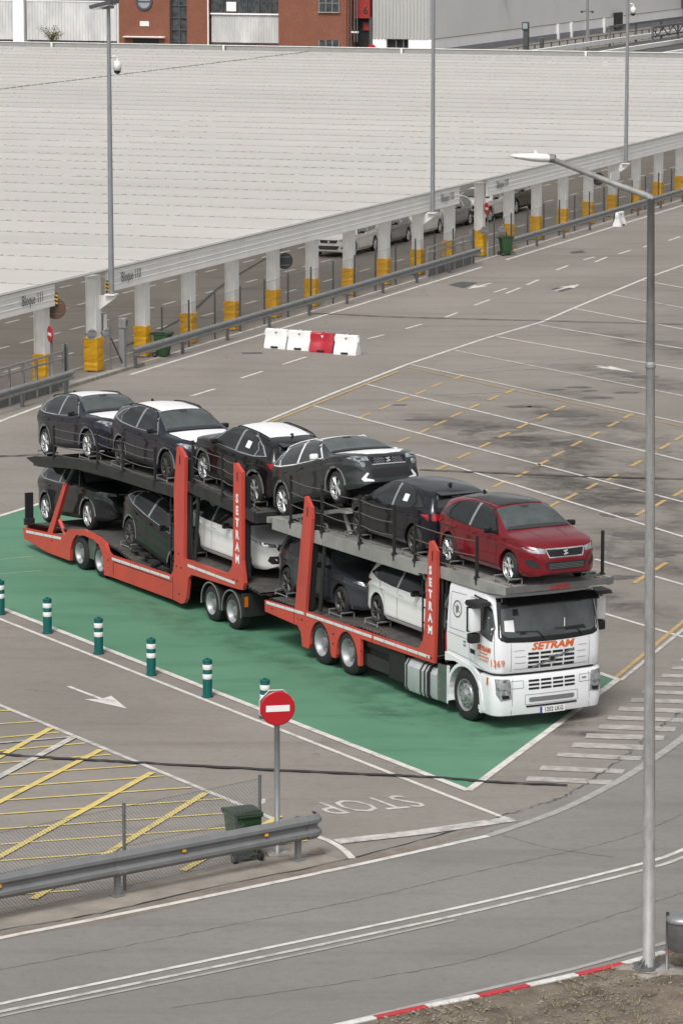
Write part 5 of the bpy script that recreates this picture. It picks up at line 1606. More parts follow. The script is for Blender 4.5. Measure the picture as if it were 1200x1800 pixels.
# headboard pipes and extinguisher behind the cab
add('headboard', bx((-2.32, 0, 1.75), (.08, 2.2, 1.6)), 'frame_black')
add('extinguisher', lathe(bmesh.new(), [(.0001, 1.12), (.08, 1.12), (.085, 1.16), (.085, 1.55), (.05, 1.62), (.025, 1.64), (.025, 1.70), (.0001, 1.70)], 14, 'z', center=(-2.22, -1.08, 0), close=False), 'hose_red', None, angle=40)
add('air_hose', tb([(-2.25, -.95, 2.45), (-2.18, -1.1, 2.3), (-2.25, -1.15, 2.1), (-2.2, -1.0, 1.9), (-2.26, -1.12, 1.75)], .03, 6), 'galv_dark')
# ---- cab shell
def ring_pts(z, xf, xb, w, rc=.26, bulge=.06):
    P_ = [(xb, -w)]
    cx, cy = xf - rc, w - rc
    for k in range(6): P_.append((xb + (cx - xb) * (k + 1) / 6, -w))
    for k in range(1, 8):
        a = -PI / 2 + PI / 2 * k / 7
        P_.append((cx + rc * math.cos(a), -cy + rc * math.sin(a)))
    for k in range(1, 12):
        y = -cy + 2 * cy * k / 12
        P_.append((xf + bulge * (1 - (y / cy) ** 2), y))
    for k in range(0, 7):
        a = PI / 2 * k / 7
        P_.append((cx + rc * math.cos(a), cy + rc * math.sin(a)))
    for k in range(7): P_.append((cx - (cx - xb) * k / 6, w))
    return [(x, y, z) for x, y in P_]
def loft(levels):
    bm = bmesh.new()
    rs = [[bm.verts.new(p) for p in ring_pts(*l)] for l in levels]
    n = len(rs[0])
    for a, b in zip(rs[:-1], rs[1:]):
        for i in range(n): bm.faces.new((a[i], a[(i + 1) % n], b[(i + 1) % n], b[i]))
    bm.faces.new(list(reversed(rs[0]))); bm.faces.new(rs[-1])
    bmesh.ops.recalc_face_normals(bm, faces=bm.faces[:])
    return bm
cabm = loft([(1.085, -.30, -2.08, 1.16), (1.115, -.28, -2.10, 1.19), (1.30, -.26, -2.10, 1.205), (1.60, -.26, -2.10, 1.21), (1.74, -.28, -2.09, 1.21), (2.0, -.33, -2.08, 1.20), (2.3, -.40, -2.07, 1.18), (2.50, -.45, -2.06, 1.165), (2.57, -.49, -2.05, 1.145), (2.60, -.56, -2.03, 1.10)])
# cut the wheel opening out of the cab side below
cb = BVHTree.FromBMesh(cabm)
bump = loft([(.25, -.34, -.80, 1.14, .20), (.28, -.27, -.82, 1.18, .22), (.42, -.235, -.84, 1.205, .24), (.62, -.235, -.85, 1.215, .24), (.86, -.235, -.84, 1.215, .24), (.99, -.25, -.82, 1.21, .24), (1.035, -.275, -.80, 1.20, .24)])
bb = BVHTree.FromBMesh(bump)
def cpatch(bvh, poly, view, off, step=.1): return patch(bvh, poly, view, off, step)
cab_o = add('cab', cabm, 'truck_white', None, angle=32)
bump_o = add('bumper', bump, 'truck_white', None, angle=32)
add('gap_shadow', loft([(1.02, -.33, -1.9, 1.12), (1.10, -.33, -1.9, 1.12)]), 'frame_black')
add('cab_floor', bx((-1.55, 0, 1.0), (1.0, 1.3, .16)), 'frame_black')
# fenders and skirts
for s in (-1, 1):
    ao = [(-1.37 + .665 * math.cos(a), .50 + .62 * math.sin(a)) for a in [rad(-22 + 224 * k / 18) for k in range(19)]]
    ai = [(-1.37 + .60 * math.cos(a), .50 + .555 * math.sin(a)) for a in [rad(202 - 224 * k / 18) for k in range(19)]]
    add('fender', pr(ao + ai, s * .86, s * 1.235), 'truck_white')
    add('step', bx((-.78, s * 1.09, .66), (.22, .22, .05)), 'truck_white')
    add('step', bx((-.80, s * 1.09, .36), (.20, .22, .08)), 'truck_white')
    add('rear_skirt', bx((-2.03, s * 1.215, .58), (.05, .04, .74)), 'truck_white')
    add('sill_fairing', pr([(-2.12, 1.05), (-2.12, 1.22), (-1.85, 1.20), (-1.0, 1.10), (-.84, 1.0), (-.84, .9), (-1.0, 1.03), (-1.75, 1.10)], s * 1.208, s * 1.238), 'truck_white')
# windscreen with black surround
wsb = [(-1.10, 1.80), (-1.06, 1.73), (-.95, 1.69), (-.5, 1.665), (0, 1.66), (.5, 1.665), (.95, 1.69), (1.06, 1.73), (1.10, 1.80), (1.06, 2.52), (-1.06, 2.52)]
sur = add('windscreen_surround', cpatch(cb, wsb, 'front', .005), 'black_gloss', None, smooth=True)
wsg = [(-1.04, 1.86), (-.92, 1.78), (-.5, 1.765), (0, 1.76), (.5, 1.765), (.92, 1.78), (1.04, 1.86), (1.0, 2.40), (-1.0, 2.40)]
add('windscreen', cpatch(cb, wsg, 'front', .012), 'cab_glass', None, smooth=True)
add('sun_visor', pr([(-.34, 2.50), (-.12, 2.40), (-.11, 2.42), (-.32, 2.53)], -1.0, 1.0), 'black_gloss')
add('windscreen_card', cpatch(cb, [(-.98, 1.90), (-.78, 1.88), (-.78, 2.10), (-.97, 2.10)], 'front', .018), 'sticker')
for y0_ in (-.75, .1):
    bm = patch(cb, strip_poly([(y0_ + .62, 1.70), (y0_ + .45, 1.86), (y0_ + .0, 1.88)], .022), 'front', .03, .1)
    add('wiper', bm, 'black')
bm = patch(cb, strip_poly([(.30, 1.90), (.32, 2.06)], .02), 'front', .018, .1)
add('windscreen_sticker', bm, 'sticker')
bm = bmesh.new()
for c_, s_ in (((-.72, 2.24), (.13, .12)), ((-.35, 2.38), (.24, .06)), ((-.60, 1.84), (.14, .05)), ((.55, 1.86), (.5, .07))):
    patch(cb, [(c_[0] - s_[0] / 2, c_[1] - s_[1] / 2), (c_[0] + s_[0] / 2, c_[1] - s_[1] / 2), (c_[0] + s_[0] * .4, c_[1] + s_[1] / 2), (c_[0] - s_[0] * .4, c_[1] + s_[1] / 2)], 'front', .015, .2, bm)
add('cab_fittings', bm, 'black')
for v, s in (('side_r', -1), ('side_l', 1)):
    add('side_window', cpatch(cb, [(-1.12, 1.88), (-.42, 1.70), (-.40, 1.98), (-.50, 2.30), (-.60, 2.38), (-1.08, 2.40)], v, .008), 'cab_glass', None, smooth=True)
    bm = bmesh.new()
    for ln in ([(-1.22, 2.44), (-1.24, 1.4), (-1.20, 1.16)], [(-1.22, 2.44), (-.62, 2.42), (-.47, 2.2), (-.38, 1.75), (-.36, 1.10)], [(-2.05, 1.62), (-1.24, 1.60)], [(-2.05, 1.27), (-1.2, 1.22), (-.36, 1.05)], [(-1.98, 2.42), (-1.40, 2.44)], [(-1.98, 1.72), (-1.98, 2.42)], [(-1.98, 1.72), (-1.40, 1.72)]):
        patch(cb, strip_poly(ln, .011), v, .003, .12, bm)
    add('door_seam', bm, 'trim_grey')
    add('door_handle', cpatch(cb, [(-1.20, 1.36), (-1.02, 1.35), (-1.02, 1.44), (-1.20, 1.45)], v, .006), 'black')
    bm = bmesh.new()
    cx_, cz_ = -1.72, 2.12
    ringo = [(cx_ + .155 * math.cos(2 * PI * k / 20), cz_ + .155 * math.sin(2 * PI * k / 20)) for k in range(21)]
    patch(cb, strip_poly(ringo, .03), v, .006, .3, bm)
    patch(cb, [(cx_ - .04, cz_ - .09), (cx_ + .03, cz_ - .06), (cx_ + .06, cz_ + .05), (cx_ - .02, cz_ + .09), (cx_ - .07, cz_)], v, .006, .3, bm)
    patch(cb, strip_poly([(cx_ - .1, cz_ + .05), (cx_ + .1, cz_ - .06)], .018), v, .008, .3, bm)
    add('round_emblem', bm, 'trim_grey')
    add('visor_strip', cpatch(cb, strip_poly([(-1.1, 2.49), (-.62, 2.46)], .03), v, .02), 'black_gloss')
    add('corner_lamp', cpatch(bb, [(-.56, .86), (-.50, .86), (-.50, 1.0), (-.56, 1.0)], v, .008), 'amber')
    # mirrors on their black arms
    add('mirror_arm', pr([(-.92, 2.40), (-.86, 2.47), (-.50, 2.46), (-.44, 2.40), (-.60, 2.36), (-.84, 2.36)], s * 1.18, s * 1.50), 'black')
    bm = bx((-.74, s * 1.39, 2.10), (.16, .21, .46), None, .045)
    m_ = add('mirror', bm, 'truck_white', None, angle=40)
    add('mirror_back', bx((-.825, s * 1.39, 2.10), (.05, .235, .49), None, .02), 'black', m_)
    add('lower_mirror', bx((-.76, s * 1.39, 1.74), (.17, .23, .20), None, .05), 'black', None, angle=40)
    # head lamps
    hl = [(y * s, z) for y, z in ((1.165, 1.0), (.90, .985), (.86, .60), (1.08, .575), (1.15, .70))]
    h_ = add('headlamp', cpatch(bb, hl, 'front', .008, .06), 'lamp_glass', None, smooth=True)
    add('headlamp_bowl', cpatch(bb, [(y * s, z) for y, z in ((1.10, .93), (.95, .92), (.94, .80), (1.10, .80))], 'front', .016, .06), 'chrome', h_)
    add('headlamp_bowl', cpatch(bb, [(y * s, z) for y, z in ((1.06, .68), (.92, .68), (.91, .62), (1.05, .61))], 'front', .016, .06), 'black_gloss', h_)
# front panel lettering, grille slots, number plate
bm = bmesh.new()
for r_ in range(4):
    for c_ in range(4):
        y, z = -.395 + .263 * c_, 1.445 - .085 * r_
        patch(cb, [(y - .115, z - .024), (y + .115, z - .024), (y + .115, z + .024), (y - .115, z + .024)], 'front', .005, .3, bm)
add('grille', bm, 'black')
bm = bmesh.new()
for r_ in range(3):
    for c_ in range(4):
        y, z = -.395 + .263 * c_, .925 - .075 * r_
        patch(bb, [(y - .115, z - .021), (y + .115, z - .021), (y + .115, z + .021), (y - .115, z + .021)], 'front', .005, .3, bm)
add('lower_grille', bm, 'black')
add('air_slot', cpatch(bb, [(-.5, .54), (-.47, .515), (.47, .515), (.5, .54), (.5, .585), (.47, .605), (-.47, .605), (-.5, .585)], 'front', .006), 'trim_grey')
add('bumper_slot', cpatch(bb, strip_poly([(-.56, .435), (.56, .435)], .035), 'front', .006), 'black')
bm = bmesh.new()
for ln in ([(-.58, .66), (.58, .66), (.58, .47), (-.58, .47), (-.58, .66)], [(-.88, .80), (-.62, .80), (-.62, .94), (-.88, .94), (-.88, .80)], [(.62, .80), (.88, .80), (.88, .94), (.62, .94), (.62, .80)], [(-.86, .30), (-.84, .98)], [(.86, .30), (.84, .98)]):
    for i in range(len(ln) - 1): patch(bb, strip_poly(ln[i:i + 2], .010), 'front', .003, .12, bm)
add('bumper_seam', bm, 'trim_grey')
bm = bmesh.new()
for ln in ([(-.86, 1.12), (-.86, 1.66)], [(.86, 1.12), (.86, 1.66)], [(-.8, 1.16), (.8, 1.16)], [(-.8, 1.52), (-.58, 1.52)], [(.6, 1.52), (.8, 1.52)], [(-.78, 1.40), (-.56, 1.40)], [(.58, 1.40), (.78, 1.40)], [(-.78, 1.28), (-.56, 1.28)], [(.58, 1.28), (.78, 1.28)]):
    patch(cb, strip_poly(ln, .010), 'front', .003, .12, bm)
add('front_seam', bm, 'trim_grey')
bm = bmesh.new(); patch(cb, strip_poly([(-.42, 1.18), (.50, 1.47)], .035), 'front', .012, .1, bm); patch(cb, [(-.07, 1.25), (.07, 1.26), (.075, 1.385), (-.065, 1.385)], 'front', .016, .1, bm)
add('grille_bar', bm, 'trim_grey')
add('grille_badge', cpatch(cb, [(-.045, 1.28), (.045, 1.285), (.05, 1.36), (-.04, 1.36)], 'front', .022), 'black')
add('model_badge', cpatch(bb, [(.68, .86), (.78, .86), (.78, .89), (.68, .89)], 'front', .006), 'trim_grey')
XF = -.195
pl_ = add('number_plate', bx((-.155, 0, .345), (.012, .56, .125), None, .004), 'sign_white')
add('plate_strip', bx((-.1485, -.255, .345), (.006, .045, .12)), 'plate_blue', pl_)
text('1202 LKG', .118, (-.146 - xo, .025, .345), (0, .86, 0), (0, 0, 1), 'black', pl_, 'plate_lettering', bold=.002)
# fleet number on the cab corner and door lettering
def text_on(bvh, word, size, centre, facing, sx_, m, name, off=.007, **kw):
    """lettering that follows the curved cab skin"""
    me = text_mesh(word, size, **kw)
    nrm = Vector(facing).normalized(); tdir = Vector((-nrm.y, nrm.x, 0)).normalized()
    for v in me.vertices:
        p = Vector(centre) + tdir * (v.co.x * sx_) + Vector((0, 0, v.co.y)) + nrm * 2.0
        loc_, n_, _i, _d = bvh.ray_cast(p, -nrm)
        v.co = (loc_ + nrm * off if loc_ is not None else p - nrm * 2.0) - Vector((xo, 0, 0))
    return link(name, me, m, tk)
text_on(cb, 'SETRAM', .185, (0, .02, 1.575), (1, 0, 0), 1.38, 'orange', 'front_lettering', shear=.25, bold=.007)
text_on(cb, '1369', .19, (-.42, -1.03, 1.29), (math.cos(rad(-48)), math.sin(rad(-48)), 0), .80, 'orange', 'fleet_number', .022)
text('SETRAM', .135, (-.68 - xo, -1.221, 1.53), (1.0, 0, 0), (0, 0, 1), 'orange', tk, 'door_lettering', shear=.2, bold=.006)
bm = bmesh.new()
for z, w_ in ((1.44, .30), (1.375, .40), (1.31, .34)):
    x = -.68 - w_ / 2
    while x < -.68 + w_ / 2:
        l_ = random.uniform(.02, .05); box(bm, (x + l_ / 2, -1.2205, z), (l_, .002, .026)); x += l_ + .018
add('small_print', bm, 'orange')
bm = bmesh.new()
for z, w_ in ((1.54, .10), (1.47, .08)):
    x = -1.44
    while x < -1.44 + w_: box(bm, (x, -1.2205, z), (.018, .002, .03)); x += .026
add('model_lettering', bm, 'trim_grey')

# wheel clamps and lashing straps at the loaded wheels
def clamps(add_, t_, pts, y=.80):
    for (x, z) in pts:
        for s in (-1, 1):
            bm = bmesh.new()
            for dx in (-.26, .26):
                tube(bm, [(x + dx, s * (y - .14), z + .01), (x + dx, s * (y - .14), z + .11), (x + dx, s * (y + .16), z + .11), (x + dx, s * (y + .16), z + .01)], .018, 5)
            tube(bm, [(x - .26, s * (y + .16), z + .05), (x + .26, s * (y + .16), z + .05)], .014, 5)
            add_('wheel_clamp', bm, 'galv')
            bm = bmesh.new()
            tube(bm, [(x + .30, s * (y + .12), z + .02), (x + .34, s * (y + .14), z + .0), (x + .55, s * (y + .2), z + .01)], .016, 4)
            add_('lashing_strap', bm, 'strap')
clamps(add, tk, [(-6.46, 2.72), (-4.08, 2.74), (-2.70, 2.79), (-.48, 2.80), (-9.60, .99), (-7.17, .99), (-5.62, 1.07)])
tk_add = add
def add2(nm, bm, m):
    bmesh.ops.translate(bm, verts=bm.verts[:], vec=(16.5, 0, 0))
    return obj(nm, bm, m, tr)
clamps(add2, tr, [(-22.13, 2.27), (-19.67, 2.53), (-17.88, 2.60), (-15.42, 2.62), (-13.53, 2.86), (-11.09, 2.72), (-14.05, 1.14), (-17.40, .80)])

# bolt heads, keyhole slots and panel joints on the side frames
for add_, spots in ((add2, [(-13.85, 3.35), (-11.02, 3.38)]), (tk_add, [(-2.57, 3.02), (-7.80, 3.10)])):
    for (x, z) in spots:
        for s in (-1, 1): add_('pillar_slot', pr([(x - .02, z - .10), (x + .02, z - .10), (x + .02, z + .10), (x - .02, z + .10)], s * 1.271, s * 1.274), 'black')
def bolts(add_, pts):
    for s in (-1, 1):
        for (x, z) in pts: add_('bolt', lathe(bmesh.new(), [(.0001, s * 1.288), (.017, s * 1.286), (.019, s * 1.27)], 6, 'y', center=(x, 0, z), close=False), 'frame_black')
bolts(add2, [(-14.05, .95), (-13.82, .95), (-13.94, 1.25), (-13.92, .35), (-11.05, 1.12), (-11.22, 1.12), (-20.9, .45), (-17.7, .50)])
bolts(tk_add, [(-8.22, .80), (-8.05, .80), (-6.66, .75), (-6.66, .55), (-5.45, .62), (-2.75, 1.0), (-2.60, 1.0), (-9.4, .80)])
for s in (-1, 1):
    tk_add('panel_joint', pr([(-8.42, .66), (-8.405, .66), (-8.405, .96), (-8.42, .96)], s * 1.271, s * 1.2735), 'seam')
    tk_add('panel_joint', pr([(-5.02, .87), (-5.005, .87), (-5.005, 1.03), (-5.02, 1.03)], s * 1.271, s * 1.2735), 'seam')
    add2('panel_joint', pr([(-14.26, .17), (-14.245, .17), (-14.245, .68), (-14.26, .68)], s * 1.271, s * 1.2735), 'seam')
    add2('ram', tb([(-13.45, s * 1.10, 1.2), (-13.25, s * 1.10, 2.72)], .045, 8), 'frame_black')
    tk_add('ram', tb([(-7.55, s * 1.10, 1.05), (-7.35, s * 1.10, 2.5)], .045, 8), 'frame_black')
    tk_add('hydraulic_hose', tb([(-2.44, s * 1.12, 2.7), (-2.36, s * 1.16, 2.3), (-2.42, s * 1.12, 1.9), (-2.36, s * 1.14, 1.4), (-2.42, s * 1.1, 1.1)], .02, 6), 'black')
    add2('hydraulic_hose', tb([(-13.58, s * 1.14, 2.6), (-13.50, s * 1.16, 2.1), (-13.58, s * 1.12, 1.6), (-13.5, s * 1.14, 1.2)], .02, 6), 'black')

# ================================================================ THINGS NEAR THE CAMERA
# ---- crash barrier at the road
P0, P1 = Vector((*(-3.51,57.74), 0)), Vector((*(-0.67,59.94), 0))
u_ = (P1 - P0).normalized(); nn_ = Vector((u_.y, -u_.x, 0))
gb = thing('crash_barrier', 'dull grey crash barrier with curled end beside the near road', 'guardrail', P0, math.atan2(u_.y, u_.x))
def wbeam2(pts, z, k, flare=None):
    bm = bmesh.new()
    wbeam(bm, pts, 0.0)
    for v in bm.verts: v.co.z = v.co.z * k + z
    return bm
Lp = (P1 - P0).length
M['rail_dull'] = mat('rail_dull', (0.22, 0.225, 0.23), 0.5, 0.3, var=0.18, vscale=3)
obj('rail', wbeam2([(-9, 0, 0), (-4, 0, 0), (.06, 0, 0)], .55, 1.30), 'rail_dull', gb, angle=35)
obj('rail', wbeam2([(-.10, -.012, 0), (1.5, -.012, 0), (Lp + .02, -.012, 0), (Lp + .2, .0, 0)], .55, 1.30), 'rail_dull', gb, angle=35)
obj('end_piece', wbeam2([(Lp + .12, -.02, 0), (Lp + .28, -.02, 0), (Lp + .36, .03, 0), (Lp + .40, .12, 0), (Lp + .37, .20, 0)], .55, 1.34), 'rail_dull', gb, angle=35)
for x in (-8, -4.0, .0, Lp):
    bm = bmesh.new()
    box(bm, (x, .10, .34), (.09, .012, .80)); box(bm, (x, .04, .34), (.09, .012, .80)); box(bm, (x - .04, .07, .34), (.012, .07, .80)); box(bm, (x, .02, .55), (.08, .05, .26))
    box(bm, (x, .07, .012), (.20, .16, .02))
    obj('post', bm, 'rail_dull', gb)
for x in (-2.3, 1.2, Lp - .75):
    obj('reflector', bx((x, -.075, .58), (.07, .012, .045)), 'wrap_yellow', gb)
bm = bmesh.new()
for x in (-.05, .05, Lp - .4, Lp - .1, Lp + .12):
    for z in (.42, .68): lathe(bm, [(.0001, -.098), (.014, -.096), (.014, -.06)], 6, 'y', center=(x, 0, z), close=False)
obj('bolts', bm, 'galv', gb)

# ---- chain-link fence behind it
F0, F1 = Vector((*(-3.46,58.15), 0)), Vector((*(-1.34,60.05), 0))
fu = (F1 - F0).normalized(); FL = (F1 - F0).length
fc = thing('chain_link_fence', 'low chain-link fence behind the near crash barrier', 'fence', F1, math.atan2(fu.y, fu.x))
for x in (0.0, -FL, -2 * FL, -3 * FL):
    obj('post', tb([(x, 0, 0), (x, 0, 1.42)], .028, 10), 'galv_dark', fc)
    obj('post_cap', lathe(bmesh.new(), [(.032, 1.40), (.032, 1.43), (.0001, 1.445)], 10, close=False), 'galv_dark', fc).location = (x, 0, 0)
bm = bmesh.new()
pitch, hgt_, r_ = 0.066, 1.32, 0.003
nx = int(2.9 * FL / pitch)
for i in range(-int(hgt_ / pitch), nx + 1):
    for s in (1, -1):
        # each wire climbs at 45 degrees and weaves
        x0 = -i * pitch
        pts = []
        k = 0
        while k * pitch <= hgt_:
            x = x0 - s * 0 + (k * pitch if s > 0 else -k * pitch) - (hgt_ if s > 0 else 0)
            if -3 * FL <= x <= 0: pts.append((x, r_ * 1.6 * (1 if (k + (s > 0)) % 2 else -1), .06 + k * pitch))
            k += 1
        if len(pts) > 1: tube(bm, pts, r_, 3, False)
o = obj('chain_link', bm, 'wire', fc); o['kind'] = 'stuff'
for z in (.06, .72, 1.37): obj('line_wire', tb([(-3 * FL, 0, z), (0, 0, z)], .003, 4), 'galv_dark', fc)
obj('fence_clamp', bx((.05, 0, .98), (.10, .05, .06)), 'sign_white', fc)

# ---- wheeled bins
def wheelie(label, x, y, rz, k=1.0, group='green wheeled bins'):
    t = thing('wheeled_bin', label, 'bin', (x, y, 0), rz, group)
    t.scale = (k, k, k)
    bm = bmesh.new()
    a = [bm.verts.new(p) for p in ((-.20, -.22, .07), (.20, -.22, .07), (.20, .20, .07), (-.20, .20, .07))]
    b = [bm.verts.new(p) for p in ((-.27, -.31, .90), (.27, -.31, .90), (.27, .31, .90), (-.27, .31, .90))]
    for i in range(4): bm.faces.new((a[i], a[(i + 1) % 4], b[(i + 1) % 4], b[i]))
    bm.faces.new(list(reversed(a))); bm.faces.new(b)
    bmesh.ops.bevel(bm, geom=bm.edges[:], offset=.03, segments=2, profile=.6, affect='EDGES')
    obj('body', bm, 'bin_green', t, angle=40)
    obj('rim', bx((0, 0, .905), (.60, .68, .055), None, .02), 'bin_green', t)
    bm = pr([(-.36, .93), (-.37, .965), (-.15, 1.01), (.18, 1.0), (.35, .96), (.35, .93)], -.30, .30, 'yz')
    bmesh.ops.bevel(bm, geom=bm.edges[:], offset=.012, segments=1, affect='EDGES')
    obj('lid', bm, 'bin_lid', t, angle=40)
    obj('handle', tb([(-.24, .34, .90), (-.24, .43, .93), (.24, .43, .93), (.24, .34, .90)], .018, 8), 'bin_lid', t)
    for s in (-1, 1):
        w = obj('wheel', lathe(bmesh.new(), [(.05, -.03), (.10, -.03), (.105, 0), (.10, .03), (.05, .03)], 20, 'x', center=(s * .27, .24, .105)), 'rubber', t, angle=40)
        obj('hub', lathe(bmesh.new(), [(.0001, -.034), (.045, -.034), (.045, .034), (.0001, .034)], 12, 'x', center=(s * .27, .24, .105), close=False), 'galv_dark', w)
    obj('axle', tb([(-.27, .24, .105), (.27, .24, .105)], .014, 6), 'black', t)
    obj('rib', bx((0, -.275, .55), (.34, .012, .5), Matrix.Rotation(rad(6), 3, 'X')), 'bin_green', t)
    return t
gx, gy = (-1.63,60.08)
wheelie('dark green wheeled bin standing at the end of the chain-link fence', gx, gy, rad(205), .86)
gx, gy = (-6.00,125.55)
wheelie('dark green wheeled bin behind the middle crash barrier under the canopy edge', gx, gy, rad(70), .86)
gx, gy = (6.99,159.68)
wheelie('dark green wheeled bin at the start of the right crash barrier', gx, gy, rad(110), .84)

# ---- no entry sign with the back of a second sign behind it
def no_entry(label, x, y, rz, h, R, pole_r=.045, back=False, group='no entry signs'):
    t = thing('no_entry_sign', label, 'sign', (x, y, 0), rz, group)
    obj('pole', tb([(0, 0, 0), (0, 0, h + (R * .6))], pole_r, 12), 'pole_grey', t, smooth=True)
    d = obj('disc', lathe(bmesh.new(), [(.0001, -pole_r - .03), (R - .015, -pole_r - .03), (R, -pole_r - .02), (R, -pole_r - .004), (.0001, -pole_r - .004)], 40, 'y', center=(0, 0, h), close=False), 'sign_red', t)
    obj('bar', bx((0, -pole_r - .032, h), (R * 1.36, .004, R * .36)), 'sign_white', d)
    if back:
        poly = [(math.cos(rad(22.5 + 45 * k)) * R * 1.06, h + math.sin(rad(22.5 + 45 * k)) * R * 1.06) for k in range(8)]
        b = obj('second_sign', pr(poly, pole_r + .006, pole_r + .03), 'sign_white', t)
        obj('second_sign_back', pr([(x_ * .97, h + (z_ - h) * .97) for x_, z_ in poly], pole_r - .01, pole_r + .005), 'sign_back', b)
    obj('clamp', bx((0, 0, h), (.13, .10, .05)), 'galv_dark', t)
    return t
gx, gy = (-1.06,60.34)
sg = no_entry('round no entry sign on a grey pole beside the stop lettering', gx, gy, rad(12), 2.50, .29, .048, True)
obj('base_pad', bx((0, 0, .016), (.34, .34, .035)), 'concrete', sg)

# ---- reflective bollards
bm_ = {}
def bollard(px, label):
    t = thing('bollard', label, 'bollard', (px[0], px[1], 0.009), random.uniform(0, 3), 'green bollards along the loading bay')
    if not bm_:
        def me(nm, prof, m): return mesh_of(nm, lathe(bmesh.new(), prof, 20, 'z', close=False), m, 40)
        bm_['b'] = me('shaft', [(.115, 0), (.115, .02), (.095, .03), (.093, .72), (.085, .745), (.03, .755), (.03, .775), (.0001, .778)], 'bollard_green')
        bm_['r1'] = me('reflective_band', [(.0935, .36), (.0965, .365), (.0965, .455), (.0935, .46)], 'reflective')
        bm_['r2'] = me('reflective_band', [(.0935, .55), (.0965, .555), (.0965, .645), (.0935, .65)], 'reflective')
        bm_['c'] = me('cap', [(.096, .70), (.098, .71), (.096, .735), (.07, .75)], 'bollard_green')
    s = link('shaft', bm_['b'], None, t)
    link('reflective_band', bm_['r1'], None, s); link('reflective_band', bm_['r2'], None, s); link('cap', bm_['c'], None, s)
bollard((-7.47,80.85), 'green bollard with white bands cut by the left edge of the photo')
bollard((-6.28,78.79), 'green bollard with white bands, second from the left')
bollard((-5.05,76.64), 'green bollard with white bands, third from the left, above the lane arrow')
bollard((-3.85,74.50), 'green bollard with white bands, third from the no entry sign')
bollard((-2.64,72.47), 'green bollard with white bands nearest the no entry sign, fully visible')
bollard((-1.47,70.59), 'green bollard mostly hidden behind the no entry sign')

# ---- street lamp in front
lx_, ly_ = (4.52,53.43)
lp = thing('street_lamp', 'tall weathered steel street lamp with curved arm on the dirt island', 'street lamp', (lx_, ly_, .12), 0)
lp.rotation_euler = (0, -.0108, 0)
obj('pole', tb([(0, 0, .02), (0, 0, 3.0), (0, 0, 7.5), (.0, 0, 11.34)], [.095, .085, .070, .052], 18), 'pole_zinc', lp, smooth=True)
obj('pole_joint', lathe(bmesh.new(), [(.064, 8.9), (.074, 8.91), (.074, 8.99), (.06, 9.0)], 16, close=False), 'pole_zinc', lp, smooth=True)
bm = bmesh.new()
box(bm, (0, 0, .02), (.42, .42, .025))
for k in range(4):
    a = PI / 4 + PI / 2 * k
    prism_ = pr([(.08, .03), (.20, .03), (.09, .16)], -.006, .006)
    bmesh.ops.rotate(prism_, verts=prism_.verts[:], cent=(0, 0, 0), matrix=Matrix.Rotation(a, 3, 'Z'))
    me_ = bpy.data.meshes.new('t'); prism_.to_mesh(me_); prism_.free(); bm.from_mesh(me_); bpy.data.meshes.remove(me_)
    lathe(bm, [(.014, .03), (.014, .09), (.0001, .09)], 6, center=(.16 * math.cos(a + .5), .16 * math.sin(a + .5), 0), close=False)
obj('base_flange', bm, 'galv_dark', lp)
obj('footing', bx((0, 0, -.06), (.74, .74, .12), Matrix.Rotation(rad(38), 3, 'Z'), .012), 'concrete', lp)
arm_end = Vector((-1.42, .35, 11.90))
obj('arm', tb([(0.02, 0, 11.32), (-.06, .02, 11.38), (-.5, .12, 11.54), tuple(arm_end)], [.055, .05, .042, .038], 12), 'pole_zinc', lp, smooth=True)
# luminaire: flat cobra-head body tapering to the tip
d = Vector((-1, .23, .06)).normalized(); sd_ = d.cross(Vector((0, 0, 1))).normalized(); up_ = sd_.cross(d)
bm = bmesh.new()
rings = []
for t_, w_, h_ in ((0, .05, .05), (.06, .07, .06), (.16, .12, .065), (.30, .145, .06), (.45, .13, .045), (.56, .09, .03), (.63, .03, .012)):
    rings.append([bm.verts.new(arm_end + d * (t_ - .05) + sd_ * (w_ * math.cos(a)) + up_ * (h_ * math.sin(a) + .0)) for a in [2 * PI * k / 14 for k in range(14)]])
for i in range(len(rings) - 1):
    for k in range(14): bm.faces.new((rings[i][k], rings[i][(k + 1) % 14], rings[i + 1][(k + 1) % 14], rings[i + 1][k]))
bm.faces.new(rings[0]); bm.faces.new(list(reversed(rings[-1])))
bmesh.ops.recalc_face_normals(bm, faces=bm.faces[:])
lh = obj('lamp_head', bm, 'lamp_white', lp, smooth=True)
obj('photocell', lathe(bmesh.new(), [(.03, 0), (.03, .05), (.0001, .055)], 10, center=tuple(arm_end + d * .2 + up_ * .055), close=False), 'lamp_white', lh)
c_ = arm_end - d * .02
obj('collar', tb([tuple(c_ - d * .06), tuple(c_ + d * .05)], .062, 12), 'galv_dark', lp)

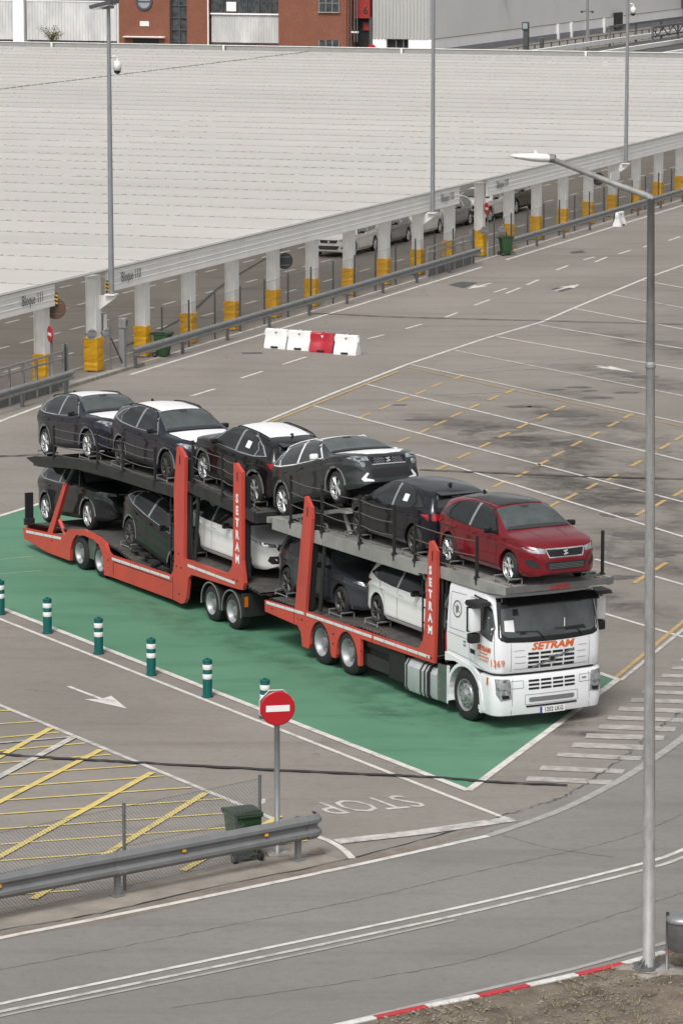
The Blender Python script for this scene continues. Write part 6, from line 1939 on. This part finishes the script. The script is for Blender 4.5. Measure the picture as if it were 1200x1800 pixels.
# ---- litter bin on a post
lx2, ly2 = (4.77,53.23)
lb = thing('litter_bin', 'grey litter bin hung on a post at the right edge of the photo', 'bin', (lx2, ly2, .11), rad(-18))
obj('post', tb([(0, 0, -.02), (0, 0, .92)], .024, 10), 'galv_dark', lb, smooth=True)
obj('basket', lathe(bmesh.new(), [(.0001, .38), (.18, .36), (.195, .38), (.215, .80), (.215, .82)], 24, center=(.22, 0, 0), close=False), 'galv_dark', lb, angle=40)
obj('bin_lid', lathe(bmesh.new(), [(.235, .80), (.24, .835), (.22, .87), (.11, .91), (.0001, .915)], 24, center=(.22, 0, 0), close=False), 'galv', lb, angle=50)
obj('bracket', bx((.04, 0, .62), (.06, .06, .10)), 'galv_dark', lb)
obj('post', tb([(.44, 0, -.02), (.44, 0, .92)], .024, 10), 'galv_dark', lb, smooth=True)
obj('concrete_foot', bx((.22, .02, .0), (.75, .35, .09), None, .01), 'concrete', lb)

# ---- water-filled plastic barriers on the far lane
def plastic_barrier(label, x, y, rz, m, k=1.0):
    t = thing('plastic_barrier', label, 'barrier', (x, y, 0), rz, 'plastic barriers on the lane')
    t.scale = (k, k, k)
    prof = [(-.22, 0), (-.22, .10), (-.13, .32), (-.085, .44), (-.085, .68), (-.06, .72), (.06, .72), (.085, .68), (.085, .44), (.13, .32), (.22, .10), (.22, 0)]
    bm = bmesh.new()
    rings = []
    for x_, s in ((-.46, .90), (-.44, 1.0), (-.15, 1.0), (-.13, .94), (.13, .94), (.15, 1.0), (.44, 1.0), (.46, .90)):
        rings.append([bm.verts.new((x_, y_ * s, z_ * (0.985 if s < .95 else 1))) for y_, z_ in prof])
    n = len(prof)
    for i in range(len(rings) - 1):
        for q in range(n): bm.faces.new((rings[i][q], rings[i][(q + 1) % n], rings[i + 1][(q + 1) % n], rings[i + 1][q]))
    bm.faces.new(rings[0]); bm.faces.new(list(reversed(rings[-1])))
    bmesh.ops.recalc_face_normals(bm, faces=bm.faces[:])
    obj('body', bm, m, t, angle=30)
    for s in (-1, 1): obj('joint_lug', bx((s * .47, 0, .55), (.08, .10, .18), None, .02), m, t)
    obj('fork_slot', bx((0, -.19, .06), (.30, .07, .07)), 'black', t)
    obj('filler_cap', lathe(bmesh.new(), [(.05, .715), (.05, .74), (.0001, .745)], 12, close=False), m, t)
    obj('reflector', pr([(-.06, .62), (.06, .62), (.0, .53)], -.0875, -.0845), 'trim_grey' if m == 'white_plastic' else 'sign_white', t)
    return t
for lab, p, m in (('leftmost white plastic barrier in the short row', (-2.20,127.86), 'white_plastic'), ('white plastic barrier left of the red one', (-1.40,127.39), 'white_plastic'), ('red plastic barrier in the short row', (-0.62,126.77), 'red_plastic'), ('white plastic barrier right of the red one', (0.19,126.16), 'white_plastic')):
    plastic_barrier(lab, p[0], p[1], rad(-28) + random.uniform(-.05, .05), m, .93)
plastic_barrier('white plastic barrier behind the right crash barrier', *(12.84,173.36), rad(66), 'white_plastic', .9)

# ================================================================ GATES AND SIGNS AT THE CANOPY EDGE
def cthing(name, label, cat, r, n, z=0.0, group=None): return thing(name, label, cat, cw(r, n, z), CA, group)
x_, y_, _z = cw(-4.9, -.75)
no_entry('faded no entry sign at the left gate under the canopy', x_, y_, rad(-68), 1.80, .27, .035)
x_, y_, _z = cw(39.87, -.40)
no_entry('small no entry sign turned sideways on the right gate column', x_, y_, rad(-72), 2.05, .27, .035)
M['disc_dark'] = mat('disc_dark', (0.035, 0.037, 0.042), 0.45, var=.2)
M['disc_brown'] = mat('disc_brown', (0.12, 0.07, 0.045), 0.5, var=.2)
def disc_sign(label, r, n, z, R, m, turn=0.0, arm=.3):
    t = cthing('round_sign', label, 'sign', r, n, z, 'round signs seen from behind')
    t.rotation_euler = (0, 0, CA + turn)
    obj('disc', lathe(bmesh.new(), [(.0001, -.015), (R - .01, -.015), (R, -.005), (R, .01), (.0001, .01)], 32, 'y', close=False), m, t)
    obj('bracket', bx((-R * .6, .03, 0), (R * 1.4, .04, .05)), 'galv_dark', t)
    bm = bmesh.new()
    for z_ in (-R * .5, R * .5): box(bm, (0, -.02, z_), (R * 1.2, .012, .03))
    obj('stiffener', bm, 'sign_back', t)
disc_sign('dark round sign back fixed to a middle canopy column', 16.45, -.30, 2.05, .30, 'disc_dark', rad(-48))
disc_sign('dark round sign back hung behind the lamp arm at right', 56.6, -.30, 2.05, .30, 'disc_dark', rad(-48))
disc_sign('brown round sign at the left gate column', -3.6, -.30, 2.45, .34, 'disc_brown', rad(-75))
disc_sign('small grey disc on the wrapped gate column', -.95, -.36, 1.33, .17, 'galv', rad(-50))
disc_sign('small grey disc on the barrier stand at the left gate', -.3, -.62, 1.30, .17, 'galv', rad(-50))
disc_sign('small grey disc on the right gate column', 39.5, -.36, 1.15, .17, 'galv', rad(-50))
disc_sign('small grey disc on the barrier stand at the right gate', 41.0, -.68, 1.04, .17, 'galv', rad(-50))
t = cthing('sign_plate', 'white rectangular plate on a column at the far right of the canopy', 'sign', 59.0, -.4, 2.0)
obj('plate', bx((0, 0, 0), (1.5, .03, .42)), 'sign_white', t); obj('plate_bracket', bx((0, .06, 0), (.1, .1, .1)), 'galv_dark', t)
# inspection stands: post, strut and control cabinet
for r, lab in ((-.3, 'grey barrier stand with slanted strut at the left gate'), (41.1, 'grey barrier stand with slanted strut at the right gate')):
    t = cthing('barrier_stand', lab, 'stand', r, -.72, 0, 'barrier stands')
    obj('post', tb([(0, 0, 0), (0, 0, 1.55)], .03, 8), 'galv_dark', t)
    obj('strut', tb([(.05, 0, 1.15), (.85, -.15, .02)], .025, 8), 'post_dark', t)
    obj('foot', bx((.85, -.15, .01), (.14, .14, .02)), 'post_dark', t)
t = cthing('control_cabinet', 'grey control cabinet on the left gate column', 'cabinet', .45, -.1, 1.15)
obj('cabinet', bx((0, 0, .35), (.30, .22, .75), None, .015), 'galv', t); obj('cabinet_door', bx((0, -.115, .35), (.24, .01, .66)), 'canopy_white', t); obj('wall_bracket', bx((-.15, 0, .35), (.1, .1, .2)), 'galv_dark', t)
x_, y_ = (-7.15,122.02)
t = thing('access_post', 'slim grey access control post left of the middle crash barrier', 'post', (x_, y_, 0), CA)
obj('column', bx((0, 0, .72), (.18, .20, 1.44), None, .015), 'pole_grey', t); obj('reader_head', bx((0, -.03, 1.56), (.24, .26, .34), None, .03), 'galv', t); obj('reader_screen', bx((0, -.165, 1.56), (.14, .01, .18)), 'black_gloss', t); obj('base', bx((0, 0, .01), (.3, .32, .02)), 'galv_dark', t)
for r0, r1, n, lab in ((-9.5, -4.6, -1.0, 'galvanised railing and gate leaf left of the wrapped column'), (31.0, 36.6, -.78, 'galvanised railing and gate leaf left of the right gate')):
    t = cthing('gate_railing', lab, 'railing', r0, n, 0, 'gate railings')
    L = r1 - r0
    for k in range(6):
        obj('post', bx((L * k / 5, 0, .62), (.07, .07, 1.24)), 'galv', t)
    for z in (1.22, 1.0): obj('top_rail', bx((L / 2, 0, z), (L, .05, .06)), 'galv', t)
    obj('sheet', bx((L / 2, .02, .26), (L, .012, .48)), 'galv_dark', t)
    for k in range(3): obj('gate_post', bx((L + .10 + .16 * k, .05, .72), (.07, .07, 1.44)), 'post_dark' if k % 2 else 'galv', t)
for r in (-3.65, .33):
    t = cthing('hazard_plate', {-3.65: 'black and yellow edge plate at end of the left fascia', .33: 'black and yellow edge plate left of the second block name', 36.33: 'black and yellow edge plate at right end of the middle fascia', 39.95: 'black and yellow edge plate left of the right fascia'}[r], 'plate', r, -.3, 2.55, 'hazard plates')
    for k in range(3): obj('stripe', pr([(-.105, .04 + .12 * k), (.005, .08 + .12 * k), (.005, .14 + .12 * k), (-.105, .10 + .12 * k)], -.012, .012, 'yz'), 'wrap_yellow', t)
    obj('backing', bx((0, -.05, .2), (.02, .1, .4)), 'black', t)
# concrete kerb under the left gate column
t = cthing('kerb_strip', 'pale concrete kerb strip at foot of the left gate column', 'kerb', 0, -.5)
for k in range(5): obj('kerb_stone', bx((-4.2 + 1.35 * k, -.35, .05), (1.33, .28, .12), None, .012), 'concrete', t)

# ================================================================ BUILDINGS BEHIND (canopy frame)
RF = 208.0
M['brick'] = None
def brick():
    m = bpy.data.materials.new('brick')
    m.use_nodes = True
    nt = m.node_tree; L = nt.links.new
    b = nt.nodes['Principled BSDF']; b.inputs['Roughness'].default_value = .85
    tc = N_(nt, 'ShaderNodeTexCoord')
    sep = N_(nt, 'ShaderNodeSeparateXYZ'); L(tc.outputs['Object'], sep.inputs[0])
    ad = N_(nt, 'ShaderNodeMath', operation='ADD'); L(sep.outputs['X'], ad.inputs[0]); L(sep.outputs['Y'], ad.inputs[1])
    cb_ = N_(nt, 'ShaderNodeCombineXYZ'); L(ad.outputs[0], cb_.inputs[0]); L(sep.outputs['Z'], cb_.inputs[1])
    br = N_(nt, 'ShaderNodeTexBrick', Scale=3.6)
    br.inputs['Color1'].default_value = (.235, .080, .044, 1); br.inputs['Color2'].default_value = (.18, .060, .034, 1); br.inputs['Mortar'].default_value = (.25, .15, .11, 1)
    br.inputs['Mortar Size'].default_value = .012
    L(cb_.outputs[0], br.inputs['Vector'])
    n = N_(nt, 'ShaderNodeTexNoise', Scale=.9, Detail=5); L(tc.outputs['Object'], n.inputs['Vector'])
    mx = N_(nt, 'ShaderNodeMix', data_type='RGBA', blend_type='MULTIPLY'); mx.inputs['Factor'].default_value = .5
    r = N_(nt, 'ShaderNodeMapRange'); r.inputs['To Min'].default_value = .6; r.inputs['To Max'].default_value = 1.25; L(n.outputs['Fac'], r.inputs['Value'])
    L(br.outputs['Color'], mx.inputs['A']); L(r.outputs[0], mx.inputs['B']); L(mx.outputs['Result'], b.inputs['Base Color'])
    return m
M['brick'] = brick()
M['sheet_white'] = mat('sheet_white', (.68, .68, .67), .6, var=.45, vscale=.45, vcol=(.42, .42, .415), stretch=(1, 1, .35))
M['sheet_grey'] = mat('sheet_grey', (.42, .42, .40), .6, var=.1, vscale=.3)
M['hall_grey'] = mat('hall_grey', (.74, .745, .735), .6, var=.08, vscale=.15)
M['band_white'] = mat('band_white', (.88, .88, .89), .6, var=.1, vscale=.4)
M['base_blue'] = mat('base_blue', (.26, .26, .29), .7, var=.2, vscale=.6)
M['dock_red'] = mat('dock_red', (.30, .028, .026), .5, var=.2)
M['far_glass'] = mat('far_glass', (.03, .033, .036), .12, var=.5, vscale=2.0, vcol=(.10, .105, .11))
M['far_glass_pale'] = mat('far_glass_pale', (.30, .33, .37), .2)
def bthing(name, label, cat, n, r=RF, z=0.0): return thing(name, label, cat, cw(r, n, z), CA)
# local helper: boxes in (r, n, z) relative to the thing at (r0, n0)
def rel(t, r0, n0):
    def f(name, ra, rb, na, nb, za, zb, m, parent=None):
        bm = bx(((ra + rb) / 2 - r0, (na + nb) / 2 - n0, (za + zb) / 2), (abs(rb - ra), abs(nb - na), abs(zb - za)))
        return obj(name, bm, m, parent or t)
    return f
def ribbed(na, nb, za, zb, r, n0, r0, pitch=.30, d=.05):
    bm = bmesh.new(); n = na; pts = []
    while n < nb - .001:
        for u, h in ((0, 0), (.45, 0), (.5, d), (.95, d)): pts.append((n + u * pitch, h))
        n += pitch
    pts = [(min(a, nb), h) for a, h in pts] + [(nb, 0)]
    a = [bm.verts.new((r - h - r0, q - n0, za)) for q, h in pts]; b = [bm.verts.new((r - h - r0, q - n0, zb)) for q, h in pts]
    for i in range(len(pts) - 1): bm.faces.new((a[i], b[i], b[i + 1], a[i + 1]))
    bmesh.ops.recalc_face_normals(bm, faces=bm.faces[:])
    return bm
ZT = 9.0
# white sheet-clad workshop, far left (n 91 .. 125)
t = bthing('workshop', 'white ribbed sheet workshop at the far left behind the canopy roof', 'building', 108); f = rel(t, RF, 108)
f('wall', RF + .3, RF + 14, 90.75, 126, 0, ZT, 'sheet_grey')
for na, nb in ((90.8, 99.9), (101.3, 112.5), (113.9, 125)):
    obj('cladding', ribbed(na, nb, .88, 4.45, RF, 108, RF), 'sheet_white', t)
    obj('cladding', ribbed(na, nb, 5.6, ZT, RF, 108, RF), 'sheet_white', t)
    f('gutter', RF - .08, RF + .1, na, nb, 4.45, 4.55, 'band_white')
    n = na; k = 0
    while n < nb - .3:
        w = f('window', RF + .02, RF + .12, n + .06, min(n + 1.4, nb) - .06, -.2, .80, 'far_glass_pale' if (k in (1, 3) and na > 100 and na < 110) else 'far_glass')
        f('frame', RF - .02, RF + .16, n - .03, n + .05, -.2, .84, 'post_dark', w)
        n += 1.45; k += 1
    f('window_band', RF + .02, RF + .12, na, nb, 4.62, 5.5, 'far_glass')
for n in (100.6, 113.2): f('pilaster', RF - .35, RF + .3, n - .55, n + .55, 0, ZT, 'band_white')
# brick gatehouse: three brick pieces, glazed strip, sheet infill
t = bthing('brick_building', 'red brick office building with round window and glazed stair strip', 'building', 78); f = rel(t, RF, 78)
f('wall', RF + .0, RF + 16, 85.5, 90.7, 0, ZT, 'brick')
f('wall', RF + .0, RF + 16, 81.7, 83.8, 0, ZT, 'brick')
f('wall', RF - 1.2, RF + 16, 67.6, 74.35, 0, ZT, 'brick')
f('wall', RF + .5, RF + 16, 74.4, 81.6, 0, ZT, 'brick')
f('stair_glazing', RF + .4, RF + .6, 83.8, 85.5, 0, ZT, 'far_glass')
for n in (83.83, 84.65, 85.47): f('mullion', RF + .28, RF + .42, n - .05, n + .05, 0, ZT, 'post_dark')
for z in (.9, 2.0, 3.1, 4.2, 5.3): f('mullion', RF + .3, RF + .41, 83.8, 85.5, z - .05, z + .05, 'post_dark')
bm = lathe(bmesh.new(), [(.62, -.12), (.82, -.12), (.82, .05), (.62, .05)], 36, 'x', center=(0, 88.0 - 78, 4.55), close=False)
rw = obj('round_window', bm, 'post_dark', t)
obj('pane', lathe(bmesh.new(), [(.0001, -.04), (.66, -.04)], 32, 'x', center=(0, 10.0, 4.55), close=False), 'far_glass_pale', rw)
f('glazing_bar', RF - .10, RF - .03, 87.35, 88.65, 4.50, 4.60, 'post_dark', rw)
s_ = f('name_plate', RF - .06, RF - .005, 87.55, 88.45, 2.30, 2.75, 'sign_white')
f('door_opening', RF - .02, RF + .02, 86.6, 89.2, 0, 1.15, 'black')
cn = [(-.0, 0.0), (-.55, .03), (-.6, .10), (0, .16)]
obj('door_canopy', pr([(x, 1.22 + z) for x, z in cn], 85.95 - 78, 90.0 - 78), 'band_white', t)
f('downpipe', RF - .12, RF, 81.62, 81.72, 0, ZT, 'band_white')
f('entrance_lamp', RF - .18, RF, 86.35, 86.5, 1.25, 1.4, 'lamp_white')
obj('cladding', ribbed(74.45, 81.55, .92, 3.45, RF + .45, 78, RF, .26), 'sheet_white', t)
f('sill', RF + .25, RF + .5, 74.4, 81.6, 3.45, 3.58, 'band_white')
for k in range(6):
    n = 74.45 + k * 1.19
    w = f('window', RF + .42, RF + .5, n + .05, n + 1.12, 3.62, 5.2, 'far_glass')
    f('frame', RF + .34, RF + .48, n - .03, n + .05, 3.6, 5.2, 'post_dark', w)
f('open_sash', RF + .25, RF + .30, 79.05, 80.0, 3.75, 4.6, 'sticker')
for k in range(5):
    n = 74.45 + k * 1.43
    w = f('window', RF + .42, RF + .5, n + .05, n + 1.36, -.2, .80, 'far_glass')
    f('frame', RF + .34, RF + .48, n - .03, n + .05, -.2, .86, 'post_dark', w)
for n0_, n1_, z0_, z1_ in ((68.5, 70.4, 3.9, 5.4), (68.5, 70.4, -.2, 1.35)):
    w = f('window', RF - 1.26, RF - 1.21, n0_, n1_, z0_, z1_, 'far_glass')
    for k in range(4): f('glazing_bar', RF - 1.30, RF - 1.25, n0_ + (n1_ - n0_) * k / 3 - .04, n0_ + (n1_ - n0_) * k / 3 + .04, z0_, z1_, 'galv', w)
    f('glazing_bar', RF - 1.30, RF - 1.25, n0_, n1_, (z0_ + z1_) / 2 - .03, (z0_ + z1_) / 2 + .03, 'galv', w)
    f('sill', RF - 1.4, RF - 1.2, n0_ - .1, n1_ + .1, z0_ - .12, z0_ - .02, 'concrete', w)
f('drain_pipe', RF - 1.42, RF - 1.22, 67.75, 67.95, 0, ZT, 'brick')
# loading bay with red portal and number
t = bthing('loading_bay', 'red loading bay portal numbered 6 between brick and grey buildings', 'loading bay', 66.6); f = rel(t, RF, 66.6)
f('portal', RF - .2, RF + 4, 65.95, 67.5, 3.3, ZT, 'dock_red')
f('dark_recess', RF + .6, RF + 4, 65.9, 67.5, 0, 3.3, 'black')
f('frame_post', RF - .1, RF + .3, 65.8, 66.05, 0, 3.4, 'post_dark')
f('pipe', RF - .7, RF - .55, 67.55, 67.8, 0, ZT, 'galv')
f('pipe', RF - .7, RF - .6, 67.2, 67.28, 1.2, ZT, 'galv_dark'); f('pipe', RF - .7, RF - .6, 66.95, 67.02, 1.2, ZT, 'galv_dark')
f('pipe_bracket', RF - .7, RF - .5, 66.9, 68.9, 2.0, 2.15, 'band_white')
f('red_machine', RF + .4, RF + .55, 66.2, 66.8, 2.2, 2.9, 'dock_red')
text('6', .95, (RF - .21 - RF, 66.35 - 66.6, 3.95), (0, -1, 0), (0, 0, 1), 'black', t, 'bay_number', bold=.01)
# grey hall: ribbed end wall, long side wall along the lane
t = bthing('grey_hall', 'large grey factory hall with white plinth at top right', 'building', 60.4); f = rel(t, RF, 60.4)
f('wall', RF + .2, 420, 60.45 - .0, 64.8, 1.45, 14, 'hall_grey')
obj('cladding', ribbed(60.40, 65.8, 1.5, 14, RF + .1, 60.4, RF, .33, .07), 'sheet_grey', t)
f('end_base', RF + .12, RF + .5, 64.5, 65.8, 0, 1.5, 'band_white'); f('end_base', RF + .12, RF + .5, 60.4, 62.4, 0, 1.5, 'band_white')
f('dark_opening', RF + .6, RF + 1, 62.4, 64.5, 0, 1.5, 'black')
for n in (62.9, 63.6): f('opening_post', RF + .4, RF + .55, n, n + .12, 0, 1.5, 'galv_dark')
f('plinth', RF + .2, 300, 60.25, 60.5, .55, 1.46, 'band_white')
f('plinth_base', RF + .2, 300, 60.2, 60.5, -.1, .55, 'base_blue')
f('plinth_joint', RF + .2, 300, 60.22, 60.46, 1.46, 1.52, 'concrete')
for r in (246, 250.5, 256, 262): f('plinth_post', r, r + .35, 60.0, 60.25, 0, 1.5, 'canopy_white')
f('dark_doorway', 266, 268.5, 60.0, 60.25, .2, 1.9, 'black')
f('wall_lamp', 229.5, 230.0, 59.7, 60.4, 4.6, 4.9, 'galv')
f('end_block', 293, 300, 56, 60.5, 0, 14, 'post_dark')
# traffic and no entry signs in front
x_, y_, _z = cw(200, 62.9); s_ = no_entry('far no entry sign on a post in front of the grey hall', x_, y_, rad(-22), .95, .42, .05)
t = bthing('lane_signal', 'dark post with green panel before the white plinth', 'signal', 54.5, 218)
obj('pole', bx((0, 0, 1.1), (.45, .45, 2.9)), 'post_dark', t); obj('panel', bx((-.2, 0, 2.4), (.2, .62, .75)), 'bin_green', t); obj('pane', bx((-.32, 0, 2.42), (.05, .44, .5)), 'far_glass_pale', t)
t = bthing('service_post', 'short dark post beside the green panel signal', 'post', 53.0, 218)
obj('pole', bx((0, 0, .5), (.34, .34, 1.6), None, .04), 'post_dark', t); obj('cap', bx((0, 0, 1.32), (.4, .4, .08)), 'galv_dark', t)
for i, (r, n, h, lab) in enumerate(((225, 50.8, 7.0, 'slim grey mast with small cameras in front of the grey hall'), )):
    t = bthing('camera_mast', lab, 'pole', n, r)
    obj('pole', tb([(0, 0, 0), (0, 0, h)], .13, 10), 'pole_grey', t); obj('arm', bx((0, 0, 3.55), (.1, 1.1, .08)), 'post_dark', t)
    for s in (-1, 1): obj('camera', bx((-.1, s * .5, 3.5), (.3, .2, .2), None, .03), 'post_dark', t)
# raised steel walkway, ramps and stacked trolleys at top right
t = bthing('raised_road', 'pale concrete ramp walls and road behind the canopy at top right', 'ramp', 44, 215); f = rel(t, 215, 44)
for n, z in ((50.5, .75), (45.5, .55), (40.5, .4)):
    f('parapet', 196, 300, n - .2, n + .2, z - .4, z, 'canopy_white')
f('dark_lane', 196, 300, 40.5, 50.4, .02, .10, 'patch_dark')
t = bthing('steel_gantry', 'low galvanised steel gantry standing in front of the white plinth', 'gantry', 46.5, 232)
for k in range(5):
    for y in (0, 4.2): obj('leg', bx((k * 9, y, .9), (.18, .18, 1.8)), 'galv_dark', t)
for y in (0, 4.2): obj('top_beam', bx((18, y, 1.85), (36.4, .2, .22)), 'galv_dark', t)
for k in range(10):
    a = k * 3.6
    obj('brace', tb([(a, 0, 1.75), (a + 1.8, 0, 1.0), (a + 3.6, 0, 1.75)], .06, 5), 'post_dark', t)
obj('lower_beam', bx((18, 0, 1.0), (36.4, .12, .14)), 'post_dark', t)
M['pallet_orange'] = mat('pallet_orange', (.42, .20, .045), .6, var=.3)
rnd = random.Random(11)
spots = [(236 + 4.2 * (k % 8), 43.6 - 1.9 * (k // 8)) for k in range(16)]
for k, (r, n) in enumerate(spots):
    m = ('pallet_orange', 'post_dark', 'galv', 'post_dark')[k % 4]
    t = bthing('parts_trolley', ('orange', 'dark', 'pale grey', 'dark')[k % 4] + ' parts trolley, ' + ('first', 'second', 'third', 'fourth', 'fifth', 'sixth', 'seventh', 'eighth')[k % 8] + ' from left in the ' + ('far' if k < 8 else 'near') + ' row beside the far ramp', 'trolley', n, r, .10)
    t['group'] = 'trolleys stored by the far ramp'
    h = rnd.uniform(.7, 1.5)
    obj('bed', bx((0, 0, .35), (2.6, 1.3, .12)), m, t)
    for a in (-1.2, 1.2):
        for b in (-.55, .55):
            obj('post', bx((a, b, .35 + h / 2), (.08, .08, h)), m, t)
            obj('wheel', lathe(bmesh.new(), [(.05, -.04), (.15, -.04), (.15, .04), (.05, .04)], 10, 'y', center=(a, b, .15)), 'rubber', t)
    obj('shelf', bx((0, 0, .35 + h * .55), (2.5, 1.2, .07)), m, t)
    if k % 3 == 0: obj('load', bx((0, 0, .62), (1.6, .9, .4), None, .05), 'galv' if k % 2 else 'black', t)
    obj('top_rail', bx((0, -.55, .35 + h), (2.6, .08, .08)), m, t)
t = bthing('end_wall', 'pale concrete end wall on legs at the right edge behind the canopy', 'wall', 35.0, 236); f = rel(t, 236, 35)
f('panel', 236, 244, 33.0, 37.2, 1.6, 2.9, 'band_white'); 
for n in (33.4, 36.4): f('leg', 236.2, 236.6, n, n + .35, 0, 1.6, 'concrete')
t = bthing('far_fence', 'dark slatted fence running in front of the grey hall plinth', 'fence', 52, 205); f = rel(t, 205, 52)
for k in range(22): f('post', 205 + k * 2.5, 205.1 + k * 2.5, 51.9, 52.0, 0, 1.0, 'post_dark')
for z in (.95, .5): f('rail', 205, 260, 51.93, 51.97, z - .03, z + .03, 'post_dark')
# small tree
def tree(label, r, n, h, seed):
    t = bthing('small_tree', label, 'tree', n, r)
    rnd = random.Random(seed)
    bm = tube(bmesh.new(), [(0, 0, 0), (.05, .03, h * .35), (0, .08, h * .6)], [.12, .09, .05], 8)
    tips = []
    for k in range(9):
        a = rnd.uniform(0, 6.28); l = rnd.uniform(.6, 1.25) * h * .42
        b0 = Vector((0, .05, h * rnd.uniform(.3, .58))); b1 = b0 + Vector((math.cos(a) * l * .8, math.sin(a) * l * .8, l * rnd.uniform(.4, 1.0)))
        tube(bm, [tuple(b0), tuple((b0 + b1) / 2 + Vector((0, 0, .05))), tuple(b1)], [.045, .03, .015], 5); tips.append((b0, b1))
    obj('trunk', bm, mat('bark', (.10, .075, .055), .9, var=.4), t)
    bm = bmesh.new()
    for b0, b1 in tips:
        for _ in range(150):
            p = b0.lerp(b1, rnd.uniform(.25, 1.1)) + Vector((rnd.gauss(0, .16), rnd.gauss(0, .16), rnd.gauss(0, .14)))
            a, e = rnd.uniform(0, 6.28), rnd.uniform(-.6, .8)
            d = Vector((math.cos(a) * math.cos(e), math.sin(a) * math.cos(e), math.sin(e))); s = d.cross(Vector((rnd.uniform(-1, 1), rnd.uniform(-1, 1), 1))).normalized()
            l = rnd.uniform(.07, .15)
            bm.faces.new([bm.verts.new(p), bm.verts.new(p + d * l * .5 + s * l * .3), bm.verts.new(p + d * l), bm.verts.new(p + d * l * .5 - s * l * .3)])
    obj('crown', bm, mat('foliage', (.10, .115, .02), .6, var=.6, vscale=2.5, vcol=(.16, .13, .03)), t)
tree('small bushy tree showing above the canopy roof before the white workshop', 203, 95.0, 2.5, 5)
t = bthing('flag_pole', 'thin white pole in front of the brick building', 'pole', 88.9, 204)
obj('pole', tb([(0, 0, 0), (0, 0, 9)], .09, 10), 'lamp_white', t); obj('base', bx((0, 0, .05), (.4, .4, .1)), 'concrete', t)
# ground of the works road behind
